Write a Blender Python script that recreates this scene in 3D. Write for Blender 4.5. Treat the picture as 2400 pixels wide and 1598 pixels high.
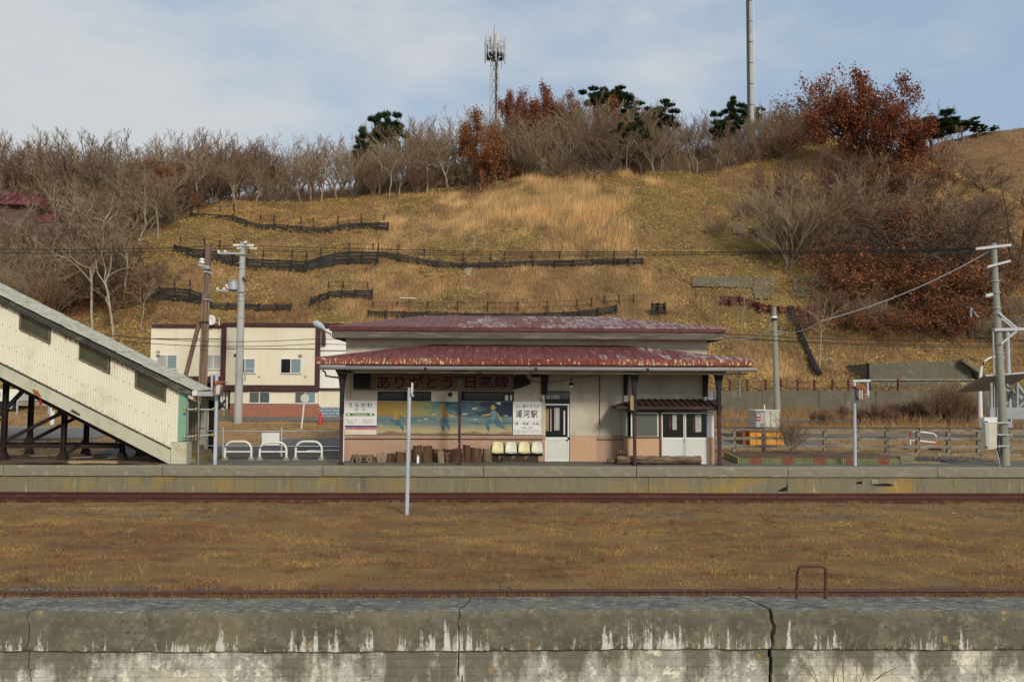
import bpy, math, random
import numpy as np
from mathutils import Vector, Matrix

R = math.radians
scene = bpy.context.scene
COL = scene.collection
for o in list(bpy.data.objects):
    bpy.data.objects.remove(o)

# ------------------------------------------------------------------ camera
FPX = 2400 * 28 / 36
CAM = Vector((0, 0, 3.5))
PITCH, YAW, ROLL = math.atan(116 / FPX), R(1.3), R(0.24)
RM = Matrix.Rotation(-YAW, 3, 'Z') @ Matrix.Rotation(math.pi / 2 + PITCH, 3, 'X') @ Matrix.Rotation(ROLL, 3, 'Z')
cam = bpy.data.cameras.new('camera')
cam.lens, cam.sensor_width, cam.clip_start, cam.clip_end = 28, 36, 0.1, 6000
camo = bpy.data.objects.new('camera', cam)
COL.objects.link(camo)
camo.matrix_world = Matrix.Translation(CAM) @ RM.to_4x4()
scene.camera = camo

# ------------------------------------------------------------------ sky, sun, exposure
SUN_EL, SUN_ROT = R(30), R(156)
world = bpy.data.worlds.new('World')
scene.world = world
world.use_nodes = True
wn = world.node_tree
wn.nodes.clear()


def wnode(t, **kw):
    n = wn.nodes.new(t)
    for k, v in kw.items():
        setattr(n, k, v)
    return n


w_out, w_bg = wnode('ShaderNodeOutputWorld'), wnode('ShaderNodeBackground')
w_sky = wnode('ShaderNodeTexSky', sky_type='NISHITA', sun_disc=False, sun_elevation=SUN_EL, sun_rotation=SUN_ROT,
              altitude=20, air_density=1.0, dust_density=1.2, ozone_density=1.4)
w_bg.inputs['Strength'].default_value = 0.103
w_tc, w_map = wnode('ShaderNodeTexCoord'), wnode('ShaderNodeMapping')
w_map.inputs['Scale'].default_value = (1.0, 1.0, 2.6)
w_map.inputs['Location'].default_value = (0.35, 0.0, 0.12)
w_n1, w_n2 = wnode('ShaderNodeTexNoise'), wnode('ShaderNodeTexNoise')
for n, s, d, rg in ((w_n1, 2.6, 3, .5), (w_n2, 5.0, 7, .55)):
    n.inputs['Scale'].default_value, n.inputs['Detail'].default_value, n.inputs['Roughness'].default_value = s, d, rg
    wn.links.new(w_map.outputs[0], n.inputs['Vector'])
wn.links.new(w_tc.outputs['Generated'], w_map.inputs[0])
w_sep = wnode('ShaderNodeSeparateXYZ')
wn.links.new(w_tc.outputs['Generated'], w_sep.inputs[0])
w_a = wnode('ShaderNodeMath', operation='MULTIPLY')
w_a.inputs[1].default_value = -0.26            # more cloud toward the west (left), clear in the east
wn.links.new(w_sep.outputs['X'], w_a.inputs[0])
w_b = wnode('ShaderNodeMath', operation='MULTIPLY_ADD')
w_b.inputs[1].default_value = 0.52
wn.links.new(w_n1.outputs[0], w_b.inputs[0]); wn.links.new(w_a.outputs[0], w_b.inputs[2])
w_c = wnode('ShaderNodeMath', operation='MULTIPLY_ADD')
w_c.inputs[1].default_value = 0.55
wn.links.new(w_n2.outputs[0], w_c.inputs[0]); wn.links.new(w_b.outputs[0], w_c.inputs[2])
w_r = wnode('ShaderNodeValToRGB')
w_r.color_ramp.interpolation = 'EASE'
w_r.color_ramp.elements[0].position, w_r.color_ramp.elements[1].position = 0.40, 0.74
w_r.color_ramp.elements[0].color = (0, 0, 0, 1)
w_r.color_ramp.elements[1].color = (.95, .95, .95, 1)
wn.links.new(w_c.outputs[0], w_r.inputs[0])
w_veil = wnode('ShaderNodeMix', data_type='RGBA')          # thin high haze over the whole sky
w_veil.inputs['Factor'].default_value = .62
wn.links.new(w_sky.outputs[0], w_veil.inputs[6])
w_veil.inputs[7].default_value = (4.9, 6.3, 8.0, 1)
w_mix = wnode('ShaderNodeMix', data_type='RGBA')
wn.links.new(w_r.outputs[0], w_mix.inputs['Factor'])
wn.links.new(w_veil.outputs[2], w_mix.inputs[6])
w_mix.inputs[7].default_value = (6.5, 6.8, 7.0, 1)
wn.links.new(w_mix.outputs[2], w_bg.inputs['Color'])
wn.links.new(w_bg.outputs[0], w_out.inputs[0])

sun = bpy.data.lights.new('sun', 'SUN')
sun.energy, sun.angle, sun.color = 2.9, R(11), (1.0, 0.91, 0.77)
suno = bpy.data.objects.new('sun', sun)
COL.objects.link(suno)
sd = Vector((math.sin(SUN_ROT) * math.cos(SUN_EL), math.cos(SUN_ROT) * math.cos(SUN_EL), math.sin(SUN_EL)))
suno.rotation_euler = (-sd).to_track_quat('-Z', 'Y').to_euler()
suno.location = sd * 60

scene.render.engine = 'CYCLES'
scene.view_settings.view_transform = 'Standard'
scene.view_settings.look = 'None'
scene.view_settings.exposure = -0.12
scene.view_settings.gamma = 1
scene.cycles.max_bounces = 6
scene.cycles.use_denoising = True


# ------------------------------------------------------------------ geometry helpers
def ray(px, py):
    return RM @ Vector(((px - 1200) / FPX, (799 - py) / FPX, -1))


def at(px, py, Y):
    """point on the vertical plane at distance Y seen in direction (px, py)"""
    d = ray(px, py)
    return CAM + d * (Y / d.y)


def onz(px, py, z):
    d = ray(px, py)
    return CAM + d * ((z - CAM.z) / d.z)


RMT = np.array(RM.transposed())


def project(P):
    q = (np.asarray(P) - np.array(CAM)) @ RMT.T
    return 1200 + FPX * q[:, 0] / -q[:, 2], 799 - FPX * q[:, 1] / -q[:, 2]


def crop(ox, oy, s):
    return lambda x, y: (ox + x / s, oy + y / s)


c1 = crop(0, 640, 2.9033)
c2 = crop(500, 720, 3.92)
c3 = crop(740, 720, 3.919)
c4 = crop(1240, 720, 3.92)
c5 = crop(1680, 560, 2.8)
c6 = crop(300, 420, 3.568)
c7 = crop(840, 380, 3.0987)
c8 = crop(1560, 140, 2.5286)
r1 = crop(800, 860, 9.8)
r2 = crop(1000, 860, 8.1207)
r6 = crop(810, 1020, 4.806)
r8 = crop(0, 880, 5.352)
f8 = crop(1600, 620, 5.2275)
g4 = crop(1920, 860, 4.906)
g3 = crop(1700, 920, 7.85)
g5 = crop(460, 550, 7.4667)
g6 = crop(2240, 540, 4.9)


def srgb(*c):
    c = [v / 255 for v in c]
    return tuple(v / 12.92 if v <= .04045 else ((v + .055) / 1.055) ** 2.4 for v in c)


# ------------------------------------------------------------------ materials
def nn(nt, t, **kw):
    n = nt.nodes.new(t)
    for k, v in kw.items():
        if k in n.inputs.keys():
            n.inputs[k].default_value = v
        else:
            setattr(n, k, v)
    return n


def noise_layer(nt, pos, scale, stretch, detail=6, rough=.6, off=0.0, dist=0.0):
    m = nn(nt, 'ShaderNodeMapping')
    m.inputs['Scale'].default_value = stretch
    m.inputs['Location'].default_value = (off, off * 1.7, off * .6)
    nt.links.new(pos, m.inputs[0])
    n = nn(nt, 'ShaderNodeTexNoise', Scale=scale, Detail=detail, Roughness=rough, Distortion=dist)
    nt.links.new(m.outputs[0], n.inputs['Vector'])
    return n.outputs[0]


def ramp(nt, fac, lo, hi, c0=(0, 0, 0), c1_=(1, 1, 1)):
    r = nn(nt, 'ShaderNodeValToRGB')
    r.color_ramp.elements[0].position, r.color_ramp.elements[1].position = lo, hi
    r.color_ramp.elements[0].color, r.color_ramp.elements[1].color = (*c0, 1), (*c1_, 1)
    nt.links.new(fac, r.inputs[0])
    return r.outputs[0]


def mixc(nt, fac, a, b, blend='MIX'):
    m = nn(nt, 'ShaderNodeMix', data_type='RGBA', blend_type=blend)
    for s, v in ((m.inputs['Factor'], fac), (m.inputs[6], a), (m.inputs[7], b)):
        if hasattr(v, 'is_linked'):
            nt.links.new(v, s)
        elif isinstance(v, (int, float)):
            s.default_value = v
        else:
            s.default_value = (*v, 1)
    return m.outputs[2]


MATS = {}


def mat(name, base, layers=(), rough=.75, metal=0, grain=.18, gscale=18, bump=.0, bscale=25, spec=.35, gstretch=(1, 1, 1)):
    """base colour, then layers (colour, scale, lo, hi, stretch) of noise-shaped wear, then a fine grain"""
    m = bpy.data.materials.new(name)
    m.use_nodes = True
    nt = m.node_tree
    b = nt.nodes['Principled BSDF']
    b.inputs['Roughness'].default_value, b.inputs['Metallic'].default_value = rough, metal
    b.inputs['Specular IOR Level'].default_value = spec
    pos = nn(nt, 'ShaderNodeNewGeometry').outputs['Position']
    c = base
    for i, L in enumerate(layers):
        col, sc, lo, hi = L[:4]
        st = L[4] if len(L) > 4 else (1, 1, 1)
        f = ramp(nt, noise_layer(nt, pos, sc, st, off=3.7 * i + len(name)), lo, hi)
        c = mixc(nt, f, c, col)
    if grain:
        g = ramp(nt, noise_layer(nt, pos, gscale, gstretch, 8, .7), .25, .75, (1 - grain,) * 3, (1 + grain,) * 3)
        c = mixc(nt, 1.0, c, g, 'MULTIPLY')
    if hasattr(c, 'is_linked'):
        nt.links.new(c, b.inputs['Base Color'])
    else:
        b.inputs['Base Color'].default_value = (*c, 1)
    if bump:
        bp = nn(nt, 'ShaderNodeBump', Strength=min(1, bump), Distance=.02)
        nt.links.new(noise_layer(nt, pos, bscale, (1, 1, 1), 8, .65), bp.inputs['Height'])
        nt.links.new(bp.outputs[0], b.inputs['Normal'])
    MATS[name] = m
    return m


def vmat(name, translucent=.25, rough=.8):
    """colour carried by the plant itself, per leaf or blade"""
    m = bpy.data.materials.new(name)
    m.use_nodes = True
    nt = m.node_tree
    nt.nodes.clear()
    out = nn(nt, 'ShaderNodeOutputMaterial')
    a = nn(nt, 'ShaderNodeAttribute', attribute_name='Col')
    d, t, mx = nn(nt, 'ShaderNodeBsdfDiffuse'), nn(nt, 'ShaderNodeBsdfTranslucent'), nn(nt, 'ShaderNodeMixShader')
    nt.links.new(a.outputs['Color'], d.inputs[0]); nt.links.new(a.outputs['Color'], t.inputs[0])
    mx.inputs[0].default_value = translucent
    nt.links.new(d.outputs[0], mx.inputs[1]); nt.links.new(t.outputs[0], mx.inputs[2])
    nt.links.new(mx.outputs[0], out.inputs[0])
    MATS[name] = m
    return m


def glass(name, tint, rough=.08):
    m = bpy.data.materials.new(name)
    m.use_nodes = True
    nt = m.node_tree
    b = nt.nodes['Principled BSDF']
    b.inputs['Base Color'].default_value = (*tint, 1)
    b.inputs['Roughness'].default_value = rough
    b.inputs['Specular IOR Level'].default_value = .5
    MATS[name] = m
    return m


# ------------------------------------------------------------------ mesh building
ORG = {}


class MB:
    def __init__(s):
        s.v, s.f, s.m = [], [], []
        s.cur = 0

    def add(s, vs, fs):
        k = len(s.v)
        s.v += [tuple(v) for v in vs]
        s.f += [tuple(i + k for i in f) for f in fs]
        s.m += [s.cur] * len(fs)

    def box(s, x0, x1, y0, y1, z0, z1):
        s.add([(x, y, z) for x in (x0, x1) for y in (y0, y1) for z in (z0, z1)],
              [(0, 1, 3, 2), (4, 6, 7, 5), (0, 4, 5, 1), (2, 3, 7, 6), (0, 2, 6, 4), (1, 5, 7, 3)])
        return s

    def prism(s, poly, y0, y1):
        """polygon of (x, z) extruded in depth"""
        n = len(poly)
        a = sum(poly[i][0] * poly[(i + 1) % n][1] - poly[(i + 1) % n][0] * poly[i][1] for i in range(n))
        if a < 0:
            poly = poly[::-1]
        s.add([(p[0], y0, p[1]) for p in poly] + [(p[0], y1, p[1]) for p in poly],
              [tuple(range(n)), tuple(range(2 * n - 1, n - 1, -1))] +
              [(i + n, (i + 1) % n + n, (i + 1) % n, i) for i in range(n)])
        return s

    def ring(s, p, d, r, n, up=None):
        d = Vector(d).normalized()
        a = d.cross(Vector((0, 0, 1)) if abs(d.z) < .9 else Vector((1, 0, 0))).normalized()
        b = d.cross(a)
        return [Vector(p) + (a * math.cos(2 * math.pi * i / n) + b * math.sin(2 * math.pi * i / n)) * r for i in range(n)]

    def tube(s, pts, r, n=8, cap=True):
        pts = [Vector(p) for p in pts]
        rs = r if isinstance(r, (list, tuple)) else [r] * len(pts)
        vs, fs = [], []
        for i, p in enumerate(pts):
            d = pts[min(i + 1, len(pts) - 1)] - pts[max(i - 1, 0)]
            vs += s.ring(p, d, rs[i], n)
        for i in range(len(pts) - 1):
            for j in range(n):
                k = (j + 1) % n
                fs.append((i * n + j, i * n + k, (i + 1) * n + k, (i + 1) * n + j))
        if cap:
            fs.append(tuple(range(n)[::-1]))
            fs.append(tuple(range((len(pts) - 1) * n, len(pts) * n)))
        s.add(vs, fs)
        return s

    def bar(s, p, q, w, h):
        """rectangular bar from p to q; w across, h in the upright direction"""
        p, q = Vector(p), Vector(q)
        d = (q - p).normalized()
        up = Vector((0, 0, 1)) if abs(d.z) < .95 else Vector((0, 1, 0))
        a = d.cross(up).normalized() * w / 2
        b = a.cross(d).normalized() * h / 2
        s.add([p - a - b, p + a - b, p + a + b, p - a + b, q - a - b, q + a - b, q + a + b, q - a + b],
              [(0, 1, 2, 3), (7, 6, 5, 4), (0, 4, 5, 1), (1, 5, 6, 2), (2, 6, 7, 3), (3, 7, 4, 0)])
        return s

    def ball(s, c, r, n=10, m=6, sc=(1, 1, 1)):
        vs = [(c[0], c[1], c[2] - r * sc[2])]
        for i in range(1, m):
            t = math.pi * i / m
            for j in range(n):
                a = 2 * math.pi * j / n
                vs.append((c[0] + r * sc[0] * math.sin(t) * math.cos(a), c[1] + r * sc[1] * math.sin(t) * math.sin(a), c[2] - r * sc[2] * math.cos(t)))
        vs.append((c[0], c[1], c[2] + r * sc[2]))
        fs = [(0, 1 + (j + 1) % n, 1 + j) for j in range(n)]
        for i in range(m - 2):
            for j in range(n):
                k = (j + 1) % n
                fs.append((1 + i * n + j, 1 + i * n + k, 1 + (i + 1) * n + k, 1 + (i + 1) * n + j))
        L = len(vs) - 1
        fs += [(L, 1 + (m - 2) * n + j, 1 + (m - 2) * n + (j + 1) % n) for j in range(n)]
        s.add(vs, fs)
        return s

    def build(s, name, m, parent=None, smooth=False, label=None):
        o3 = ORG.get(parent.name, Vector()) if parent else Vector()
        me = bpy.data.meshes.new(name)
        me.from_pydata([(v[0] - o3[0], v[1] - o3[1], v[2] - o3[2]) for v in s.v], [], s.f)
        for mm in (m if isinstance(m, (list, tuple)) else [m]):
            me.materials.append(MATS[mm])
        if any(s.m):
            me.polygons.foreach_set('material_index', s.m)
        if smooth:
            me.polygons.foreach_set('use_smooth', [True] * len(me.polygons))
            me.set_sharp_from_angle(angle=R(40))
        o = bpy.data.objects.new(name, me)
        COL.objects.link(o)
        if parent:
            o.parent = parent
            ORG[o.name] = o3
        else:
            ORG[o.name] = Vector()
        if label:
            o['label'] = label
        return o


def tag(o, label, cat, group=None):
    o['label'], o['category'] = label, cat
    if group:
        o['group'] = group
    return o


def thing(name, label, cat, loc=(0, 0, 0), group=None):
    o = bpy.data.objects.new(name, None)
    o.empty_display_size = .2
    COL.objects.link(o)
    o.location = loc
    ORG[o.name] = Vector(loc)
    return tag(o, label, cat, group)


def struct(o, kind='structure', label=None):
    o['kind'] = kind
    if label:
        o['label'] = label
    return o


CUBES = {}


def piece(name, p, q, w, h, m, parent):
    """a bar from p to q as its own object; alike pieces share one cube mesh"""
    if m not in CUBES:
        b = MB()
        b.box(-.5, .5, -.5, .5, -.5, .5)
        me = bpy.data.meshes.new('bar_' + m)
        me.from_pydata(b.v, [], b.f)
        me.materials.append(MATS[m])
        CUBES[m] = me
    p, q = Vector(p), Vector(q)
    o3 = ORG.get(parent.name, Vector())
    d = q - p
    x = d.normalized()
    up = Vector((0, 0, 1)) if abs(x.z) < .95 else Vector((0, 1, 0))
    y = up.cross(x).normalized()
    z = x.cross(y)
    o = bpy.data.objects.new(name, CUBES[m])
    COL.objects.link(o)
    o.parent = parent
    rot = Matrix((x, y, z)).transposed().to_4x4()
    o.matrix_local = Matrix.Translation((p + q) / 2 - o3) @ rot @ Matrix.Diagonal((d.length, w, h, 1))
    ORG[o.name] = o3
    return o


def np_mesh(name, V, Fc, m, cols=None, smooth=False):
    me = bpy.data.meshes.new(name)
    V = np.asarray(V, np.float32)
    Fc = np.asarray(Fc, np.int32)
    n, k = Fc.shape
    me.vertices.add(len(V)); me.vertices.foreach_set('co', V.ravel())
    me.loops.add(n * k); me.loops.foreach_set('vertex_index', Fc.ravel())
    me.polygons.add(n)
    me.polygons.foreach_set('loop_start', np.arange(0, n * k, k, dtype=np.int32))
    me.polygons.foreach_set('loop_total', np.full(n, k, np.int32))
    if smooth:
        me.polygons.foreach_set('use_smooth', np.ones(n, bool))
    if cols is not None:
        a = me.attributes.new('Col', 'FLOAT_COLOR', 'POINT')
        cc = np.ones((len(V), 4), np.float32)
        cc[:, :3] = cols
        a.data.foreach_set('color', cc.ravel())
    me.materials.append(MATS[m])
    me.update(calc_edges=True)
    return me


def np_obj(name, *a, **k):
    o = bpy.data.objects.new(name, np_mesh(name, *a, **k))
    COL.objects.link(o)
    ORG[o.name] = Vector()
    return o


def text_mesh(body, box, Y, m, parent, name='lettering', bold=0.0, fat=0.0, space=1.0):
    """lettering fitted to a pixel box (x0,y0,x1,y1) of the plane at depth Y, facing the tracks"""
    cu = bpy.data.curves.new('t', 'FONT')
    cu.body, cu.offset, cu.space_character, cu.resolution_u = body, bold, space, 4
    cu.extrude = 0
    to = bpy.data.objects.new('t', cu)
    COL.objects.link(to)
    dg = bpy.context.evaluated_depsgraph_get()
    me = bpy.data.meshes.new_from_object(to.evaluated_get(dg))
    bpy.data.objects.remove(to)
    n = len(me.vertices)
    co = np.zeros(n * 3, np.float32)
    me.vertices.foreach_get('co', co)
    co = co.reshape(-1, 3)
    lo, hi = co.min(0), co.max(0)
    p, q = at(box[0], box[3], Y), at(box[2], box[1], Y)
    out = np.zeros_like(co)
    out[:, 0] = p.x + (co[:, 0] - lo[0]) / max(1e-6, hi[0] - lo[0]) * (q.x - p.x)
    out[:, 2] = p.z + (co[:, 1] - lo[1]) / max(1e-6, hi[1] - lo[1]) * (q.z - p.z)
    out[:, 1] = Y
    o3 = ORG.get(parent.name, Vector())
    out -= np.array(o3, np.float32)
    me.vertices.foreach_set('co', out.ravel())
    me.materials.clear()
    me.materials.append(MATS[m])
    me.name = name
    if fat:            # thicker strokes: the glyph stacked on itself with small shifts
        nv, polys = len(me.vertices), [tuple(p.vertices) for p in me.polygons]
        V, Fs = [], []
        for k in range(8):
            a = k * math.pi / 4
            V += [(v[0] + fat * math.cos(a), v[1] + .0004 * k, v[2] + fat * math.sin(a)) for v in out.tolist()]
            Fs += [tuple(i + k * nv for i in p) for p in polys]
        me = bpy.data.meshes.new(name)
        me.from_pydata(V, [], Fs)
        me.materials.append(MATS[m])
    o = bpy.data.objects.new(name, me)
    COL.objects.link(o)
    o.parent = parent
    ORG[o.name] = o3
    return o


def pbox(b, P0, P1, Y0, Y1):
    """box whose front face fills the pixel rectangle P0..P1 on the plane Y0"""
    p, q = at(*P0, Y0), at(*P1, Y0)
    return b.box(min(p.x, q.x), max(p.x, q.x), Y0, Y1, min(p.z, q.z), max(p.z, q.z))


def pprism(b, pts, Y0, Y1):
    return b.prism([(at(*p, Y0).x, at(*p, Y0).z) for p in pts], Y0, Y1)


rng = np.random.default_rng(7)
rnd = random.Random(11)


def fnoise(x, y, sc=1.0, seed=0):
    """smooth pseudo-noise in about -1..1"""
    r = np.random.default_rng(seed + 100)
    t = np.zeros(np.broadcast(x, y).shape)
    w = 0
    for k in range(7):
        a, ph = r.uniform(0, 6.28), r.uniform(0, 6.28)
        f = sc * (1.0 + k * .55) * r.uniform(.8, 1.25)
        am = 1 / (1 + k * .45)
        t = t + am * np.sin(f * (x * math.cos(a) + y * math.sin(a)) + ph + 1.3 * np.sin(f * .6 * (y * math.cos(a) - x * math.sin(a)) + ph * 2))
        w += am
    return t / w * 1.6
# ------------------------------------------------------------------ material list
concrete = (.27, .255, .20)
mat('concrete', concrete, [((.17, .16, .12), 1.1, .42, .68), ((.36, .34, .28), 2.5, .52, .72), ((.16, .15, .115), 3, .5, .75, (2.5, 2.5, .25)), ((.30, .21, .06), .9, .58, .74)], bump=.35, bscale=30)
mat('concrete_mossy', (.19, .165, .098), [((.31, .20, .045), .55, .5, .66), ((.13, .125, .09), 2.2, .5, .72, (2, 2, .3)), ((.36, .345, .29), 3.0, .6, .74, (2, 2, .3)), ((.20, .19, .14), 6, .55, .75)], bump=.35)
mat('concrete_coping', (.215, .192, .135), [((.2, .19, .145), 1.6, .45, .7), ((.32, .295, .225), 4, .55, .75), ((.15, .14, .1), 9, .62, .8, (1, 1, .4))], bump=.3)
mat('concrete_hill', (.125, .112, .075), [((.10, .09, .065), .8, .42, .66), ((.22, .2, .155), 1.5, .55, .75), ((.09, .085, .06), 2, .5, .75, (2, 2, .25))], bump=.3, bscale=10)
mat('cap_top', (.14, .134, .108), [((.075, .078, .072), 2.6, .47, .66), ((.27, .25, .20), 13, .53, .60, (.45, 1.3, 1)), ((.07, .07, .065), 17, .56, .64, (.5, 1.4, 1)), ((.31, .29, .235), 26, .58, .66, (.5, 1.5, 1))], rough=.8, bump=1.0, bscale=26, grain=.35, gscale=60)
mat('joint_dark', (.012, .012, .010), rough=.95, grain=.1)  # joints and cracks; also painted shade of chip holes and the slope hollow
mat('rail_rust', (.07, .019, .015), [((.11, .033, .022), 3, .45, .7, (.2, 1, 1)), ((.045, .018, .014), 12, .5, .7)], rough=.8, bump=.25, bscale=60)
mat('rail_brown', (.085, .042, .032), [((.12, .06, .04), 3, .45, .7, (.2, 1, 1)), ((.05, .026, .022), 12, .5, .7)], rough=.8, bump=.25, bscale=60)
mat('rail_head', (.07, .04, .034), [((.10, .045, .032), 5, .5, .7, (.15, 1, 1))], rough=.55, metal=.3)
mat('rust_pipe', (.085, .028, .02), [((.15, .06, .03), 20, .5, .7), ((.04, .016, .013), 8, .5, .7)], rough=.75, bump=.3, bscale=90)
mat('field', (.175, .098, .042), [((.23, .145, .052), .55, .42, .62, (.6, 1.2, 1)), ((.105, .052, .022), .8, .5, .68, (.6, 1.2, 1)), ((.19, .14, .04), 2.2, .55, .7, (.5, 1.2, 1)), ((.13, .105, .08), 6, .64, .74)], rough=.95, bump=.8, bscale=40, grain=.35, gscale=45)
mat('ballast', (.125, .115, .098), [((.21, .19, .155), 9, .5, .7), ((.09, .085, .08), 5, .5, .7)], rough=.85, bump=.4)
mat('soil', (.105, .062, .034), [((.16, .10, .055), 2, .45, .7), ((.06, .035, .02), 5, .5, .75)], rough=.95, bump=.8, grain=.3)
mat('yard_grass', (.33, .205, .085), [((.24, .125, .05), .9, .45, .68), ((.40, .27, .12), 2.4, .52, .72), ((.18, .10, .045), 4, .55, .75)], rough=.95, bump=.8, bscale=30, grain=.3)
mat('asphalt', (.062, .06, .057), [((.10, .096, .09), .7, .45, .65, (.4, 1, 1)), ((.04, .039, .037), 2, .5, .7)], rough=.8, grain=.25, gscale=90)
mat('road_grey', (.15, .145, .13), [((.11, .105, .095), .5, .45, .65, (.25, 1, 1)), ((.19, .18, .16), 1.5, .55, .7, (.3, 1, 1))], rough=.9, grain=.15)
mat('road_paint', (.5, .48, .43), [((.2, .19, .17), 3, .5, .65)], rough=.8)
mat('snow', (.78, .79, .82), [((.6, .61, .64), 3, .5, .7)], rough=.7, grain=.05, bump=.3)
mat('platform_top', (.12, .11, .085), [((.17, .155, .12), 1.5, .45, .65), ((.085, .077, .06), 3, .5, .7)], rough=.9, bump=.3)
mat('hill_soil', (.165, .10, .045), [((.235, .15, .06), .35, .42, .62), ((.075, .043, .022), .8, .5, .7), ((.15, .115, .04), .22, .52, .7)], rough=.98, bump=.9, bscale=6, grain=.35, gscale=9)
mat('bare_hill', (.20, .115, .052), [((.13, .07, .033), .3, .45, .65, (.6, 1, 2)), ((.25, .155, .075), .9, .52, .7, (.6, 1, 2))], rough=.98, bump=.9, bscale=3, grain=.3, gscale=6)
mat('ground_low', (.16, .12, .06), [((.2, .16, .09), .3, .45, .65)], rough=.95)

mat('cream_sheet', (.72, .675, .53), [((.60, .55, .40), 1.2, .5, .75), ((.36, .20, .08), 3.0, .68, .85, (6, 6, .25)), ((.76, .72, .58), .6, .5, .7)], rough=.55, grain=.06)
mat('mint', (.47, .465, .33), [((.54, .53, .41), .8, .45, .65), ((.44, .33, .16), 1.6, .60, .74), ((.27, .30, .21), 3, .55, .75)], rough=.6, grain=.1)
mat('green_panel', (.165, .325, .215), [((.21, .38, .27), 1.5, .45, .7)], rough=.5, grain=.06)
mat('roof_green', (.52, .51, .41), [((.43, .43, .34), 1.6, .45, .65), ((.33, .26, .14), 4, .50, .66, (2.2, .8, 2)), ((.58, .57, .47), 7, .58, .68), ((.25, .24, .17), 9, .6, .68, (1, 2, 1))], rough=.7, grain=.25, gscale=30, bump=.3)
mat('fascia_black', (.055, .052, .045), [((.16, .15, .125), 3, .55, .72, (.6, 1, 1.5)), ((.028, .026, .023), 1.2, .5, .7)], rough=.7, grain=.2)
mat('rust_lip', (.24, .115, .05), [((.40, .25, .12), 9, .45, .6, (3, 1, .4)), ((.09, .035, .02), 6, .5, .65)], rough=.8)
mat('trestle', (.019, .0125, .010), [((.05, .018, .012), 2.5, .5, .7), ((.008, .007, .007), 4, .5, .7)], rough=.85, bump=.3)
mat('bridge_window', (.055, .055, .030), [((.075, .072, .042), 1.5, .45, .7)], rough=.4, grain=.08)
mat('bridge_frame', (.17, .13, .09), [((.30, .27, .2), 7, .6, .72), ((.05, .035, .022), 3, .5, .7)], rough=.6)

mat('roof_red', (.14, .045, .043), [((.175, .064, .06), .9, .45, .65), ((.125, .042, .046), 2.3, .5, .7), ((.27, .175, .17), 3.2, .57, .76, (2.2, .5, 1))], rough=.5, grain=.18, gscale=14, bump=.15)
mat('roof_red_chalky', (.15, .055, .054), [((.36, .29, .28), 2.4, .46, .62, (2.2, .5, 1)), ((.15, .05, .053), 3.0, .52, .66), ((.45, .41, .39), 5, .56, .7, (2, .6, 1))], rough=.55, grain=.2, gscale=14, bump=.15)
mat('fascia_rust', (.175, .030, .018), [((.26, .06, .03), 5, .45, .65, (1, 1, .3)), ((.085, .020, .015), 3, .5, .7)], rough=.7, grain=.2)
mat('fascia_mix', (.19, .04, .022), [((.27, .07, .03), 5, .45, .65, (1, 1, .3)), ((.52, .46, .31), 6, .54, .58, (2.4, 1, .8)), ((.42, .2, .05), 9, .6, .68, (2.5, 1, .4)), ((.085, .02, .015), 7, .6, .68, (2.5, 1, .4))], rough=.65, grain=.15)
mat('fascia_few', (.165, .028, .017), [((.24, .06, .03), 5, .45, .65, (1, 1, .3)), ((.56, .48, .3), 6, .60, .63, (1.8, 1, .8)), ((.085, .02, .015), 6, .56, .66, (2.5, 1, .4))], rough=.65, grain=.15)
mat('fascia_cream', (.56, .50, .33), [((.66, .61, .45), 3, .45, .7), ((.30, .10, .05), 6, .62, .72, (3, 1, .4)), ((.5, .27, .07), 8, .66, .76)], rough=.6)
mat('eave_red', (.095, .022, .022), [((.15, .04, .036), 5, .45, .7), ((.045, .015, .015), 3, .5, .7)], rough=.6)
mat('eave_wood', (.125, .105, .082), [((.085, .068, .052), 2.2, .45, .65, (.35, 1, 2.5)), ((.26, .225, .175), 3, .54, .72, (.3, 1, 3)), ((.05, .04, .032), 7, .62, .75, (.3, 1, 3))], rough=.9, grain=.22, gscale=30, gstretch=(.15, 1, 2))
mat('soffit_strip', (.27, .22, .16), [((.42, .36, .27), 4, .45, .65, (.4, 1, 1)), ((.24, .10, .04), 5, .58, .7, (.4, 1, 1)), ((.06, .05, .04), 9, .62, .72, (.5, 1, 1))], rough=.8)
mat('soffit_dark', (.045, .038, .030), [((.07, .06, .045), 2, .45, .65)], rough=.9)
mat('aluminium', (.31, .31, .31), [((.2, .19, .18), 3, .45, .7, (.2, 1, 1))], rough=.35, metal=.55, grain=.06)
mat('post_maroon', (.06, .019, .022), [((.05, .018, .018), 3, .45, .7, (1, 1, .5)), ((.36, .28, .25), 9, .66, .74, (2, 2, .6)), ((.16, .06, .04), 5, .6, .7)], rough=.6, grain=.2)
mat('post_black', (.012, .010, .010), [((.03, .018, .016), 4, .5, .7)], rough=.7)
mat('wall_cream', (.50, .455, .36), [((.42, .37, .285), .7, .45, .7), ((.57, .53, .44), 1.6, .52, .74), ((.33, .28, .20), 2.2, .58, .78, (2, 1, .35))], rough=.85, grain=.07, bump=.12)
mat('wall_upper', (.66, .59, .47), [((.52, .45, .35), .8, .45, .7), ((.68, .63, .53), 2, .5, .75, (1, 1, .4))], rough=.85, grain=.06)
mat('wall_tan', (.40, .265, .185), [((.34, .22, .15), .9, .45, .7), ((.45, .32, .24), 2, .52, .75), ((.66, .62, .56), 16, .70, .76)], rough=.85, grain=.07)
mat('wall_peach', (.50, .32, .20), [((.46, .285, .175), 1, .45, .7), ((.54, .37, .26), 2.5, .55, .75)], rough=.8, grain=.05)
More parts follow.
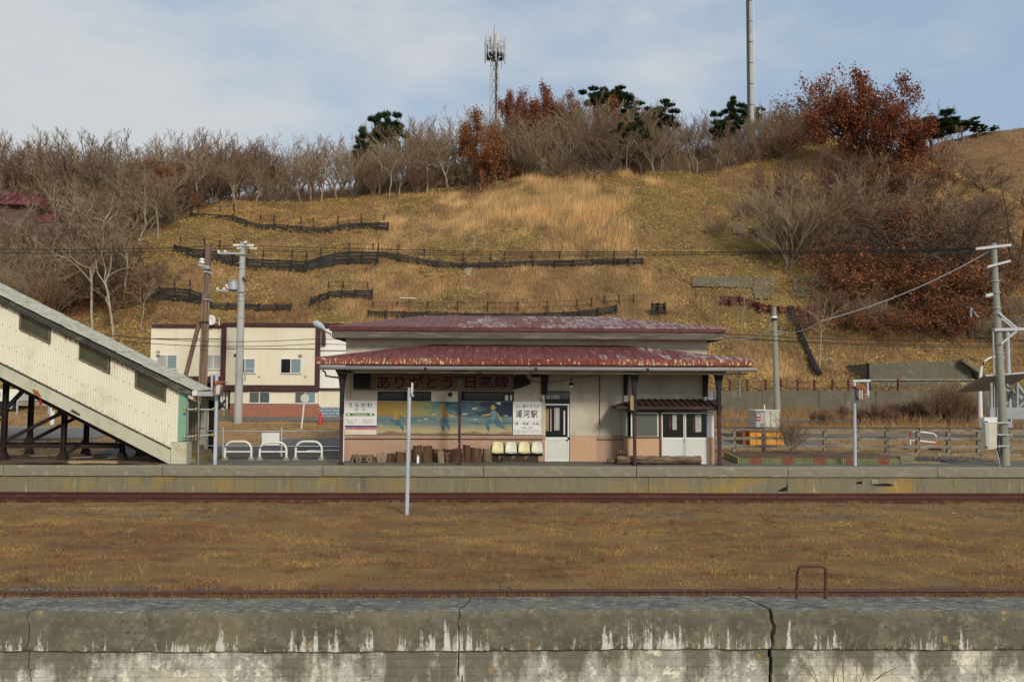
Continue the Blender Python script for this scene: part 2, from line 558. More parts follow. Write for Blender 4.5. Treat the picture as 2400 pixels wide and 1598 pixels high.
mat('tan_moulding', (.36, .24, .17), [((.27, .17, .12), 2, .45, .7, (.4, 1, 1)), ((.6, .56, .5), 9, .66, .73, (.5, 1, 1))], rough=.85)
mat('white_door', (.60, .60, .55), [((.55, .55, .5), 1.2, .45, .7), ((.64, .64, .6), 3, .55, .75)], rough=.5, grain=.04)
mat('white_frame', (.68, .68, .65), [((.58, .58, .55), 3, .5, .75)], rough=.45, grain=.05)
mat('white_paint', (.70, .69, .64), [((.60, .585, .53), 3, .5, .72), ((.30, .22, .15), 14, .70, .78)], rough=.5, grain=.05)
mat('sign_white', (.70, .70, .68), [((.64, .635, .60), 1.5, .5, .75)], rough=.5, grain=.03)
mat('ink', (.012, .012, .013), rough=.6, grain=0)
mat('ink_grey', (.17, .17, .17), rough=.6, grain=0)
mat('ink_blue', (.035, .055, .11), rough=.6, grain=0)
mat('sign_green', (.085, .21, .035), rough=.5, grain=.05)
mat('stripe_blue', (.035, .022, .17), rough=.5, grain=.08)
mat('stripe_pink', (.55, .17, .25), [((.40, .08, .10), 2, .5, .6)], rough=.5, grain=.05)
mat('board_tan', (.17, .115, .055), [((.12, .078, .036), 1.6, .45, .68, (.3, 1, 2.5)), ((.31, .215, .11), 3, .52, .72, (.25, 1, 3))], rough=.8)  # tan darkened to deepen the shade under the canopy
mat('letter_maroon', (.038, .007, .011), rough=.6, grain=.1)
mat('letter_pink', (.30, .16, .165), rough=.6, grain=.1)
mat('black_paint', (.008, .008, .009), [((.02, .017, .015), 3, .5, .7)], rough=.6, grain=.1)
mat('dark_room', (.010, .010, .010), rough=.9, grain=.1)  # near-black colour stands in for shade inside rooms, stair and porch
glass('glass_dark', (.012, .013, .013), .12)
glass('glass_frosted', (.10, .105, .09), .3)
glass('glass_teal', (.20, .27, .28), .2)
glass('glass_bluegrey', (.075, .095, .10), .15)
mat('curtain', (.40, .40, .37), [((.25, .25, .24), 4, .45, .6, (5, 1, .2))], rough=.8)
mat('curtain_blue', (.10, .14, .30), rough=.8)
mat('window_frame_dark', (.02, .02, .02), rough=.6, grain=.1)
mat('hut_roof', (.042, .018, .018), [((.07, .045, .03), 2.2, .5, .7), ((.025, .012, .012), 4, .5, .7), ((.085, .025, .03), 1.2, .55, .7)], rough=.6)
mat('wood_brown', (.09, .045, .025), [((.15, .085, .05), 4, .45, .65, (3, 3, .35)), ((.035, .018, .012), 6, .5, .65, (3, 3, .3))], rough=.9, bump=.5, bscale=22)
mat('wood_log', (.13, .085, .055), [((.21, .15, .10), 3, .45, .62, (.4, 3, 3)), ((.055, .032, .02), 5, .5, .65, (.3, 3, 3))], rough=.9, bump=.5, bscale=22)
mat('wood_pale', (.235, .165, .105), [((.31, .23, .155), 4, .45, .62, (3, 3, .3)), ((.12, .08, .05), 7, .55, .7, (3, 3, .3))], rough=.9, bump=.4)
mat('wood_cut', (.30, .20, .12), [((.19, .12, .07), 9, .45, .65)], rough=.9)
mat('wood_grey', (.185, .165, .13), [((.27, .245, .20), 3, .45, .65, (.4, 1, 2)), ((.10, .085, .065), 4, .5, .7, (.4, 1, 2))], rough=.95, grain=.25, gscale=30)
mat('wood_board', (.34, .26, .13), [((.24, .17, .08), 5, .45, .65, (2, 1, .4))], rough=.8)
mat('pole_wood', (.15, .095, .065), [((.23, .16, .115), 3, .45, .65, (5, 5, .12)), ((.075, .045, .03), 5, .5, .68, (5, 5, .1))], rough=.9, grain=.2)
mat('pole_concrete', (.40, .40, .375), [((.33, .33, .30), 1.6, .45, .7, (1, 1, .4)), ((.46, .46, .44), 4, .55, .75)], rough=.8, grain=.08)
mat('pole_concrete_green', (.275, .275, .225), [((.22, .225, .175), 1.3, .45, .7, (1, 1, .4)), ((.34, .335, .28), 3, .55, .75)], rough=.8, grain=.1)
mat('galvanised', (.42, .44, .46), [((.33, .35, .37), 5, .45, .7)], rough=.5, metal=.3, grain=.1)
mat('lamp_blue_grey', (.42, .46, .52), [((.34, .37, .42), 4, .45, .7, (1, 1, .4)), ((.50, .53, .58), 2, .55, .7, (1, 1, .4))], rough=.5, grain=.07)
mat('porcelain', (.78, .78, .75), rough=.25, grain=.03)
mat('cable_black', (.012, .012, .012), rough=.6, grain=0)
mat('cable_grey', (.30, .31, .33), rough=.5, grain=0)
mat('rusty_lamp', (.16, .12, .10), [((.30, .09, .03), 6, .5, .62), ((.32, .32, .31), 9, .52, .66), ((.06, .04, .03), 4, .5, .7)], rough=.6)
mat('rust_orange', (.34, .10, .035), [((.2, .055, .02), 6, .45, .65)], rough=.8)
mat('seat_yellow', (.60, .56, .29), [((.66, .63, .38), 2, .45, .7)], rough=.45, grain=.03)
mat('seat_pale', (.57, .58, .44), [((.62, .62, .5), 2, .45, .7)], rough=.45, grain=.03)
mat('clamp_yellow', (.50, .42, .05), rough=.5)
mat('cone_red', (.55, .018, .035), rough=.5, grain=.08)
mat('siding_cream', (.72, .66, .50), [((.66, .60, .44), 1.0, .45, .7, (3, 1, .3)), ((.76, .71, .57), .5, .5, .7)], rough=.7, grain=.04)
mat('siding_white', (.80, .77, .70), [((.74, .71, .64), .8, .45, .7)], rough=.7, grain=.04)
mat('siding_maroon', (.055, .020, .022), [((.085, .03, .03), 2, .45, .7)], rough=.6)
mat('dish_white', (.72, .72, .70), rough=.4, grain=.03)
mat('sign_back', (.52, .52, .48), [((.40, .37, .32), 5, .55, .7)], rough=.5)
mat('plank_black', (.026, .023, .021), [((.05, .045, .04), 1.4, .48, .66, (.4, 1, 2)), ((.010, .009, .009), 3, .5, .7)], rough=.85)
mat('plank_red', (.105, .018, .018), [((.065, .012, .013), 1.4, .45, .66, (.4, 1, 2)), ((.15, .03, .026), 3, .55, .7)], rough=.8)
mat('pipe_black', (.014, .014, .015), rough=.6)
mat('bark_pale', (.38, .31, .22), [((.20, .155, .105), 2.5, .45, .7), ((.38, .32, .24), 5, .55, .75)], rough=.95, grain=.2, gscale=12)
mat('bark_dark', (.11, .08, .056), [((.11, .08, .055), 2, .45, .7)], rough=.95, grain=.2)
mat('bark_grey', (.265, .205, .138), [((.13, .10, .07), 2, .45, .7), ((.26, .22, .17), 4, .55, .75)], rough=.95, grain=.2, gscale=12)
mat('twig_brown', (.23, .152, .088), [((.285, .195, .118), .35, .45, .65), ((.19, .115, .08), .5, .5, .7)], rough=.95, grain=.12)
mat('twig_grey', (.275, .203, .125), [((.34, .26, .17), .35, .45, .65)], rough=.95, grain=.12)
mat('twig_dark', (.15, .10, .068), rough=.95, grain=.15)
mat('twig_red', (.18, .10, .074), [((.20, .095, .07), .4, .45, .65)], rough=.95, grain=.12)
mat('tower_steel', (.46, .47, .47), [((.36, .37, .37), 1, .45, .7)], rough=.5, metal=.2, grain=.08)
mat('tower_dark', (.06, .065, .07), rough=.7)
mat('monopole', (.45, .45, .44), [((.36, .36, .35), .25, .42, .66, (1, 1, .4)), ((.52, .52, .51), .5, .55, .7)], rough=.7, grain=.06)
mat('house_red_roof', (.135, .03, .036), [((.19, .06, .07), .8, .45, .65)], rough=.55)
mat('house_wall_old', (.13, .075, .055), [((.23, .18, .14), .9, .48, .64), ((.05, .035, .03), 1.4, .5, .68)], rough=.9)
mat('house_wall_grey', (.22, .22, .215), [((.30, .30, .29), .8, .45, .7)], rough=.85)
mat('stone_wall_pale', (.36, .31, .25), [((.26, .22, .17), .9, .45, .7)], rough=.95, grain=.15)
mat('trailer_white', (.74, .735, .68), [((.66, .65, .6), 1, .45, .7)], rough=.5, grain=.03)
mat('letter_blue', (.25, .38, .47), rough=.5, grain=0)
mat('tyre', (.015, .015, .015), rough=.8)
mat('machine_orange', (.62, .27, .03), [((.54, .22, .025), 2, .45, .7)], rough=.5, grain=.06)
mat('machine_brown', (.20, .07, .018), rough=.6)
mat('box_cream', (.55, .53, .42), [((.48, .46, .36), 1.5, .45, .7)], rough=.5, grain=.04)
mat('box_grey', (.40, .40, .38), rough=.5, grain=.05)
mat('label_red', (.28, .03, .055), rough=.5, grain=0)
mat('label_blue', (.10, .16, .36), rough=.5, grain=0)
mat('edging_green', (.19, .20, .09), [((.25, .25, .13), 4, .45, .7), ((.12, .125, .06), 7, .52, .7)], rough=.9, bump=.3)
mat('edging_red', (.26, .09, .055), [((.31, .12, .075), 4, .45, .7), ((.17, .06, .04), 7, .52, .7)], rough=.9, bump=.3)
mat('barrier_orange', (.60, .13, .05), rough=.5, grain=.05)
mat('solar_back', (.20, .21, .22), rough=.5, grain=.08)
mat('steel_grey', (.30, .32, .33), [((.24, .25, .26), 3, .45, .7)], rough=.5, metal=.2)
mat('conduit_maroon', (.075, .025, .022), rough=.5)
vmat('blades', .3)
vmat('leaves', .2)


def streaked_wall(name, base, white, dark, ztop, zbot, wthr, stain, pebble=.8, soft=.12):
    """whitewashed concrete: white lime runs and dark damp runs, both drawn downward"""
    m = mat(name, base, [((base[0] * .6, base[1] * .6, base[2] * .58), 1.9, .42, .62), ((base[0] * 1.5, base[1] * 1.47, base[2] * 1.4), 8, .52, .64), ((base[0] * .5, base[1] * .5, base[2] * .5), 14, .56, .66), ((base[0] * 1.35, base[1] * 1.28, base[2] * 1.1), .7, .5, .68)], rough=.88, bump=.5, bscale=28, grain=.22, gscale=45)
    nt = m.node_tree
    b = nt.nodes['Principled BSDF']
    src = b.inputs['Base Color'].links[0].from_socket
    pos = nn(nt, 'ShaderNodeNewGeometry').outputs['Position']
    sx = nn(nt, 'ShaderNodeSeparateXYZ')
    nt.links.new(pos, sx.inputs[0])
    mr = nn(nt, 'ShaderNodeMapRange')
    mr.inputs['From Min'].default_value, mr.inputs['From Max'].default_value = ztop, zbot
    nt.links.new(sx.outputs['Z'], mr.inputs['Value'])

    def summed(terms):
        acc = None
        for sck, k in terms:
            n = nn(nt, 'ShaderNodeMath', operation='MULTIPLY_ADD')
            nt.links.new(sck, n.inputs[0])
            n.inputs[1].default_value = k / 2
            if acc is not None:
                nt.links.new(acc, n.inputs[2])
            else:
                n.inputs[2].default_value = 0
            acc = n.outputs[0]
        return acc
    runs = noise_layer(nt, pos, 9, (1, 1, .05), 6, .7, off=2.1)
    patch = noise_layer(nt, pos, .8, (1, 1, .2), 3, .5, off=8.3)
    fine = noise_layer(nt, pos, 26, (1, 1, .5), 4, .6, off=1.3)
    c = src
    vo = nn(nt, 'ShaderNodeTexVoronoi', Scale=17.0)
    mpv = nn(nt, 'ShaderNodeMapping')
    mpv.inputs['Scale'].default_value = (1, 1, 1.5)
    nt.links.new(pos, mpv.inputs[0]); nt.links.new(mpv.outputs[0], vo.inputs['Vector'])
    stone = ramp(nt, vo.outputs['Distance'], .22, .34, (1, 1, 1), (0, 0, 0))
    sel = ramp(nt, noise_layer(nt, pos, 1.1, (1, 1, 1), 3, .6, off=6.1), .40, .56)
    amt = mixc(nt, 1.0, stone, sel, 'MULTIPLY')
    tone = mixc(nt, vo.outputs['Color'], (.055, .05, .04), (.30, .27, .21))
    c = mixc(nt, mixc(nt, 1.0, amt, (pebble,) * 3, 'MULTIPLY'), c, tone)
    d1 = noise_layer(nt, pos, 2.2, (1, 1, .14), 6, .65, off=5.5)
    d2 = noise_layer(nt, pos, .55, (1, 1, .4), 3, .5, off=4.2)
    inv = nn(nt, 'ShaderNodeMath', operation='SUBTRACT')
    inv.inputs[0].default_value = 1
    nt.links.new(mr.outputs[0], inv.inputs[1])
    d3 = noise_layer(nt, pos, 1.5, (1, 1, .7), 7, .7, off=7.7)
    g = ramp(nt, summed([(d1, .6), (d2, .55), (d3, .7), (inv.outputs[0], .16)]), stain / 2, (stain + soft) / 2)
    g = mixc(nt, 1.0, g, (.88,) * 3, 'MULTIPLY')
    c = mixc(nt, g, c, mixc(nt, .45, dark, c, 'MIX') if name == 'cap_face' else dark)
    f = ramp(nt, summed([(runs, 1.0), (patch, .5), (fine, .25), (mr.outputs[0], .26)]), wthr / 2, wthr / 2 + .045)
    c = mixc(nt, f, c, white)
    o = ramp(nt, noise_layer(nt, pos, 3.0, (1, 1, .8), 4, .6, off=9.9), .66, .70)
    c = mixc(nt, o, c, (.30, .22, .10))
    nt.links.new(c, b.inputs['Base Color'])
    return m


streaked_wall('cap_face', (.148, .135, .098), (.60, .59, .54), (.105, .096, .066), .3, -.28, 1.115, .93)
streaked_wall('lower_wall', (.50, .485, .42), (.53, .515, .45), (.115, .105, .072), -.28, -.95, 1.9, .945, .2, .11)


def brick_mat(name, a, b_, mortar, scale, row=.25, bw=.5):
    m = mat(name, a, rough=.85)
    nt = m.node_tree
    b = nt.nodes['Principled BSDF']
    pos = nn(nt, 'ShaderNodeNewGeometry').outputs['Position']
    mp = nn(nt, 'ShaderNodeMapping')
    mp.inputs['Rotation'].default_value = (R(-90), 0, 0)
    nt.links.new(pos, mp.inputs[0])
    t = nn(nt, 'ShaderNodeTexBrick', Scale=scale)
    t.inputs['Color1'].default_value, t.inputs['Color2'].default_value, t.inputs['Mortar'].default_value = (*a, 1), (*b_, 1), (*mortar, 1)
    t.inputs['Mortar Size'].default_value, t.inputs['Brick Width'].default_value, t.inputs['Row Height'].default_value = .03, bw, row
    nt.links.new(mp.outputs[0], t.inputs[0])
    nt.links.new(t.outputs[0], b.inputs['Base Color'])
    return m


brick_mat('brick_red', (.30, .075, .045), (.22, .055, .035), (.42, .28, .20), 3.4)
brick_mat('stone_blue', (.22, .31, .38), (.33, .40, .44), (.05, .06, .07), 1.6, .3, .8)


def mural_mat():
    """flat painted seascape: ochre dawn sky turning to night blue, sea, beach"""
    m = mat('mural', (.2, .3, .3), rough=.55)
    nt = m.node_tree
    b = nt.nodes['Principled BSDF']
    pos = nn(nt, 'ShaderNodeNewGeometry').outputs['Position']
    p0, p1 = at(*c3(563, 1168), 29.5), at(*c3(1805, 865), 29.5)
    sx = nn(nt, 'ShaderNodeSeparateXYZ')
    nt.links.new(pos, sx.inputs[0])

    def rng_(s, a, z):
        q = nn(nt, 'ShaderNodeMapRange')
        q.inputs['From Min'].default_value, q.inputs['From Max'].default_value = a, z
        nt.links.new(s, q.inputs['Value'])
        return q.outputs[0]
    u, v = rng_(sx.outputs['X'], p0.x, p1.x), rng_(sx.outputs['Z'], p0.z, p1.z)
    sw = noise_layer(nt, pos, 2.6, (.45, 1, 1.6), 6, .6, dist=1.6)

    def madd(a, k, c_):
        q = nn(nt, 'ShaderNodeMath', operation='MULTIPLY_ADD')
        nt.links.new(a, q.inputs[0]); q.inputs[1].default_value = k
        if hasattr(c_, 'is_linked'):
            nt.links.new(c_, q.inputs[2])
        else:
            q.inputs[2].default_value = c_
        return q.outputs[0]
    uu = madd(sw, .55, madd(u, 1.0, -.27))
    r = nn(nt, 'ShaderNodeValToRGB')
    e = r.color_ramp.elements
    e[0].position, e[0].color = .0, (.25, .15, .035, 1)
    e[1].position, e[1].color = 1, (.006, .014, .03, 1)
    for ps, cc in ((.22, (.23, .18, .055)), (.38, (.20, .215, .085)), (.5, (.075, .145, .145)), (.62, (.02, .05, .09)), (.72, (.05, .10, .12)), (.82, (.012, .025, .05))):
        k = e.new(ps)
        k.color = (*cc, 1)
    nt.links.new(uu, r.inputs[0])
    sea = ramp(nt, noise_layer(nt, pos, 3.5, (.3, 1, 4), 5, .6), .35, .68, (.05, .115, .13), (.165, .225, .195))
    c = mixc(nt, ramp(nt, madd(v, 1, 0), .545, .56), sea, r.outputs[0])
    line = mixc(nt, ramp(nt, madd(v, -1, 1), .45, .47), c, (.02, .07, .12))
    c = mixc(nt, ramp(nt, madd(v, 1, 0), .535, .545), c, line)
    vv = madd(sw, .18, madd(v, 1, -.09))
    c = mixc(nt, ramp(nt, vv, .13, .34), (.37, .32, .165), c)
    nt.links.new(c, b.inputs['Base Color'])


mural_mat()
# ------------------------------------------------------------------ the ground, the track bed, the yard, the hill
def yard_z(Y):
    return np.interp(Y, [27.4, 32, 36, 42, 52, 57, 62], [.885, .885, 1.0, 1.25, 1.75, 2.05, 2.3])


CREST_Y = 100.0
crest_px = [(-500, 555), (0, 560), (150, 555), (300, 530), (450, 500), (540, 476), (700, 478), (900, 465), (1050, 448), (1150, 432), (1300, 410),
            (1500, 408), (1650, 412), (1720, 392), (1800, 364), (1880, 338), (1950, 328), (2050, 345), (2150, 382), (2250, 425),
            (2330, 460), (2400, 495), (2900, 600)]
_cp = [at(x, y, CREST_Y) for x, y in crest_px]
CX, CZ = np.array([p.x for p in _cp]), np.array([p.z for p in _cp])


def hill_z(X, Y):
    X, Y = np.asarray(X, float), np.asarray(Y, float)
    zc = np.interp(X, CX, CZ)
    z0 = 2.0 + 1.45 / (1 + np.exp(-(X - 11) / 1.2))
    t = (Y - 56.5) / (CREST_Y - 56.5)
    tc = np.clip(t, 0, 1)
    s = .62 * tc + .38 * (tc * tc * (3 - 2 * tc))
    z = z0 + (zc - z0) * s
    over = np.clip(Y - CREST_Y, 0, None)
    z = z + np.where(over > 0, .12 * np.minimum(over, 14) - .05 * np.clip(over - 14, 0, None), 0)
    k = np.clip((Y - 101) / 11, 0, 1)
    z = z + k * k * (3 - 2 * k) * (1.6 + 5.0 * np.exp(-((X - 11) / 24) ** 2))
    amp = np.clip((Y - 57) / 4, 0, 1)
    return z + amp * (.35 * fnoise(X, Y, .22, 3) + .22 * fnoise(X, Y, .7, 4))


def hit(px, py, lo=57.0, hi=135.0):
    """where the line of sight meets the hillside"""
    d = ray(px, py)
    Ys = np.linspace(lo, hi, 900)
    X = CAM.x + d.x / d.y * Ys
    Z = CAM.z + d.z / d.y * Ys
    below = np.nonzero(hill_z(X, Ys) > Z)[0]
    k = below[0] if len(below) else int(np.argmin(Z - hill_z(X, Ys)))
    return Vector((X[k], Ys[k], float(hill_z(X[k], Ys[k]))))


def grid(name, xs, ys, zf, m, smooth=True):
    X, Y = np.meshgrid(xs, ys)
    V = np.stack([X, Y, zf(X, Y)], -1).reshape(-1, 3)
    nx, ny = len(xs), len(ys)
    i = (np.arange(ny - 1)[:, None] * nx + np.arange(nx - 1)[None, :]).ravel()
    return np_obj(name, V, np.stack([i, i + 1, i + nx + 1, i + nx], 1), m, smooth=smooth)


b = MB()
b.box(-2500, 2500, -2500, 4000, -1.95, -1.75)
struct(b.build('ground', 'ground_low'))

def field_z(X, Y):
    return .028 * fnoise(X, Y, .9, 1) + .014 * fnoise(X, Y, 3.0, 2) - .02


struct(grid('track_bed', np.linspace(-60, 60, 800), np.linspace(12.55, 27.5, 110), field_z, 'field'))
struct(grid('station_yard', np.linspace(-110, 110, 220), np.linspace(30.4, 58, 60), lambda X, Y: yard_z(Y) + .02 * fnoise(X, Y, .8, 5), 'yard_grass'))
struct(grid('hill', np.linspace(-120, 120, 360), np.linspace(56.5, 175, 190), hill_z, 'hill_soil'))

# brown bare hill behind, on the right
bp = [(1900, 420), (2050, 380), (2150, 345), (2215, 330), (2260, 318), (2330, 306), (2400, 300), (2600, 290), (3000, 330)]
bq = [at(x, y, 138) for x, y in bp]
BX, BZ = [p.x for p in bq], [p.z for p in bq]


def bare_z(X, Y):
    t = np.clip((Y - 104) / 34, 0, 1)
    zc = np.interp(X, BX, BZ)
    return 24 + (zc - 24) * (t ** .85) - .12 * np.clip(Y - 138, 0, None) + .35 * fnoise(X, Y, .25, 8) * np.clip(t * 3, 0, 1) + .12 * fnoise(X, Y, .9, 9)


struct(grid('terrain_bare_slope', np.linspace(52, 150, 130), np.linspace(104, 185, 80), bare_z, 'bare_hill'))

# asphalt forecourt, road and markings lie as sheets over the yard
def sheet(name, poly, m, dz, kind='structure', step=None):
    """poly: (X, Y) outline draped over the yard"""
    bb = MB()
    bb.add([(x, y, float(yard_z(y)) + dz + .02 * float(fnoise(x, y, .8, 5)) * 0 + .03) for x, y in poly], [tuple(range(len(poly)))])
    return struct(bb.build(name, m), kind)


def strip(name, x0, x1, ys, m, dz, wob=0.0):
    xs = np.linspace(x0, x1, max(2, int(abs(x1 - x0) / 1.2)))
    V, Fc = [], []
    ny = len(ys)
    for x in xs:
        for j, y in enumerate(ys):
            yy = y + (wob * float(fnoise(x, y * 3, .9, 21)) if j in (0, ny - 1) else 0)
            V.append((x, yy, float(yard_z(yy)) + .03 + dz))
    for i in range(len(xs) - 1):
        for j in range(ny - 1):
            a = i * ny + j
            Fc.append((a, a + ny, a + ny + 1, a + 1))
    return struct(np_obj(name, V, Fc, m))


strip('forecourt', -16, -1, [30.5, 32, 34, 36.2], 'asphalt', .004, .0)
strip('forecourt_road', -10, 16, [36.0, 37.4, 39.2], 'road_grey', .002, .35)
strip('road', -90, -19, [38.2, 41, 44.5], 'road_grey', .006, .2)
strip('road_edge_line', -90, -19, [44.0, 44.18], 'road_paint', .012)
strip('street', -22, 40, [48.6, 50, 51.4], 'road_grey', .006, .2)
strip('path', 12, 40, [40.5, 42.2], 'road_grey', .004, .2)
# thawing snow on the forecourt
sb = MB()
sp = [c2(835, 1335), c2(900, 1308), c2(960, 1300), c2(975, 1288), c2(1060, 1286), c2(1160, 1292), c2(1175, 1325), c2(1060, 1326), c2(985, 1322), c2(905, 1334)]
pts = [onz(*p, .925) for p in sp]
sb.add([(p.x, p.y, .935) for p in pts] + [(p.x, p.y, .975) for p in [Vector(pts[0]).lerp(q, .97) for q in pts]],
       [tuple(range(10))[::-1], tuple(range(10, 20))] + [(i, (i + 1) % 10, (i + 1) % 10 + 10, i + 10) for i in range(10)])
tag(sb.build('snow_patch', 'snow'), 'thin patch of leftover snow on the dark asphalt behind the bollards', 'snow')
sb = MB()
sp = [c2(268, 1300), c2(300, 1294), c2(316, 1298), c2(300, 1303)]
pts = [onz(*p, .925) for p in sp]
sb.add([(p.x, p.y, .955) for p in pts], [(0, 1, 2, 3)])
tag(sb.build('snow_patch', 'snow'), 'tiny scrap of snow on the asphalt behind the first bollard', 'snow')

# ------------------------------------------------------------------ the platform
plat = MB()
plat.box(-60, 60, 27.75, 30.5, -.3, .9)
platform = struct(plat.build('platform', 'platform_top'))
jx = [-420, 8, 381, 757, 1134, 1492, 1847, 2198, 2560, 2960]
for i in range(len(jx) - 1):
    a, z = at(jx[i], 1092, 27.4), at(jx[i + 1], 1092, 27.4)
    bb = MB()
    n = 26
    xs = np.linspace(a.x + .012, z.x - .012, n)
    prof = [(27.8, .905), (27.46, .915), (27.41, .895), (27.40, .86), (27.40, .72), (27.405, .575), (27.44, .56), (27.8, .56)]
    vs = [(x + .006 * float(fnoise(x, zz, 9, 5)), yy + .008 * float(fnoise(x, zz * 4, 7, 6)), zz + .007 * float(fnoise(x, yy * 9, 5, 7))) for x in xs for yy, zz in prof]
    k = len(prof)
    fs = [(q * k + j, q * k + j + 1, (q + 1) * k + j + 1, (q + 1) * k + j) for q in range(n - 1) for j in range(k - 1)]
    fs += [tuple(range(k))[::-1], tuple(range((n - 1) * k, n * k))]
    bb.add(vs, fs)
    bb.build('coping_block', 'concrete_coping', platform)
lx = [-420, -40, 386, 790, 1160, 1520, 1845, 2010, 2150, 2235, 2560, 2960]
for i in range(len(lx) - 1):
    a, z = at(lx[i], 1130, 27.47), at(lx[i + 1], 1130, 27.47)
    bb = MB()
    off = rnd.uniform(-.012, .012)
    bb.box(a.x + .006, z.x - .006, 27.47 + off, 27.8, -.25, .548)
    bb.build('platform_wall_panel', 'concrete_mossy', platform)
h = crop(1600, 1060, 2.944)
for pl in ([h(656, 265), h(690, 245), h(712, 240), h(728, 222), h(722, 262), h(700, 268)],
           [h(1198, 205), h(1240, 198), h(1238, 218), h(1200, 216)],
           [h(1300, 222), h(1350, 218), h(1400, 212), h(1462, 222), h(1430, 232), h(1345, 230)]):
    bb = MB()
    pprism(bb, pl, 27.452, 27.5)
    bb.build('chip_hole_shade', 'joint_dark', platform)  # raised dark shapes stand in for the shade in chipped holes
bb = MB()
pprism(bb, [h(1300, 186), h(1345, 184), h(1348, 216), h(1306, 218)], 27.44, 27.5)
bb.build('loose_concrete_chip', 'concrete', platform)
# worn yellow lettering strokes, too faded to read
bb = MB()
for k in range(26):
    x = 175 + k * 13 + rnd.uniform(-3, 3)
    if k in (8, 9, 15, 20):
        continue
    y = rnd.uniform(153, 166)
    pbox(bb, h(x, y), h(x + rnd.uniform(3, 9), y + rnd.uniform(3, 9)), 27.392, 27.42)
bb.build('faded_yellow_paint', 'wood_board', platform)

# ------------------------------------------------------------------ tracks
def rail(track, Y, name='rail', m='rail_rust', dz=0):
    prof = [(-.065, 0), (-.065, .012), (-.012, .028), (-.010, .105), (-.033, .12), (-.033, .145), (-.028, .153),
            (.028, .153), (.033, .145), (.033, .12), (.010, .105), (.012, .028), (.065, .012), (.065, 0)]
    xs = np.linspace(-60, 60, 90)
    k = len(prof)
    bb = MB()
    vs = [(x, Y + p[0] + .010 * math.sin(x * .23), p[1] + dz + .006 * math.sin(x * .4 + 1)) for x in xs for p in prof]
    for q in range(len(xs) - 1):
        for j in range(k):
            f = (q * k + j, q * k + (j + 1) % k, (q + 1) * k + (j + 1) % k, (q + 1) * k + j)
            bb.f.append(f)
            bb.m.append(1 if j in (5, 6, 7) else 0)
    bb.v = vs
    return bb.build(name, [m, 'rail_head'], track)


t = thing('railway_track', 'rusty dark red double rail running along the foot of the far platform', 'railway track', (0, 25.9, 0))
rail(t, 25.35); rail(t, 26.42)
for X in (at(1290, 1160, 25.35).x, at(120, 1160, 25.35).x):
    bb = MB()
    bb.box(X - .25, X + .25, 25.29, 25.325, .03, .11)
    bb.build('fishplate', 'rail_rust', t)
t = thing('railway_track', 'thin brown rusty rail half sunk in grass behind the foreground wall', 'railway track', (0, 13.4, 0))
rail(t, 13.82, m='rail_brown', dz=-.045); rail(t, 12.75, m='rail_brown', dz=-.045)
# sunken cable trough lids
t = thing('cable_trough', 'grey sunken cable trough strip lying in the brown grass before the tracks', 'cable trough', (0, 22.6, 0))
X = -30
while X < 30:
    L = rnd.uniform(.9, 1.4)
    bb = MB()
    dz = rnd.uniform(-.045, -.004)
    bb.box(X, X + L - .03, 22.55 + rnd.uniform(-.03, .03), 22.8, -.1, dz + .005)
    bb.build('trough_lid', 'concrete_hill', t)
    X += L

# ------------------------------------------------------------------ foreground wall
wall = thing('retaining_wall', 'stained concrete retaining wall with lime runs and cracks across the foreground', 'wall', (0, 12.2, -1.75))
CAPP = [(12.6, -.3), (12.6, .3), (12.42, .308), (12.25, .3), (12.08, .306), (11.94, .298), (11.875, .285), (11.845, .25), (11.83, .21), (11.83, .16), (11.83, .11), (11.83, .06), (11.83, .01), (11.83, -.04), (11.83, -.09), (11.83, -.14), (11.83, -.18), (11.832, -.22), (11.84, -.265), (11.87, -.285), (12.1, -.285)]


def crack(x0, seed):
    """crack position across the wall as a function of depth and height"""
    def f(y, z):
        return x0 + .016 * float(fnoise(np.array(z * 9.0), np.array(y * 7.0), 3.1, seed + 5)) + .035 * float(fnoise(np.array(z * 3.1 + y * 1.7), np.array(y * 2.2), 2.2, seed)) + (.5 * (y - 11.85) if y > 11.86 else 0) * (-.7 if seed % 2 else .4)
    return f


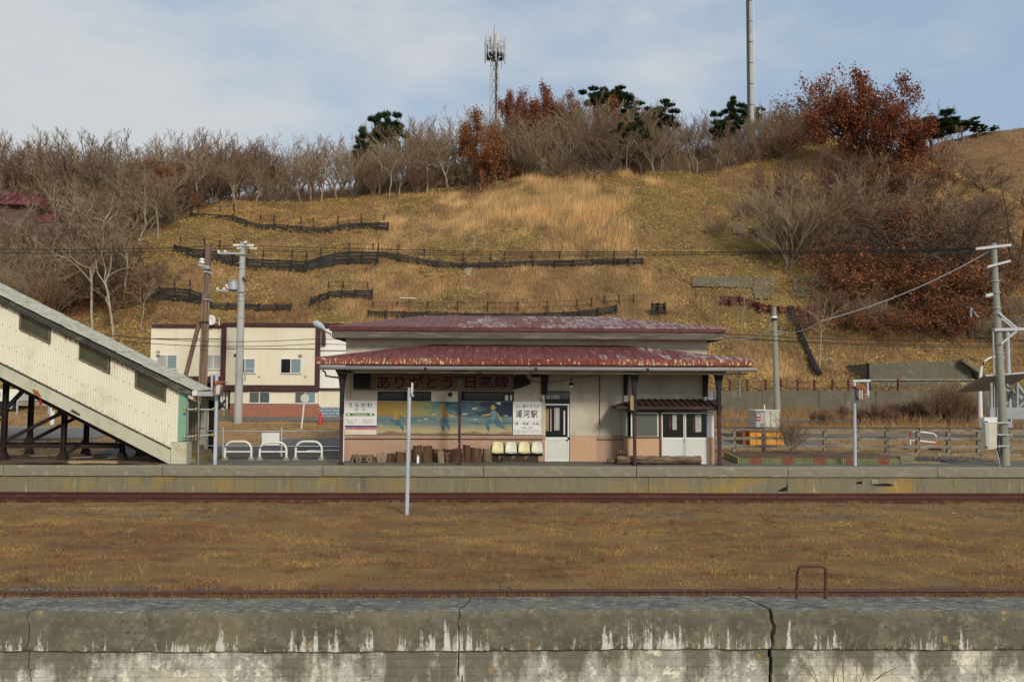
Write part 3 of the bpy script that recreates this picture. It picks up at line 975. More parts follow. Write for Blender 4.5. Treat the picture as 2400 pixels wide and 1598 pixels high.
cuts = [crack(-30, 40), crack(at(66, 1460, 11.83).x, 42), crack(at(1078, 1460, 11.83).x, 44), crack(at(1808, 1460, 11.83).x, 41), crack(30, 46)]
gaps = [0, .02, .02, .055, 0]
bb = MB()
bb.box(-30, 30, 12.0, 12.5, -1.9, .2)
bb.build('crack_core', 'joint_dark', wall)
for i in range(4):
    k = len(CAPP)
    fa, fb = cuts[i], cuts[i + 1]
    n = max(8, int((fb(11.83, 0) - fa(11.83, 0)) / .05))
    prof = np.array(CAPP)
    xa = np.array([fa(*p) for p in CAPP]) + gaps[i] / 2
    xb = np.array([fb(*p) for p in CAPP]) - gaps[i + 1] / 2
    u = np.linspace(0, 1, n + 1)[:, None]
    X = xa + (xb - xa) * u
    yy, zz = np.broadcast_to(prof[:, 0], X.shape), np.broadcast_to(prof[:, 1], X.shape)
    e = .012 * fnoise(X, zz * 3 + yy, 5, 30) + .008 * fnoise(X, zz * 3 + yy, 16, 31)
    edge = np.where((zz > .24) & (zz < .3) & (yy < 11.95), 1.5, .6)
    vs = [tuple(v) for v in np.stack([X, yy + e * edge, zz + e * edge * .7 + .012 * np.sin(X * .6)], -1).reshape(-1, 3)]
    m2 = MB()
    m2.v = vs
    for q in range(n):
        for j in range(k - 1):
            m2.f.append((q * k + j, q * k + j + 1, (q + 1) * k + j + 1, (q + 1) * k + j))
            m2.m.append(0 if j <= 5 else 1)
    m2.f += [tuple(range(k))[::-1], tuple(range(n * k, n * k + k))]
    m2.m += [1, 1]
    m2.build('cap_block', ['cap_top', 'cap_face'], wall, smooth=True)
    z = -.275
    while z > -1.7:
        hgt = .125
        xa, xb = fa(11.83, z) + gaps[i] * .5, fb(11.83, z) - gaps[i + 1] * .5
        off = rnd.uniform(-.004, .004)
        c = MB()
        c.box(xa, xb, 11.905 + off, 12.05, z - hgt + .006, z)
        c.build('board_marked_course', 'lower_wall', wall)
        c = MB()
        c.box(xa, xb, 11.899, 12.0, z - hgt, z - hgt + .005)
        c.build('board_seam', 'lower_wall', wall)
        z -= hgt
# rusty grab hoop of a ladder
hh = crop(1600, 1300, 2.944)
p0, p1, p2 = at(*hh(785, 262), 12.45), at(*hh(792, 78), 12.45), at(*hh(988, 78), 12.45)
p3 = at(*hh(985, 262), 12.45)
arc = [p0 - Vector((0, 0, .12)), p0, p1 - Vector((0, 0, .09))]
for a in (30, 60, 90):
    arc.append(p1 + Vector((.08 - .08 * math.cos(R(a)), 0, -.08 + .08 * math.sin(R(a)))))
for a in (0, 30, 60, 90):
    arc.append(p2 + Vector((-.08 + .08 * math.sin(R(a)), 0, -.08 + .08 * math.cos(R(a)))))
arc += [p3, p3 - Vector((0, 0, .12))]
tag(MB().tube(arc, .024, 10).build('grab_hoop', 'rust_pipe', smooth=True), 'rusty bent pipe hoop standing on the foreground wall top', 'handrail')
# ------------------------------------------------------------------ the station building
YW, YC = 29.6, 27.75          # wall plane, canopy eave plane
st = thing('station_building', 'long low station building with faded red double roof on the platform', 'building', (at(1240, 1085, YW).x, YW, .9))
XL, XR = at(*c3(272, 700), YW).x, at(*c4(1637, 400), YW).x
ZT = at(*c3(1000, 285), 29.3).z + .05
DEPTH = 6.4
# openings of the front wall (X0, X1, Z0, Z1)
def rect(P0, P1, Y=YW):
    p, q = at(*P0, Y), at(*P1, Y)
    return (min(p.x, q.x), max(p.x, q.x), min(p.z, q.z), max(p.z, q.z))


op_tr1 = rect(c3(568, 772), c3(1060, 858))
op_tr2 = rect(c3(1335, 772), c3(1820, 860))
op_door = rect(c4(147, 768), c4(374, 1421))


def wall_with_holes(b, x0, x1, z0, z1, holes, y0, y1):
    xs = sorted({x0, x1, *[h_[0] for h_ in holes], *[h_[1] for h_ in holes]})
    zs = sorted({z0, z1, *[h_[2] for h_ in holes], *[h_[3] for h_ in holes]})
    xs, zs = [x for x in xs if x0 <= x <= x1], [z for z in zs if z0 <= z <= z1]
    for i in range(len(xs) - 1):
        run = None
        for j in range(len(zs) - 1):
            cx, cz = (xs[i] + xs[i + 1]) / 2, (zs[j] + zs[j + 1]) / 2
            solid = not any(h_[0] < cx < h_[1] and h_[2] < cz < h_[3] for h_ in holes)
            if solid:
                run = (run[0], zs[j + 1]) if run else (zs[j], zs[j + 1])
            if (not solid or j == len(zs) - 2) and run:
                b.box(xs[i], xs[i + 1], y0, y1, run[0], run[1])
                run = None
    return b


ZLED = at(*c3(900, 1172), YW).z            # bottom of the cream field
ZCAN = at(*c3(1300, 352), YW).z            # where the canopy roof meets the wall
wb = wall_with_holes(MB(), XL, XR, ZLED, ZCAN, [op_tr1, op_tr2, op_door], YW, YW + .18)
wb.build('wall', 'wall_cream', st)
wall_with_holes(MB(), XL, XR, ZCAN + .002, ZT, [], YW + .002, YW + .18).build('upper_wall', 'wall_upper', st)
wall_with_holes(MB(), XL, XR, .88, ZLED - .002, [op_door], YW - .012, YW + .18).build('lower_wall', 'wall_tan', st, label='tan painted lower wall with flaking spots')
xd = at(*c4(372, 1000), YW).x
xp = at(*c4(620, 1000), YW).x
MB().box(xd + .01, xp, YW - .03, YW - .013, .88, ZLED - .01).build('dado_panel', 'wall_peach', st)
MB().box(xd + .01, xp, YW - .02, YW - .001, ZLED, at(*c4(500, 755), YW).z).build('wall_panel', 'wall_cream', st)
for (a, z) in ((XL - .01, op_door[0] - .09), (at(*c4(626, 1180), YW).x, at(*c4(885, 1180), YW).x)):
    MB().box(a, z, YW - .05, YW - .014, at(*c3(900, 1205), YW).z, ZLED - .004).build('wall_moulding', 'tan_moulding', st)
    MB().box(a, z, YW - .062, YW - .014, at(*c3(900, 1209), YW).z, at(*c3(900, 1206), YW).z).build('moulding_edge', 'joint_dark', st)
bx = MB()
bx.box(XL + .18, XR - .18, YW + DEPTH - .18, YW + DEPTH, .88, ZT)
bx.box(XL, XL + .18, YW + .18, YW + DEPTH, .88, ZT)
bx.box(XR - .18, XR, YW + .18, YW + DEPTH, .88, ZT)
bx.build('rear_and_side_walls', 'wall_upper', st)
MB().box(XL + .18, XR - .18, YW + .18, YW + DEPTH - .18, .88, .93).build('floor', 'soil', st)
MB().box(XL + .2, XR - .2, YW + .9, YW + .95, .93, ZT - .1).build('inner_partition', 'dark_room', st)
# joints of the boarded wall
for (p, q) in ((c3(318, 610), c3(318, 845)), (c4(650, 625), c4(650, 760)), (c4(80, 640), c4(80, 850))):
    pbox(MB(), p, (q[0] + .8, q[1]), YW - .006, YW + .01).build('panel_joint', 'tan_moulding', st)
for yy in (760, 870):
    pbox(MB(), c4(660, yy), c4(1590, yy + 4), YW - .006, YW + .01).build('panel_joint', 'tan_moulding', st)
pbox(MB(), c4(114, 805), c4(142, 1175), YW - .04, YW).build('door_jamb_board', 'wall_cream', st)
# transom windows
for (P0, P1, panes) in ((c3(565, 768), c3(1062, 861), ((585, 808), (833, 985), (990, 1050))), (c3(1332, 768), c3(1822, 863), ((1345, 1725), (1738, 1770), (1785, 1808)))):
    f = pbox(MB(), P0, P1, YW + .14, YW + .17)
    w = f.build('transom_window', 'window_frame_dark', st)
    for (a, z) in panes:
        pbox(MB(), c3(a, 785), c3(z, 850), YW + .11, YW + .138).build('pane', 'glass_dark', w)
    pbox(MB(), (P0[0], P1[1] - 1.5), P1, YW - .02, YW + .13).build('sill', 'window_frame_dark', w)
w = pbox(MB(), c3(1738, 806), c3(1768, 856), YW + .09, YW + .108).build('bright_view_panel', 'sign_white', st)  # white panels stand in for daylight seen through the building
w = pbox(MB(), c3(1785, 806), c3(1803, 856), YW + .09, YW + .108).build('bright_view_panel', 'sign_white', st)
w = pbox(MB(), c3(1060, 770), c3(1300, 857), YW - .01, YW + .01).build('white_infill_panel', 'wall_upper', st)
p = at(*c3(1235, 800), YW)
MB().tube([(p.x, YW - .045, p.z), (p.x, YW - .005, p.z)], .085, 16).build('round_vent', 'window_frame_dark', st)
# door
d = pbox(MB(), c4(150, 886), c4(369, 900), YW + .02, YW + .07)
pbox(d, c4(143, 1192), c4(369, 1216), YW + .02, YW + .07)
pbox(d, c4(355, 900), c4(369, 1421), YW + .02, YW + .07)
pbox(d, c4(143, 900), c4(150, 1421), YW + .02, YW + .07)
pbox(d, c4(150, 1395), c4(355, 1421), YW + .02, YW + .07)
door = d.build('door', 'white_frame', st, label='white framed glazed sliding door')
pbox(MB(), c4(150, 1216), c4(355, 1395), YW + .035, YW + .06).build('door_panel', 'white_door', door)
pbox(MB(), c4(150, 900), c4(355, 1192), YW + .045, YW + .055).build('pane', 'glass_dark', door)
pbox(MB(), c4(346, 1212), c4(362, 1222), YW - .02, YW + .02).build('handle', 'black_paint', door)
for (a, z, t0, t1, mm) in ((150, 182, 935, 1135, 'wood_cut'), (232, 280, 925, 1130, 'curtain'), (196, 205, 930, 1140, 'curtain'), (318, 330, 950, 1170, 'white_frame')):
    pbox(MB(), c4(a, t0), c4(z, t1), YW + .03, YW + .044).build('view_inside', mm, door)
t = pbox(MB(), c4(147, 768), c4(374, 884), YW + .08, YW + .12).build('transom_window', 'window_frame_dark', st)
pbox(MB(), c4(154, 778), c4(370, 842), YW + .06, YW + .078).build('pane', 'glass_bluegrey', t)
for (a, z) in ((158, 196), (202, 222), (226, 280)):
    pbox(MB(), c4(a, 806), c4(z, 842), YW + .045, YW + .058).build('painted_bright_view', 'curtain', t)  # pale plates before the glass, painted as bright windows seen through it

# upper hip roof
UE = 28.95
ue = [at(*c3(133, 172), UE), at(*c4(1803, 212), UE)]
xa, xz, ze = ue[0].x, ue[1].x, ue[0].z * .5 + ue[1].z * .5
hd = (DEPTH + 1.2) / 2
ridge_y = UE + hd
ra, rz = at(*c3(1010, 88), ridge_y), at(*c4(720, 92), ridge_y)
zr = (ra.z + rz.z) / 2


def roof_face(parent, name, mats, a, zc_, ta, tz, y0, y1, z0, z1, ycap=None, width=.33, thick=.035, split=2):
    """strips of sheet metal up a hipped slope; each sheet its own piece. a,zc_: eave X ends; ta,tz: top X ends"""
    n = int(round((zc_ - a) / width))
    for i in range(n):
        x0, x1 = a + (zc_ - a) * i / n, a + (zc_ - a) * (i + 1) / n - .012

        def top(x):
            if x < ta:
                return (x - a) / max(1e-6, ta - a)
            if x > tz:
                return (zc_ - x) / max(1e-6, zc_ - tz)
            return 1.0
        # strips lean with the perspective of a real seam: they run straight up the slope
        tt = sorted({0.0, 1.0} | {min(1, (j + (.5 if i % 2 else 0)) / split) for j in range(split + 1)})
        for j in range(len(tt) - 1):
            s0, s1 = tt[j], tt[j + 1]
            l0, l1 = min(s0, top(x0)), min(s1, top(x0))
            q0, q1 = min(s0, top(x1)), min(s1, top(x1))
            if l1 - l0 < .01 and q1 - q0 < .01:
                continue
            jit = rnd.uniform(0, .008) - j * .006 * 0
            def P(x, s, up):
                return (x, y0 + (y1 - y0) * s, z0 + (z1 - z0) * s + up + jit)
            b_ = MB()
            up = thick
            vs = [P(x0, l0, 0), P(x1, q0, 0), P(x1, q1, 0), P(x0, l1, 0), P(x0, l0, up), P(x1, q0, up), P(x1, q1, up), P(x0, l1, up)]
            b_.add(vs, [(3, 2, 1, 0), (4, 5, 6, 7), (0, 1, 5, 4), (1, 2, 6, 5), (2, 3, 7, 6), (3, 0, 4, 7)])
            u = (x0 - a) / (zc_ - a)
            chalk = mats[1] if rnd.random() < mats[2](u, s0) else mats[0]
            b_.build('roof_sheet', chalk, parent)


rf = MB()
rf.add([(xa, UE, ze), (xz, UE, ze), (xz, UE + 2 * hd, ze), (xa, UE + 2 * hd, ze), (ra.x, ridge_y, zr), (rz.x, ridge_y, zr)],
       [(0, 1, 5, 4), (2, 3, 4, 5), (3, 0, 4), (1, 2, 5)])
roof = rf.build('upper_roof', 'eave_red', st)
roof_face(roof, 'upper', ('roof_red', 'roof_red_chalky', lambda u, s: min(1, max(.0, (u - .22) * 2.2))), xa - .02, xz + .02, ra.x, rz.x, UE - .04, ridge_y, ze, zr, width=.31)
eb = MB()
zb0 = at(*c3(600, 214), UE).z
eb.box(xa, xz, UE - .03, UE, zb0, ze + .005)
eb.box(xa - .03, xa, UE - .03, UE + 2 * hd, zb0, ze + .005)
eb.box(xz, xz + .03, UE - .03, UE + 2 * hd, zb0, ze + .005)
eb.build('eave_flashing', 'eave_red', roof)
n = 9
for i in range(n + 1):
    x = xa + (xz - xa) * i / n
    MB().box(x - .012, x + .012, UE - .045, UE - .031, zb0 + .01, ze).build('gutter_clip', 'eave_wood', roof)
zb1 = at(*c3(600, 282), UE).z
nb = 5
for i in range(nb):
    x0, x1 = xa + .06 + (xz - xa - .12) * i / nb, xa + .06 + (xz - xa - .12) * (i + 1) / nb - .01
    MB().box(x0, x1, UE + .02, UE + .07, zb1, zb0 - .004).build('fascia_board', 'eave_wood', roof)
MB().box(xa + .06, xa + .1, UE + .071, UE + 2 * hd, zb1, zb0 - .004).build('fascia_board', 'eave_wood', roof)
MB().box(xz - .1, xz - .06, UE + .071, UE + 2 * hd, zb1, zb0 - .004).build('fascia_board', 'eave_wood', roof)
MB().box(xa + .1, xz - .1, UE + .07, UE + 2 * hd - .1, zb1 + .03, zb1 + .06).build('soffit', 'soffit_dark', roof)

# canopy roof over the platform
ce = [at(*c3(12, 468), YC), at(*c4(2053, 488), YC)]
xa, xz, ze = ce[0].x, ce[1].x, (ce[0].z + ce[1].z) / 2
ta, tz = at(*c3(1050, 352), YW).x, at(*c4(870, 362), YW).x
can = MB()
can.add([(xa, YC, ze), (xz, YC, ze), (xz, YW - .01, ze), (xa, YW - .01, ze), (ta, YW - .01, ZCAN), (tz, YW - .01, ZCAN)],
        [(0, 1, 5, 4), (3, 0, 4), (1, 2, 5), (3, 2, 1, 0)])
canopy = can.build('canopy', 'eave_red', st)
roof_face(canopy, 'canopy', ('roof_red', 'roof_red_chalky', lambda u, s: min(1, max(0, (u - .62) * 4))), xa - .02, xz + .02, ta, tz, YC - .05, YW - .02, ze, ZCAN, width=.315)
zf = at(*c3(600, 521), YC).z
X = xa - .02
while X < xz:
    L = rnd.uniform(.35, .6)
    u = (X - xa) / (xz - xa)
    MB().box(X, min(X + L, xz) - .004, YC - .06 + rnd.uniform(-.004, .004), YC - .025, zf, ze + .015).build('fascia_plate', 'fascia_few' if .30 < u < .66 else 'fascia_mix', canopy)
    X += L
bb = MB()
zs0, zs1 = at(*c3(700, 535), YC).z, at(*c3(700, 523), YC).z
bb.box(xa + .1, xz - .02, YC - .02, YC + .12, zs0, zf - .002)
bb.build('fascia_backing', 'eave_red', canopy)
gx0, gx1 = at(*c3(42, 556), YC - .12).x, at(*c4(2090, 560), YC - .12).x
gz0, gz1 = at(*c3(700, 577), YC - .12).z, at(*c3(700, 541), YC - .12).z
gcz = (gz0 + gz1) / 2
gb = MB()
pr = [(-.075, .5), (-.075, -.1), (-.055, -.42), (0, -.5), (.055, -.42), (.075, -.1), (.075, .5), (.06, .5), (.06, -.05), (.045, -.34), (0, -.42), (-.045, -.34), (-.06, -.05), (-.06, .5)]
hgt = (gz1 - gz0)
k = len(pr)
gb.add([(x, YC - .13 + p[0], gcz + p[1] * hgt) for x in (gx0, gx1) for p in pr], [(j, (j + 1) % k, (j + 1) % k + k, j + k) for j in range(k)] + [tuple(range(k))[::-1], tuple(range(k, 2 * k))])
gut = gb.build('gutter', 'aluminium', canopy)
for px in (c3(1012, 0)[0], c4(60, 0)[0], c4(1078, 0)[0]):
    x = at(px, 860, YC).x
    MB().box(x - .05, x + .05, YC - .215, YC - .206, gz0 - .02, gz1 - .03).build('gutter_joint', 'black_paint', gut)
sx0, sx1 = at(*c3(350, 590), YC).x, at(*c4(2003, 600), YC).x
MB().box(sx0, sx1, YC + .02, YC + .1, at(*c3(900, 606), YC).z, at(*c3(900, 588), YC).z).build('soffit_edge_board', 'soffit_strip', canopy)
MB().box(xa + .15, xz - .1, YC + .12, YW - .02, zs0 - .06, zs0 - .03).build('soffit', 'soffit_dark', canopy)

# canopy posts with flared heads
zs = zs0 - .06


def post(pxl, pxr, pyb, Y, lean=0, head=True):
    a, z = at(pxl, pyb, Y), at(pxr, pyb, Y)
    w = z.x - a.x
    cx = (a.x + z.x) / 2
    P = MB()
    zm = .9 + 1.75
    P.box(cx - w / 2, cx + w / 2, Y - .06, Y + .06, .9, zm)
    o = P.build('post', 'post_maroon', st)
    Q = MB()
    Q.box(cx - w / 2 - .012, cx + w / 2 + .012, Y - .07, Y + .07, zm + .002, zs)
    Q.build('post_head', 'post_black', o)
    for sgn in (-1, 1):
        B = MB()
        pts = [(0, 0), (.0, -.85), (.03, -.55), (.07, -.3), (.16, -.12), (.26, -.02), (.26, 0)]
        B.prism([(cx + sgn * (w / 2 + .013 + p_[0]), zs - .003 + p_[1]) for p_ in pts], Y - .05, Y + .05)
        B.build('bracket', 'post_black', o)
    MB().box(cx - w / 2 - .04, cx + w / 2 + .04, Y - .1, Y + .1, .9, .93).build('base_plate', 'post_black', o)
    # beam back to the wall
    MB().box(cx - .06, cx + .06, Y + .08, YW - .04, zs - .16, zs - .002).build('beam', 'post_black', o)
    return o


YP = 28.15
pl = post(*[c3(216, 0)[0], c3(246, 0)[0]], 1086, YP)
pm = post(c3(1305, 0)[0], c3(1329, 0)[0], 1087, YP)
pr_ = post(c4(958, 0)[0], c4(985, 0)[0], 1089, YP)
pe = post(c4(1737, 0)[0], c4(1765, 0)[0], 1091, YP)
for (a, z, bot) in ((112, 172, 800), (872, 908, 812), (1603, 1645, 828)):
    bk = MB()
    pprism(bk, [c4(a, 620), c4(z + 8, 620), c4(z, 700), c4(z - 6, bot), c4(a + 4, bot), c4(a, 760)], YW - .12, YW - .005)
    bk.build('wall_bracket', 'post_black', st)
for (p0_, p1_) in ((c4(872, 810), c4(906, 866)), (c4(1606, 822), c4(1644, 856)), (c4(118, 806), c4(140, 850))):
    pbox(MB(), p0_, p1_, YW - .17, YW - .121).build('switch_box', 'sign_back', st)
# drain pipe elbow on the left and white down pipe
pp = [at(*c3(240, 648), YC + .1), at(*c3(150, 640), YC + .1), at(*c3(92, 628), YC), at(*c3(88, 596), YC - .1), at(*c3(60, 578), YC - .12)]
MB().tube(pp, .03, 8).build('drain_elbow', 'post_black', canopy, smooth=True)
a = at(*c3(256, 1000), YW - .25)
MB().tube([(a.x, YW - .25, .9), (a.x, YW - .25, at(*c3(256, 735), YW).z), (a.x + .02, YW - .2, at(*c3(256, 700), YW).z), (a.x - .01, YW - .2, at(*c3(256, 610), YW).z)], .045, 10).build('down_pipe', 'white_paint', st, smooth=True)
a = at(*c4(1815, 700), YW)
MB().tube([(a.x, YC + .3, at(*c4(1815, 830), YC + .3).z), (a.x, YC + .3, zs)], .035, 10).build('hanging_pipe', 'aluminium', canopy, smooth=True)
# conduits and lamp under the canopy
MB().tube([at(*c4(0, 675), YW - .5), at(*c4(160, 700), YW - .5), at(*c4(400, 656), YW - .5), at(*c4(625, 618), YW - .5)], .012, 5).build('wire', 'cable_black', canopy)
MB().tube([at(*c4(648, 622), YW - .03), at(*c4(648, 1090), YW - .03)], .014, 6).build('conduit', 'rust_pipe', st)
MB().tube([at(*c4(648, 1090), YW - .03), at(*c4(650, 1172), YW - .03)], .012, 6).build('conduit', 'wall_cream', st)
a = at(*c4(642, 1096), YW - .03)
MB().tube([(a.x, YW - .06, a.z), (a.x, YW - .014, a.z)], .045, 12).build('junction_box', 'wall_cream', st)
lp = at(*c4(388, 722), YW - .7)
lamp = thing('pendant_lamp', 'small round pendant lamp hanging under the canopy left of the hut', 'lamp', (lp.x, lp.y, zs))
MB().tube([(lp.x, lp.y, zs), (lp.x, lp.y, lp.z + .1)], .012, 6).build('rod', 'cable_black', lamp)
MB().tube([(lp.x, lp.y, lp.z + .13), (lp.x, lp.y, lp.z + .02)], [.05, .10], 12).build('lamp_holder', 'black_paint', lamp)
MB().ball((lp.x, lp.y, lp.z), .085).build('globe', 'sign_back', lamp, smooth=True)
# wall mounted street lamp at the left gable
hd_ = at(*c2(970, 165), 31)
sl = thing('street_lamp', 'grey street lamp head jutting out from the left gable of the station', 'lamp', (XL, 31, hd_.z - .3))
MB().tube([(XL - .02, 31, hd_.z - .75), (XL - .35, 31, hd_.z - .5), at(*c2(1060, 225), 31), at(*c2(1020, 205), 31)], .035, 8).build('arm', 'white_paint', sl, smooth=True)
MB().tube([at(*c2(1025, 205), 31), at(*c2(985, 172), 31), at(*c2(945, 150), 31), at(*c2(918, 142), 31)], [.05, .13, .14, .06], 10).build('lamp_head', 'lamp_blue_grey', sl, smooth=True)
pbox(MB(), c2(1033, 200), c2(1074, 268), 31.05, 31.2).build('ballast_box', 'white_paint', sl)

# ------------------------------------------------------------------ ticket hut
YH = 28.62
hx0, hx1 = at(*c4(900, 1200), YH).x, at(*c4(1699, 1200), YH).x
hut = thing('ticket_hut', 'small projecting ticket hut with dark maroon hipped roof and white sliding doors', 'hut', ((hx0 + hx1) / 2, YH, .9))
zwin0, zwin1 = at(*c4(1000, 1200), YH).z, at(*c4(1000, 962), YH).z
x_m0, x_m1 = at(*c4(1195, 1100), YH).x, at(*c4(1215, 1100), YH).x
xdr = at(*c4(1645, 1200), YH).x
MB().box(hx0, x_m0, YH, YH + .1, .88, zwin0).build('front_wall', 'wall_peach', hut)
MB().box(hx0, hx0 + .1, YH + .1, YW - .05, .88, zwin0).build('side_wall', 'wall_tan', hut)
MB().box(x_m0 + .002, x_m1, YH - .02, YH + .1, .9, zwin1).build('corner_post', 'wood_brown', hut)
MB().box(hx0 - .02, x_m0, YH - .03, YH + .12, zwin0 + .002, zwin0 + .05).build('window_sill', 'wood_brown', hut)
MB().box(xdr + .002, hx1, YH, YW - .05, at(*c4(1660, 1195), YH).z, zwin1).build('end_pier', 'sign_white', hut)
MB().box(xdr + .002, hx1 + .003, YH - .003, YW - .05, .88, at(*c4(1660, 1195), YH).z - .002).build('end_pier_dado', 'wall_peach', hut)
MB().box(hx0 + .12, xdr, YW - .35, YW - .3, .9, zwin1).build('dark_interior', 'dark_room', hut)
MB().box(hx0 + .05, hx1, YH + .1, YW - .05, .9, .93).build('floor', 'soil', hut)


def sash(P0, P1, t, Y, m, parent, name, pane):
    b_ = MB()
    (a0, b0), (a1, b1) = P0, P1
    pbox(b_, (a0, b0), (a1, b0 + t), Y, Y + .05); pbox(b_, (a0, b1 - t), (a1, b1), Y, Y + .05)
    pbox(b_, (a0, b0 + t), (a0 + t, b1 - t), Y, Y + .05); pbox(b_, (a1 - t, b0 + t), (a1, b1 - t), Y, Y + .05)
    o = b_.build(name, m, parent)
    if pane:
        pbox(MB(), (a0 + t, b0 + t), (a1 - t, b1 - t), Y + .02, Y + .03).build('pane', pane, o)
    return o


sash(c4(935, 965), c4(1190, 1197), 3.2, YH + .01, 'white_frame', hut, 'window', 'glass_frosted')
w = MB()
a = at(*c4(900, 965), YH)
w.box(hx0 + .02, hx0 + .06, YH + .1, YW - .08, zwin0 + .05, zwin1)
w.build('side_window', 'glass_frosted', hut)
for y_ in (YH + .12, YH + .45, YH + .75):
    MB().box(hx0 - .01, hx0 + .015, y_, y_ + .06, zwin0 + .05, zwin1).build('window_bar', 'white_frame', hut)
for (a_, z_) in ((1217, 1431), (1433, 1645)):
    dr = sash(c4(a_, 965), c4(z_, 1442), 3.4, YH + (.0 if a_ < 1300 else .055), 'white_frame', hut, 'sliding_door', None)
    yo = YH + (.0 if a_ < 1300 else .055)
    pbox(MB(), c4(a_ + 13, 1195), c4(z_ - 13, 1216), yo + .005, yo + .045).build('middle_rail', 'white_frame', dr)
    pbox(MB(), c4(a_ + 13, 1216), c4(z_ - 13, 1430), yo + .015, yo + .035).build('door_panel', 'white_door', dr)
    pbox(MB(), c4(a_ + 13, 980), c4(z_ - 13, 1195), yo + .02, yo + .026).build('pane', 'glass_dark', dr)
    pbox(MB(), c4(z_ - 10, 1210), c4(z_ - 4, 1240), yo - .01, yo - .001).build('handle', 'steel_grey', dr)
    for (q0, q1, t0, t1, mm) in (((100, 140, 985, 1125, 'curtain'), (70, 88, 985, 1120, 'post_maroon')) if a_ < 1300 else ((95, 150, 985, 1145, 'curtain'), (72, 90, 985, 1150, 'post_maroon'))):
        pbox(MB(), c4(a_ + q0, t0), c4(a_ + q1, t1), yo + .005, yo + .018).build('view_inside', mm, dr)
# hut roof: hip with battens
ry0, ry1 = YH - .38, YW - .02
za = at(*c4(1200, 915), ry0).z
zt = at(*c4(1300, 846), ry1).z
ex0, ex1 = at(*c4(792, 915), ry0).x, at(*c4(1783, 918), ry0).x
tx0, tx1 = at(*c4(985, 846), ry1).x, at(*c4(1722, 850), ry1).x
hr = MB()
hr.add([(ex0, ry0, za), (ex1, ry0, za), (ex1, ry1, za), (ex0, ry1, za), (tx0, ry1, zt), (tx1, ry1, zt)], [(0, 1, 5, 4), (3, 0, 4), (1, 2, 5), (3, 2, 1, 0)])
hroof = hr.build('hut_roof', 'hut_roof', hut)
nb = 16
for i in range(1, nb):
    x = ex0 + (ex1 - ex0) * i / nb
    tmax = 1.0 if tx0 <= x <= tx1 else ((x - ex0) / (tx0 - ex0) if x < tx0 else (ex1 - x) / (ex1 - tx1))
    piece('batten', (x, ry0, za + .02), (x, ry0 + (ry1 - ry0) * tmax, za + (zt - za) * tmax + .02), .035, .04, 'hut_roof', hroof)
z2 = at(*c4(1200, 945), ry0).z
MB().box(ex0 + .02, ex1 - .02, ry0 - .02, ry0 + .04, za - .075, za + .01).build('eave_board', 'hut_roof', hroof)
MB().box(ex0 + .1, ex1 - .06, ry0 + .05, ry0 + .1, z2, za - .08).build('eave_board', 'wood_brown', hroof)
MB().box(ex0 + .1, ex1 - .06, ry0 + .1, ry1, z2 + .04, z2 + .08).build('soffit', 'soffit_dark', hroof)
# small boards fixed beside the hut
tag(pbox(MB(), c4(931, 812), c4(963, 945), YP - .12, YP - .075).build('notice_board', 'wood_board'), 'narrow yellowed wooden board fixed to the post before the hut', 'board')
tag(pbox(MB(), c4(1648, 766), c4(1692, 850), YW - .2, YW - .16).build('notice_board', 'sign_white'), 'small white square board above the right end of the hut roof', 'board')

# ------------------------------------------------------------------ signs on the wall
YS = YW - .05
b1 = pbox(MB(), c3(345, 604), c3(1301, 764), YS, YW - .008).build('banner_board', 'board_tan')
tag(b1, 'long tan board with big maroon hiragana thanking letters under the canopy', 'sign')
text_mesh('ありがとう', (*c3(556, 622), *c3(1268, 752)), YS - .012, 'letter_pink', b1, 'letter_outline', fat=.03, space=1.05)
text_mesh('ありがとう', (*c3(562, 627), *c3(1262, 746)), YS - .024, 'letter_maroon', b1, 'lettering', fat=.014, space=1.05)
pprism(MB(), [c3(347, 606), c3(505, 606), c3(503, 751), c3(347, 738)], YS - .012, YS - .001).build('black_panel', 'black_paint', b1)
b2 = pbox(MB(), c3(1338, 604), c3(1814, 768), YS, YW - .008).build('banner_board', 'board_tan')
tag(b2, 'shorter tan board with three big maroon kanji right of the middle post', 'sign')
text_mesh('日高線', (*c3(1362, 622), *c3(1784, 752)), YS - .012, 'letter_pink', b2, 'letter_outline', fat=.028)
text_mesh('日高線', (*c3(1370, 628), *c3(1777, 745)), YS - .024, 'letter_maroon', b2, 'lettering', fat=.012)
b3 = pprism(MB(), [c3(1817, 640), c3(1850, 620), c3(1930, 622), c3(1945, 655), c3(1962, 662), c3(1976, 705), c3(1930, 722), c3(1880, 740), c3(1820, 755)], YS, YW - .008).build('black_cutout', 'black_paint')
tag(b3, 'black cut-out shape on the wall right of the three kanji', 'sign')
pbox(MB(), c4(20, 614), c4(100, 642), YW - .04, YW - .004).build('dark_box', 'black_paint', st)

s1 = pbox(MB(), c3(269, 855), c3(560, 1120), YS, YW - .01).build('station_name_sign', 'sign_white')
tag(s1, 'white station name sign with green arrow band and blue and pink stripes', 'sign')
YT = YS - .006
text_mesh('うらかわ', (*c3(300, 878), *c3(517, 918)), YT, 'ink', s1, bold=.012, space=1.35)
text_mesh('浦　河', (*c3(355, 928), *c3(457, 952)), YT, 'ink_grey', s1)
pprism(MB(), [c3(270, 984), c3(287, 971), c3(528, 971), c3(546, 984), c3(528, 998), c3(287, 998)], YT, YS - .001).build('green_arrow', 'sign_green', s1)
text_mesh('Urakawa', (*c3(343, 974), *c3(470, 995)), YT - .004, 'sign_white', s1)
for px in (302, 509):
    a = at(*c3(px, 984), YT)
    MB().tube([(a.x, YT - .006, a.z), (a.x, YT - .001, a.z)], .042, 14).build('dot', 'sign_white', s1)
text_mesh('え ふ え', (*c3(283, 1026), *c3(381, 1049)), YT, 'ink_grey', s1)
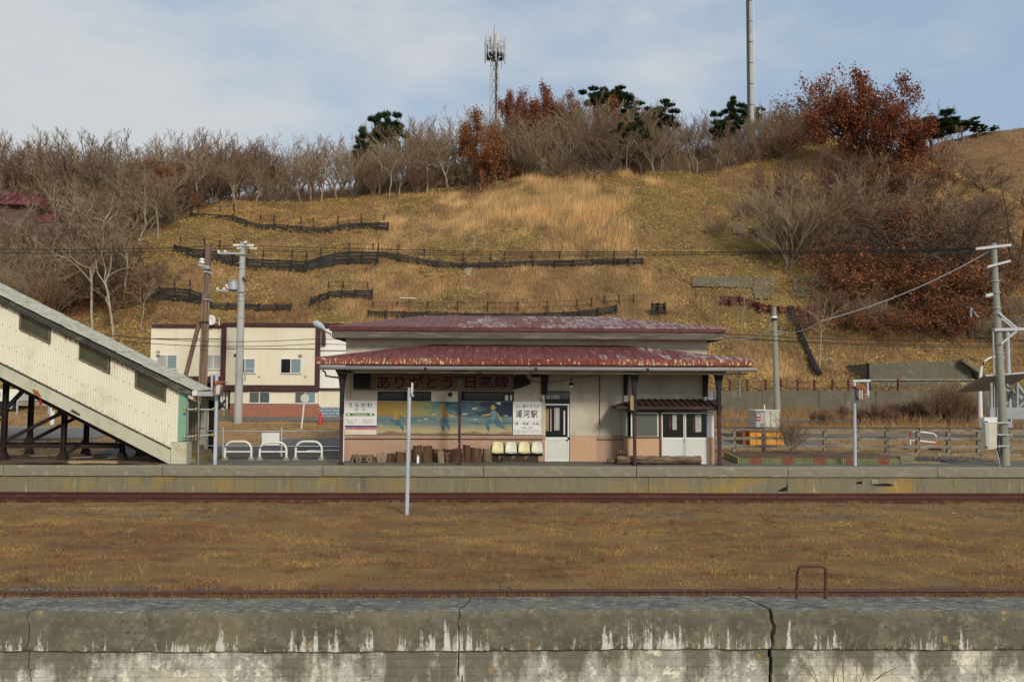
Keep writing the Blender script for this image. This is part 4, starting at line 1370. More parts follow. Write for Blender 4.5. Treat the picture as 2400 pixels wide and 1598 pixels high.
text_mesh('Efue', (*c3(300, 1054), *c3(352, 1067)), YT, 'ink_grey', s1)
text_mesh('ひがしちょう', (*c3(432, 1026), *c3(528, 1050)), YT, 'ink_grey', s1)
text_mesh('Higashicho', (*c3(434, 1055), *c3(524, 1068)), YT, 'ink_grey', s1)
pbox(MB(), c3(269, 1085), c3(560, 1101), YT, YS - .001).build('blue_stripe', 'stripe_blue', s1)
pbox(MB(), c3(269, 1102), c3(560, 1119), YT, YS - .001).build('pink_stripe', 'stripe_pink', s1)
pbox(MB(), c3(269, 1121), c3(560, 1168), YS + .01, YW - .008).build('wall_panel', 'wall_upper', st)

s2 = pbox(MB(), c3(1812, 866), c4(112, 1170), YS, YW - .01).build('welcome_sign', 'sign_white')
tag(s2, 'white notice board with black kanji between the mural and the door', 'sign')
text_mesh('丘と海の"まきば"', (*r2(1688, 708), *r2(2165, 778)), YT, 'ink_blue', s2)
text_mesh('浦河駅', (*r2(1690, 815), *r2(2112, 968)), YT, 'ink', s2, bold=.012, space=1.2)
pbox(MB(), r2(1650, 1024), r2(2170, 1028), YT, YS - .001).build('board_seam', 'ink_grey', s2)
text_mesh('「夢・希望・未来」', (*r2(1665, 1050), *r2(2160, 1102)), YT, 'ink', s2)
def dashes(P0, P1, rows, w, gap, m, parent, Y):
    """lines of print too small to read"""
    b_ = MB()
    for i in range(rows):
        y_ = P0[1] + (P1[1] - P0[1]) * i / max(1, rows)
        x_ = P0[0]
        while x_ < P1[0]:
            L = rnd.uniform(.5, 1.0) * w
            if rnd.random() < .8:
                pbox(b_, (x_, y_), (min(P1[0], x_ + L), y_ + 1.1), Y, Y + .004)
            x_ += L + gap
    return struct(b_.build('small_print', m, parent), 'stuff')


dashes(r2(1785, 1128), r2(2040, 1145), 1, 2.2, 1.5, 'ink_grey', s2, YT)
dashes(r2(1805, 1152), r2(2015, 1175), 1, 3.2, .8, 'ink', s2, YT)
dashes(r2(1665, 1190), r2(2155, 1275), 4, 2.0, 1.6, 'ink_grey', s2, YT)
for (x_, y_) in ((1658, 668), (2162, 668), (1658, 1015), (2162, 1018)):
    a = at(*r2(x_, y_), YT)
    MB().tube([(a.x, YT - .004, a.z), (a.x, YT + .003, a.z)], .012, 8).build('screw', 'ink_grey', s2)

# ------------------------------------------------------------------ the mural
mu = thing('mural', 'painted seaside mural with three running figures beneath the transom windows', 'mural', (at(*c3(1180, 1168), YS).x, YS, ZLED))
for (a_, z_) in ((563, 935), (936, 1309), (1310, 1566), (1567, 1805)):
    pbox(MB(), c3(a_, 866), c3(z_ - 1.5, 1166), YS, YW - .01).build('mural_board', 'mural', mu)
pbox(MB(), c3(563, 1167), c3(1805, 1171), YS - .02, YW - .008).build('mural_ledge', 'wood_brown', mu)
pbox(MB(), c3(1806, 866), c3(1811, 1170), YS - .01, YW - .008).build('mural_edge', 'black_paint', mu)
for nm, cc in (('paint_skin', (0.331, 0.23, 0.072)), ('paint_orange', (0.274, 0.137, 0.05)), ('paint_ochre', (0.302, 0.202, 0.043)), ('paint_jeans', (.055, .13, .20)), ('paint_shirt', (.10, .20, .22)), ('paint_cloud', (0.346, 0.317, 0.187)), ('paint_dune', (.23, .17, .105)), ('paint_gull', (.50, .55, .42))):
    mat(nm, cc, [(tuple(v * .72 for v in cc), 6, .45, .65), (tuple(min(1, v * 1.25) for v in cc), 9, .55, .7)], rough=.6, grain=.1)
YM = YS - .004


def paint(pts, m, dy=0.0, fn=r2, name='painted_shape'):
    b_ = MB()
    P = [at(*fn(*p_), YM - dy) for p_ in pts]
    b_.add([(p_.x, YM - dy, p_.z) for p_ in P], [tuple(range(len(P)))])
    return b_.build(name, m, mu)


def blob(cx, cy, rx, ry, m, dy=0, fn=r2, n=14, name='painted_shape'):
    return paint([(cx + rx * math.cos(2 * math.pi * i / n), cy + ry * math.sin(2 * math.pi * i / n)) for i in range(n)], m, dy, fn, name)


def limb(pts, w, m, dy=0, fn=r2):
    L, Q = [], []
    for i, p_ in enumerate(pts):
        a_, z_ = pts[max(0, i - 1)], pts[min(len(pts) - 1, i + 1)]
        dx, dy_ = z_[0] - a_[0], z_[1] - a_[1]
        l = math.hypot(dx, dy_)
        nx, ny = -dy_ / l * w[i] / 2, dx / l * w[i] / 2
        L.append((p_[0] + nx, p_[1] + ny)); Q.append((p_[0] - nx, p_[1] - ny))
    return paint(L + Q[::-1], m, dy, fn, 'painted_limb')


# dunes, clouds and gulls
paint([(-1440, 1285), (-1300, 1255), (-1240, 1235), (-1150, 1255), (-1000, 1262), (-800, 1268), (-600, 1262), (60, 1270), (180, 1250), (290, 1245), (480, 1270), (560, 1258), (640, 1258), (780, 1240), (920, 1222), (1060, 1255), (1180, 1268), (1380, 1262), (1440, 1240), (1610, 1230), (1625, 1283)][7:], 'paint_dune', .001)
paint([(840, 1535), (840, 1510), (1000, 1500), (1080, 1462), (1160, 1470), (1290, 1495), (1420, 1502), (1600, 1520), (1760, 1505), (1900, 1530), (2050, 1520), (2050, 1535)], 'paint_dune', .001, r1)
for (x_, y_, rx, ry) in ((910, 790, 50, 22), (955, 775, 25, 14), (140, 905, 60, 14), (480, 940, 70, 14), (720, 895, 60, 18)):
    blob(x_, y_, rx, ry, 'paint_cloud', .001)
blob(1950, 1190, 60, 22, 'paint_cloud', .001, r1)
blob(910, 1370, 60, 50, 'paint_cloud', .001, r1)
for (x_, y_, s_) in ((915, 990, 1), (1505, 920, 1), (-140, 1010, .9)):
    paint([(x_ - 50 * s_, y_ - 10), (x_ - 20 * s_, y_ - 2), (x_, y_ + 6), (x_ + 20 * s_, y_ - 4), (x_ + 48 * s_, y_ - 10), (x_ + 12 * s_, y_ + 14), (x_ - 5, y_ + 18)], 'paint_gull', .001)
paint([(1310, 690), (1345, 672), (1400, 664), (1405, 700), (1390, 730), (1372, 710), (1335, 700)], 'paint_gull', .001)
# figure on the left
limb([(1240, 850), (1235, 930), (1228, 990)], [60, 80, 60], 'paint_ochre', .0015, r1)
paint([(1195, 985), (1260, 975), (1315, 1000), (1310, 1090), (1330, 1190), (1250, 1215), (1180, 1190), (1200, 1100)], 'paint_ochre', .002, r1, 'painted_torso')
limb([(1340, 1050), (1400, 1090), (1440, 1130), (1480, 1160)], [40, 45, 40, 20], 'paint_skin', .002, r1)
paint([(1140, 1180), (1240, 1215), (1330, 1200), (1345, 1300), (1320, 1355), (1230, 1310), (1130, 1250), (1120, 1210)], 'paint_jeans', .003, r1, 'painted_trousers')
limb([(1345, 1300), (1385, 1370), (1420, 1440)], [60, 60, 40], 'paint_jeans', .0035, r1)
limb([(1440, 1430), (1425, 1470), (1400, 1515)], [26, 30, 24], 'paint_skin', .0035, r1)
# figure in the middle
blob(312, 742, 52, 58, 'paint_ochre', .002)
paint([(300, 780), (350, 790), (385, 850), (405, 940), (400, 990), (370, 985), (310, 930), (300, 860)], 'paint_orange', .0025, name='painted_torso')
limb([(305, 870), (270, 930), (225, 985), (208, 1030)], [34, 38, 34, 24], 'paint_skin', .003)
limb([(395, 900), (460, 920), (520, 925), (558, 965)], [34, 34, 34, 22], 'paint_skin', .002)
limb([(345, 960), (300, 1050), (310, 1130), (318, 1200)], [70, 60, 52, 44], 'paint_jeans', .0028)
limb([(350, 970), (375, 1070), (410, 1120), (428, 1165)], [60, 66, 48, 34], 'paint_jeans', .0032)
limb([(315, 1198), (305, 1230), (345, 1244)], [36, 30, 16], 'paint_skin', .003)
limb([(430, 1165), (440, 1195), (430, 1222)], [26, 26, 16], 'paint_skin', .003)
# figure on the right
blob(1263, 772, 48, 50, 'paint_skin', .002)
paint([(1215, 850), (1265, 825), (1320, 835), (1345, 880), (1325, 900), (1320, 1010), (1215, 1010), (1225, 920), (1200, 890)], 'paint_shirt', .0025, name='painted_torso')
limb([(1215, 900), (1140, 910), (1075, 920), (1035, 950)], [36, 38, 34, 20], 'paint_skin', .003)
limb([(1345, 890), (1380, 950), (1410, 1000), (1440, 1035)], [36, 38, 34, 18], 'paint_skin', .003)
limb([(1225, 1000), (1150, 1080), (1165, 1150), (1185, 1200)], [90, 74, 58, 40], 'paint_jeans', .003)
limb([(1290, 1000), (1370, 1090), (1430, 1130), (1475, 1150)], [90, 84, 66, 44], 'paint_jeans', .0035)
limb([(1185, 1200), (1190, 1230), (1135, 1262)], [36, 36, 16], 'paint_skin', .004)
limb([(1475, 1160), (1510, 1180), (1530, 1205)], [40, 34, 14], 'paint_skin', .004)

# ------------------------------------------------------------------ seats and logs on the platform
bench = thing('seat_row', 'row of four yellowish shell seats on a black bar beside the door', 'seats', (at(1225, 1085, 29.2).x, 29.2, .9))
for i, (a_, z_, mm) in enumerate(((1615, 1727, 'seat_yellow'), (1737, 1850, 'seat_pale'), (1860, 1971, 'seat_yellow'), (1981, 2091, 'seat_pale'))):
    a, z = at(*c3(a_, 1335), 29.1), at(*c3(z_, 1335), 29.1)
    zt_ = at(*c3(a_, 1236), 29.35).z
    cx, w = (a.x + z.x) / 2, (z.x - a.x)
    rows = [(28.98, -.035, .47), (28.96, -.005, .49), (29.02, .015, .49), (29.2, -.01, .48), (29.33, .02, .48), (29.40, .12, .475), (29.43, .24, .44), (29.45, .34, .39), (29.455, .385, .34), (29.46, .40, .28)]
    k = (zt_ - a.z) / .40
    n = 9
    b_ = MB()
    vs = []
    for (y_, zz, hw) in rows:
        for j in range(n):
            u = j / (n - 1) * 2 - 1
            dish = .03 * (u * u)
            vs.append((cx + u * hw * w, y_ - (dish * 1.2 if zz > .05 else 0), a.z + zz * k + (dish if zz <= .05 else 0)))
    fs = [(r_ * n + j, r_ * n + j + 1, (r_ + 1) * n + j + 1, (r_ + 1) * n + j) for r_ in range(len(rows) - 1) for j in range(n - 1)]
    b_.add(vs, fs)
    s_ = b_.build('seat', mm, bench, smooth=True)
    md = s_.modifiers.new('shell', 'SOLIDIFY')
    md.thickness, md.offset = .012, 0
a, z = at(*c3(1622, 1350), 29.2), at(*c4(125, 1350), 29.2)
MB().box(a.x, z.x, 29.12, 29.26, a.z - .05, a.z + .02).build('support_bar', 'black_paint', bench)
for P_ in (c3(1667, 1400), c3(1708, 1400), c4(77, 1400)):
    p = at(*P_, 29.2)
    MB().tube([(p.x, 29.2, .9), (p.x, 29.2, a.z - .05)], .02, 6).build('leg', 'black_paint', bench)
    MB().box(p.x - .02, p.x + .02, 29.0, 29.4, .9, .92).build('foot', 'black_paint', bench)


def log_mesh(cx, cy, w, hgt, m, seed, tilt=0.0):
    """an upright sawn log: lumpy bark, flat cut top"""
    rr = random.Random(seed)
    n = 14
    ph = [rr.uniform(0, 6.3) for _ in range(3)]
    vs, b_ = [], MB()
    rows = [0, .33, .66, 1]
    for t_ in rows:
        for j in range(n):
            a_ = 2 * math.pi * j / n
            r_ = w / 2 * (1 + .06 * math.sin(2 * a_ + ph[0]) + .05 * math.sin(5 * a_ + ph[1] + t_) + .03 * math.sin(9 * a_ + ph[2])) * (1 - .05 * t_)
            vs.append((cx + r_ * math.cos(a_) + tilt * t_ * hgt, cy + r_ * .9 * math.sin(a_), .9 + hgt * t_ + (.02 * math.sin(a_ + ph[2]) if t_ == 1 else 0)))
    b_.v = vs
    for i in range(3):
        for j in range(n):
            b_.f.append((i * n + j, i * n + (j + 1) % n, (i + 1) * n + (j + 1) % n, (i + 1) * n + j)); b_.m.append(0)
    b_.f.append(tuple(range(3 * n, 4 * n))); b_.m.append(1)
    b_.f.append(tuple(range(n))[::-1]); b_.m.append(0)
    return b_


logs = [(460, 557, 203, 29.05, 'wood_brown', 'short dark log with a paler band, first round log right of the toy cart'),
        (562, 667, 185, 29.05, 'wood_brown', 'thick dark log left of the pale post, second right of the toy cart'),
        (668, 757, 160, 29.25, 'wood_pale', 'pale weathered log half hidden behind the thin sign post'),
        (757, 862, 113, 29.05, 'wood_brown', 'tall dark log with a small white bottle before it'),
        (866, 972, 118, 29.05, 'wood_brown', 'tall reddish log right of the log with the bottle'),
        (982, 1086, 155, 29.25, 'wood_brown', 'dark log behind the pale slanted log'),
        (1035, 1120, 180, 28.88, 'wood_pale', 'pale slanted log standing in front of darker logs'),
        (1090, 1197, 155, 29.3, 'wood_brown', 'dark log behind the low flat-topped log'),
        (1122, 1215, 200, 28.92, 'wood_brown', 'low flat-topped dark log right of the pale slanted log'),
        (1197, 1262, 148, 29.1, 'wood_brown', 'narrow dark log touching the middle canopy post on its left'),
        (1262, 1310, 150, 29.35, 'wood_brown', 'narrow dark log partly hidden behind the middle canopy post'),
        (1300, 1332, 180, 28.95, 'wood_brown', 'thin low log just right of the middle canopy post'),
        (1320, 1410, 110, 29.1, 'wood_brown', 'tallest blackish log right of the middle canopy post'),
        (1410, 1537, 142, 29.05, 'wood_brown', 'wide brown log with a slanting top near the seats'),
        (1545, 1650, 155, 29.05, 'wood_log', 'split pale-brown log next to the first yellow seat')]
for i, (a_, z_, top, Y, mm, lab) in enumerate(logs):
    a, z = at(*r6(a_, 300), Y), at(*r6(z_, 300), Y)
    zt_ = at(*r6(a_, top), Y).z
    o = log_mesh((a.x + z.x) / 2, Y, z.x - a.x, zt_ - .9, mm, i, -.08 if 'slanted' in lab else 0).build('log_stump', [mm, 'wood_cut'])
    tag(o, lab, 'log', 'logs set along the station wall')
# bottle
p = at(*r6(811, 255), 28.6)
bt = MB()
bt.tube([(p.x, 28.72, .9), (p.x, 28.72, 1.10), (p.x, 28.72, 1.14), (p.x, 28.72, 1.19)], [.045, .045, .022, .02], 12)
tag(bt.build('bottle', 'porcelain', smooth=True), 'small white bottle standing before a tall dark log', 'bottle')
# toy cart of wood with round wheels
p, q = at(*r6(117, 250), 28.95), at(*r6(302, 250), 28.95)
cart = thing('wooden_cart', 'low wooden planter cart with two round log wheels by the left wall', 'cart', ((p.x + q.x) / 2, 29.05, .9))
zt_, zb_ = at(*r6(117, 226), 28.9).z, at(*r6(117, 262), 28.9).z
for i in range(2):
    MB().box(p.x, q.x, 28.88, 28.91, zb_ + (zt_ - zb_) * (i / 2) + .004, zb_ + (zt_ - zb_) * ((i + 1) / 2)).build('side_board', 'wood_log', cart)
MB().box(p.x, q.x, 29.2, 29.23, zb_, zt_).build('rear_board', 'wood_log', cart)
MB().box(p.x, p.x + .03, 28.91, 29.2, zb_, zt_).build('end_board', 'wood_log', cart)
MB().box(q.x - .03, q.x, 28.91, 29.2, zb_, zt_).build('end_board', 'wood_log', cart)
MB().box(p.x + .03, q.x - .03, 28.91, 29.2, zb_, zt_ - .03).build('soil', 'soil', cart)
for cx_ in (148, 268):
    c_ = at(*r6(cx_, 291), 28.85)
    for y_ in (28.84, 29.2):
        w_ = MB().tube([(c_.x, y_, .9 + .115), (c_.x, y_ + .05, .9 + .115)], .112, 16).build('wheel', 'wood_pale', cart)
        MB().tube([(c_.x, y_ - .004, 1.015), (c_.x, y_ - .001, 1.015)], .075, 14).build('wheel_face', 'wood_log', w_)
MB().box(p.x + .05, q.x - .05, 28.95, 29.15, zb_ - .05, zb_ - .002).build('axle_beam', 'wood_brown', cart)
# leaning boards and splintered stump at the far left
for i, (x0_, x1_, tl) in enumerate(((48, 62, .05), (66, 80, .06), (84, 116, .01))):
    a, z = at(*r6(x0_, 300), 29.1), at(*r6(x1_, 300), 29.1)
    zt_ = at(*r6(80, 220), 29.1).z
    o = MB().bar((a.x + .02, 29.05 + i * .05, .9), (z.x + tl, 29.15 + i * .05, zt_), .05, (z.x - a.x)).build('timber_offcut', 'wood_pale' if i == 1 else 'wood_brown')
    tag(o, ('first', 'pale middle', 'widest')[i] + ' of three timber offcuts leaning left of the toy cart', 'timber', 'timber offcuts by the cart')
b_ = MB()
for (x_, tp, dx) in ((372, 205, -20), (392, 185, -18), (405, 190, 6), (422, 192, 8), (432, 235, 14), (385, 240, -10)):
    a = at(*r6(x_, 305), 29.0)
    z = at(*r6(x_ + dx, tp), 29.05)
    b_.tube([(a.x, a.y, .9), ((a.x + z.x) / 2, 29.0, (.9 + z.z) / 2), (z.x, z.y, z.z)], [.06, .05, .02], 6)
tag(b_.build('splintered_stump', 'wood_pale'), 'splintered driftwood stump between the toy cart and the first round log', 'driftwood')
b_ = MB()
a, z = at(*r6(302, 300), 29.25), at(*r6(376, 300), 29.25)
b_.box(a.x, z.x, 29.2, 29.3, .9, at(*r6(302, 240), 29.25).z)
tag(b_.build('plank_box', 'wood_pale'), 'low plank box against the wall right of the toy cart', 'box')
# lying logs before the hut
a, z = at(*c4(808, 1410), 28.4), at(*c4(1575, 1412), 28.4)
r_ = .15
n = 20
b_ = MB()
pts = [(a.x + (z.x - a.x) * i / n, 28.42 + .012 * math.sin(i), .9 + r_ + .01 * math.sin(i * 1.7)) for i in range(n + 1)]
b_.tube(pts, [r_ * (1 + .05 * math.sin(i * 2.3)) for i in range(n + 1)], 14)
tag(b_.build('lying_log', 'wood_log', smooth=True), 'long weathered log lying on the platform before the hut doors', 'log')
a, z = at(*c4(722, 1410), 28.55), at(*c4(803, 1410), 28.55)
tag(MB().tube([(a.x, 28.6, 1.0), (z.x, 28.6, 1.0)], .1, 12).build('lying_log', 'bark_dark', smooth=True), 'short black log lying at the left end of the long log', 'log')
a, z = at(*c4(806, 1350), 28.6), at(*c4(886, 1350), 28.6)
tag(MB().tube([(a.x, 28.62, 1.3), (z.x, 28.62, 1.3)], .085, 12).build('lying_log', 'wood_brown', smooth=True), 'small dark log perched behind the left end of the long log', 'log')
tag(MB().box(a.x + .02, z.x - .02, 28.54, 28.7, .9, 1.21).build('stacking_block', 'wood_brown'), 'dark timber block carrying the small perched log', 'timber')
# ------------------------------------------------------------------ covered footbridge stair
YB, YBK = 28.35, 31.5
fb = thing('footbridge', 'cream corrugated covered footbridge stair descending to the platform on black trestles', 'footbridge', (at(*c1(1200, 1300), YB).x, YB, .9))


def lineXZ(P0, P1, Y):
    a, z = at(*P0, Y), at(*P1, Y)
    k = (z.z - a.z) / (z.x - a.x)
    return lambda x: a.z + k * (x - a.x)


top_l = lineXZ(c1(0, 192), c1(1220, 800), YB)
bot_l = lineXZ(c1(0, 612), c1(1165, 1197), YB)
str_l = lineXZ(c1(0, 702), c1(1165, 1302), YB)
xr = at(*c1(1214, 950), YB).x
xe = at(*c1(1165, 1200), YB).x
XLB = -26.0
wins = []
for q in (((140, 266), (345, 372), (343, 486), (138, 388)), ((541, 466), (746, 570), (742, 686), (538, 588)), ((926, 664), (1132, 768), (1130, 880), (924, 782))):
    P = [at(*c1(*p_), YB) for p_ in q]
    wins.append((P[0].x, P[1].x, lineXZ(c1(*q[0]), c1(*q[1]), YB), lineXZ(c1(*q[3]), c1(*q[2]), YB)))
dxw = wins[1][0] - wins[0][0]
# one more window up the stair, outside the picture
wins.insert(0, (wins[0][0] - dxw, wins[0][1] - dxw, wins[0][2], wins[0][3]))
b_ = MB()
x = XLB
half = .045
k = 0
while x < xr:
    x1 = min(x + half, xr)
    y0 = YB + (.0055 if k % 2 else -.0055)
    y1 = YB + (-.0055 if k % 2 else .0055)
    segs = [(bot_l, top_l)]
    for w in wins:
        if x1 > w[0] and x < w[1]:
            segs = [(bot_l, w[3]), (w[2], top_l)]
    for lo, hi in segs:
        a0, a1, b0, b1_ = lo(x), lo(x1), hi(x), hi(x1)
        if x1 > xe:            # last strip stops at the end pillar
            a0 = a1 = max(lo(min(x, xe)), lo(xe))
        b_.add([(x, y0, a0), (x1, y1, a1), (x1, y1, b1_), (x, y0, b0)], [(0, 1, 2, 3)])
    x = x1
    k += 1
sidew = b_.build('corrugated_wall', 'cream_sheet', fb)
sidew.modifiers.new('sheet', 'SOLIDIFY').thickness = .01
# screw heads in slanting rows
b_ = MB()
for (P0, P1, n) in ((c1(20, 345), c1(1200, 905), 26), (c1(20, 490), c1(1195, 1057), 26), (c1(10, 607), c1(1150, 1165), 30)):
    for i in range(n):
        t = (i + rnd.uniform(-.15, .15)) / n
        p = at(P0[0] + (P1[0] - P0[0]) * t, P0[1] + (P1[1] - P0[1]) * t + rnd.uniform(-2, 2), YB)
        if any(w[0] < p.x < w[1] and w[3](p.x) < p.z < w[2](p.x) for w in wins):
            continue
        b_.tube([(p.x, YB - .024, p.z), (p.x, YB - .006, p.z)], .013, 6)
b_.build('screw_heads', 'rust_pipe', fb)
for w in wins:
    xa_, xb_ = w[0], w[1]
    o = MB().prism([(xa_ + .05, w[3](xa_ + .05) + .05), (xb_ - .05, w[3](xb_ - .05) + .05), (xb_ - .05, w[2](xb_ - .05) - .05), (xa_ + .05, w[2](xa_ + .05) - .05)], YB + .02, YB + .035).build('window', 'bridge_window', fb)
    for (x0_, z0_, x1_, z1_) in ((xa_, w[3](xa_), xb_, w[3](xb_)), (xa_, w[2](xa_), xb_, w[2](xb_))):
        sgn = 1 if z0_ < w[2](xa_) - .01 else -1
        MB().prism([(x0_, z0_), (x1_, z1_), (x1_, z1_ + sgn * .07), (x0_, z0_ + sgn * .07)], YB - .04, YB + .045).build('frame_rail', 'bridge_frame', o)
    for x0_, s_ in ((xa_, 1), (xb_, -1)):
        MB().prism([(x0_, w[3](x0_) + .072), (x0_ + s_ * .05, w[3](x0_ + s_ * .05) + .072), (x0_ + s_ * .05, w[2](x0_ + s_ * .05) - .072), (x0_, w[2](x0_) - .072)], YB - .037, YB + .043).build('frame_stile', 'bridge_frame', o)


def slope_bar(name, f0, f1, x0, x1, y0, y1, m, parent=fb, d0=0, d1=0):
    return MB().prism([(x0, f0(x0) + d0), (x1, f0(x1) + d0), (x1, f1(x1) + d1), (x0, f1(x0) + d1)], y0, y1).build(name, m, parent)


slope_bar('stringer_beam', str_l, bot_l, XLB, xe, YB - .06, YB + .12, 'mint', d1=-.03)
slope_bar('flashing', bot_l, bot_l, XLB, xe, YB - .035, YB - .012, 'fascia_black', d0=-.03, d1=.045)
b_ = MB()
x = XLB
while x < xr - .05:
    L = abs(rnd.gauss(.03, .09)) * (1.5 if rnd.random() < .15 else 1)
    t0, t1 = top_l(x), top_l(x + .03)
    b_.add([(x, YB - .0125, t0), (x + .03, YB - .0125, t1), (x + .02, YB - .0125, t1 - .05 - L), (x + .01, YB - .0125, t0 - .05 - L)], [(3, 2, 1, 0)])
    x += .045
struct(b_.build('rust_drips', 'rust_lip', fb), 'stuff')
slope_bar('rear_wall', str_l, top_l, XLB, xr, YBK - .1, YBK - .02, 'cream_sheet', d1=-.7)
slope_bar('stair_slab', str_l, str_l, XLB, xe, YB + .13, YBK - .01, 'mint', d0=.02, d1=.18)
slope_bar('inner_steel_beam', str_l, str_l, XLB, xe + .4, YB + .5, YB + .65, 'trestle', d0=-.3, d1=.0)
slope_bar('inner_steel_beam', str_l, str_l, XLB, xe + .4, YBK - .65, YBK - .5, 'trestle', d0=-.3, d1=.0)
# eave and roof sheets
ev0 = lineXZ(c1(0, 160), c1(1305, 806), YB - .25)
ev1 = lineXZ(c1(0, 196), c1(1305, 840), YB - .25)
xev = at(*c1(1305, 820), YB - .25).x
slope_bar('eave_fascia', ev1, ev0, XLB, xev, YB - .25, YB - .19, 'fascia_black')
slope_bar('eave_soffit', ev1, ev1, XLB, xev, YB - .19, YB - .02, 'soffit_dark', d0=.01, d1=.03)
ref = lineXZ(c1(0, 150), c1(1320, 800), YB - .3)
yr = (YB + YBK) / 2
rid = lineXZ(c1(0, 72), c1(1432, 792), yr)
xr_e, xr_r = at(*c1(1325, 800), YB - .3).x, at(*c1(1432, 792), yr).x
n = 17
for i in range(n):
    e0, e1 = XLB + (xr_e - XLB) * i / n, XLB + (xr_e - XLB) * (i + 1) / n + .05
    r0, r1_ = XLB + (xr_r - XLB) * i / n, XLB + (xr_r - XLB) * (i + 1) / n + .05
    for sub in range(2):
        y0_, y1_ = YB - .3 + (yr - YB + .3) * sub / 2, YB - .3 + (yr - YB + .3) * (sub + 1) / 2
        f = lambda x0_, z0_, x1_, z1_, t: (x0_ + (x1_ - x0_) * t, z0_ + (z1_ - z0_) * t)
        A0, A1 = f(e0, ref(e0), r0, rid(r0), sub / 2), f(e1, ref(e1), r1_, rid(r1_), sub / 2)
        B0, B1 = f(e0, ref(e0), r0, rid(r0), (sub + 1) / 2), f(e1, ref(e1), r1_, rid(r1_), (sub + 1) / 2)
        j0, j1 = .0, .02
        bb = MB()
        vs = [(A0[0], y0_, A0[1]), (A1[0], y0_, A1[1] + j1), (B1[0], y1_, B1[1] + j1), (B0[0], y1_, B0[1])]
        up = .03
        bb.add(vs + [(v[0], v[1], v[2] + up) for v in vs], [(3, 2, 1, 0), (4, 5, 6, 7), (0, 1, 5, 4), (1, 2, 6, 5), (2, 3, 7, 6), (3, 0, 4, 7)])
        bb.build('roof_sheet', 'roof_green', fb)
bb = MB()
bb.add([(XLB, yr, rid(XLB)), (xr_r, yr, rid(xr_r)), (xr_e, YBK + .1, ref(xr_e) - .75), (XLB, YBK + .1, ref(XLB) - .75)], [(0, 1, 2, 3)])
bb.build('rear_roof_slope', 'roof_green', fb)
# end of the stair: green panel, pillar, gutter, mint posts, sign plate, bottom steps
xg = at(*c1(1275, 900), YB).x
MB().box(xr + .004, xg, YB - .02, YB + .06, at(*c1(1240, 1142), YB).z, at(*c1(1240, 812), YB).z).build('green_panel', 'green_panel', fb)
pbox(MB(), c1(1165, 1147), c1(1275, 1301), YB - .1, YB + .25).build('end_pillar', 'mint', fb)
pbox(MB(), c1(1276, 1150), c1(1287, 1275), YB + .1, YB + .25).build('end_pillar_flank', 'mint', fb)
pbox(MB(), c1(1308, 804), c1(1495, 836), YB - .28, YB - .12).build('end_gutter', 'galvanised', fb)
pbox(MB(), c1(1308, 800), c1(1342, 833), YB - .31, YB - .285).build('gutter_end_cap', 'white_paint', fb)
x0_, x1_ = at(*c1(1368, 900), YBK - .4).x, at(*c1(1405, 900), YBK - .4).x
MB().box(x0_, x1_, YBK - .4, YBK - .2, .9, at(*c1(1380, 838), YBK - .4).z).build('end_post', 'mint', fb)
MB().box(x0_ - .03, x1_ + .03, YBK - .43, YBK - .17, .9, at(*c1(1380, 1130), YBK - .4).z).build('post_footing', 'mint', fb)
pbox(MB(), c1(1366, 968), c1(1398, 1055), YBK - .46, YBK - .432).build('sign_plate', 'box_grey', fb)
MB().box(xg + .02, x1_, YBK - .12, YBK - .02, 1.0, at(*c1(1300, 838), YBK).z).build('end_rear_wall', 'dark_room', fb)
for i in range(4):
    MB().box(xe - .1 - i * .28, xg + .25 - i * .28, YB + .3, YBK - .5, .9 + .16 * i, .9 + .16 * (i + 1)).build('step', 'concrete_mossy', fb)
for i in range(5):
    p = at(*c1(1290 + i * 20, 900), YBK - .14)
    MB().box(p.x - .02, p.x + .02, YBK - .16, YBK - .125, 1.2, 2.6).build('inner_slat', 'wall_tan', fb)
# steel trestle
YF, YK = 29.4, 31.2


def colpx(x0, x1, ytop, Y, w=.14):
    a, z = at(*r8(x0, 900), Y), at(*r8(x1, 900), Y)
    cx = (a.x + z.x) / 2
    zt_ = str_l(cx) - .05
    o = MB().box(cx - w / 2, cx + w / 2, Y - .02, Y + .02, .9, zt_)
    o.box(cx - w / 2, cx - w / 2 + .025, Y - .09, Y + .09, .9, zt_)
    o.box(cx + w / 2 - .025, cx + w / 2, Y - .09, Y + .09, .9, zt_)
    ob = o.build('trestle_column', 'trestle', fb)
    pts = [(cx - .19, .9), (cx + .19, .9), (cx + .09, 1.2), (cx - .09, 1.2)]
    MB().prism(pts, Y - .12, Y + .12).build('column_foot', 'trestle', ob)
    return cx


cf = [colpx(20, 70, 0, YF), colpx(775, 815, 0, YF), colpx(1520, 1550, 0, YF), ]
ck = [colpx(345, 395, 0, YK), colpx(1060, 1095, 0, YK), colpx(1750, 1780, 0, YK)]
for cx in (cf[0] - 2.75, cf[0] - 4.2, cf[0] - 5.5, cf[0] - 8.2):
    o = MB().box(cx - .085, cx + .085, YF - .08, YF + .08, .9, str_l(cx) - .05).build('trestle_column', 'trestle', fb)
for (P0, P1, Y, w) in ((r8(0, 885), r8(1530, 890), YF, .12), (r8(0, 850), r8(1490, 862), YK, .12), (r8(0, 852), r8(770, 470), YF, .12), (r8(390, 820), r8(950, 528), YK, .12),
                       (r8(810, 980), r8(1010, 868), YF, .12), (r8(0, 495), r8(290, 190), YF, .14), (r8(-300, 850), r8(0, 540), YK, .12), (r8(-900, 885), r8(0, 885), YF, .12)):
    piece('trestle_brace', at(*P0, Y), at(*P1, Y), .08, w, 'trestle', fb)
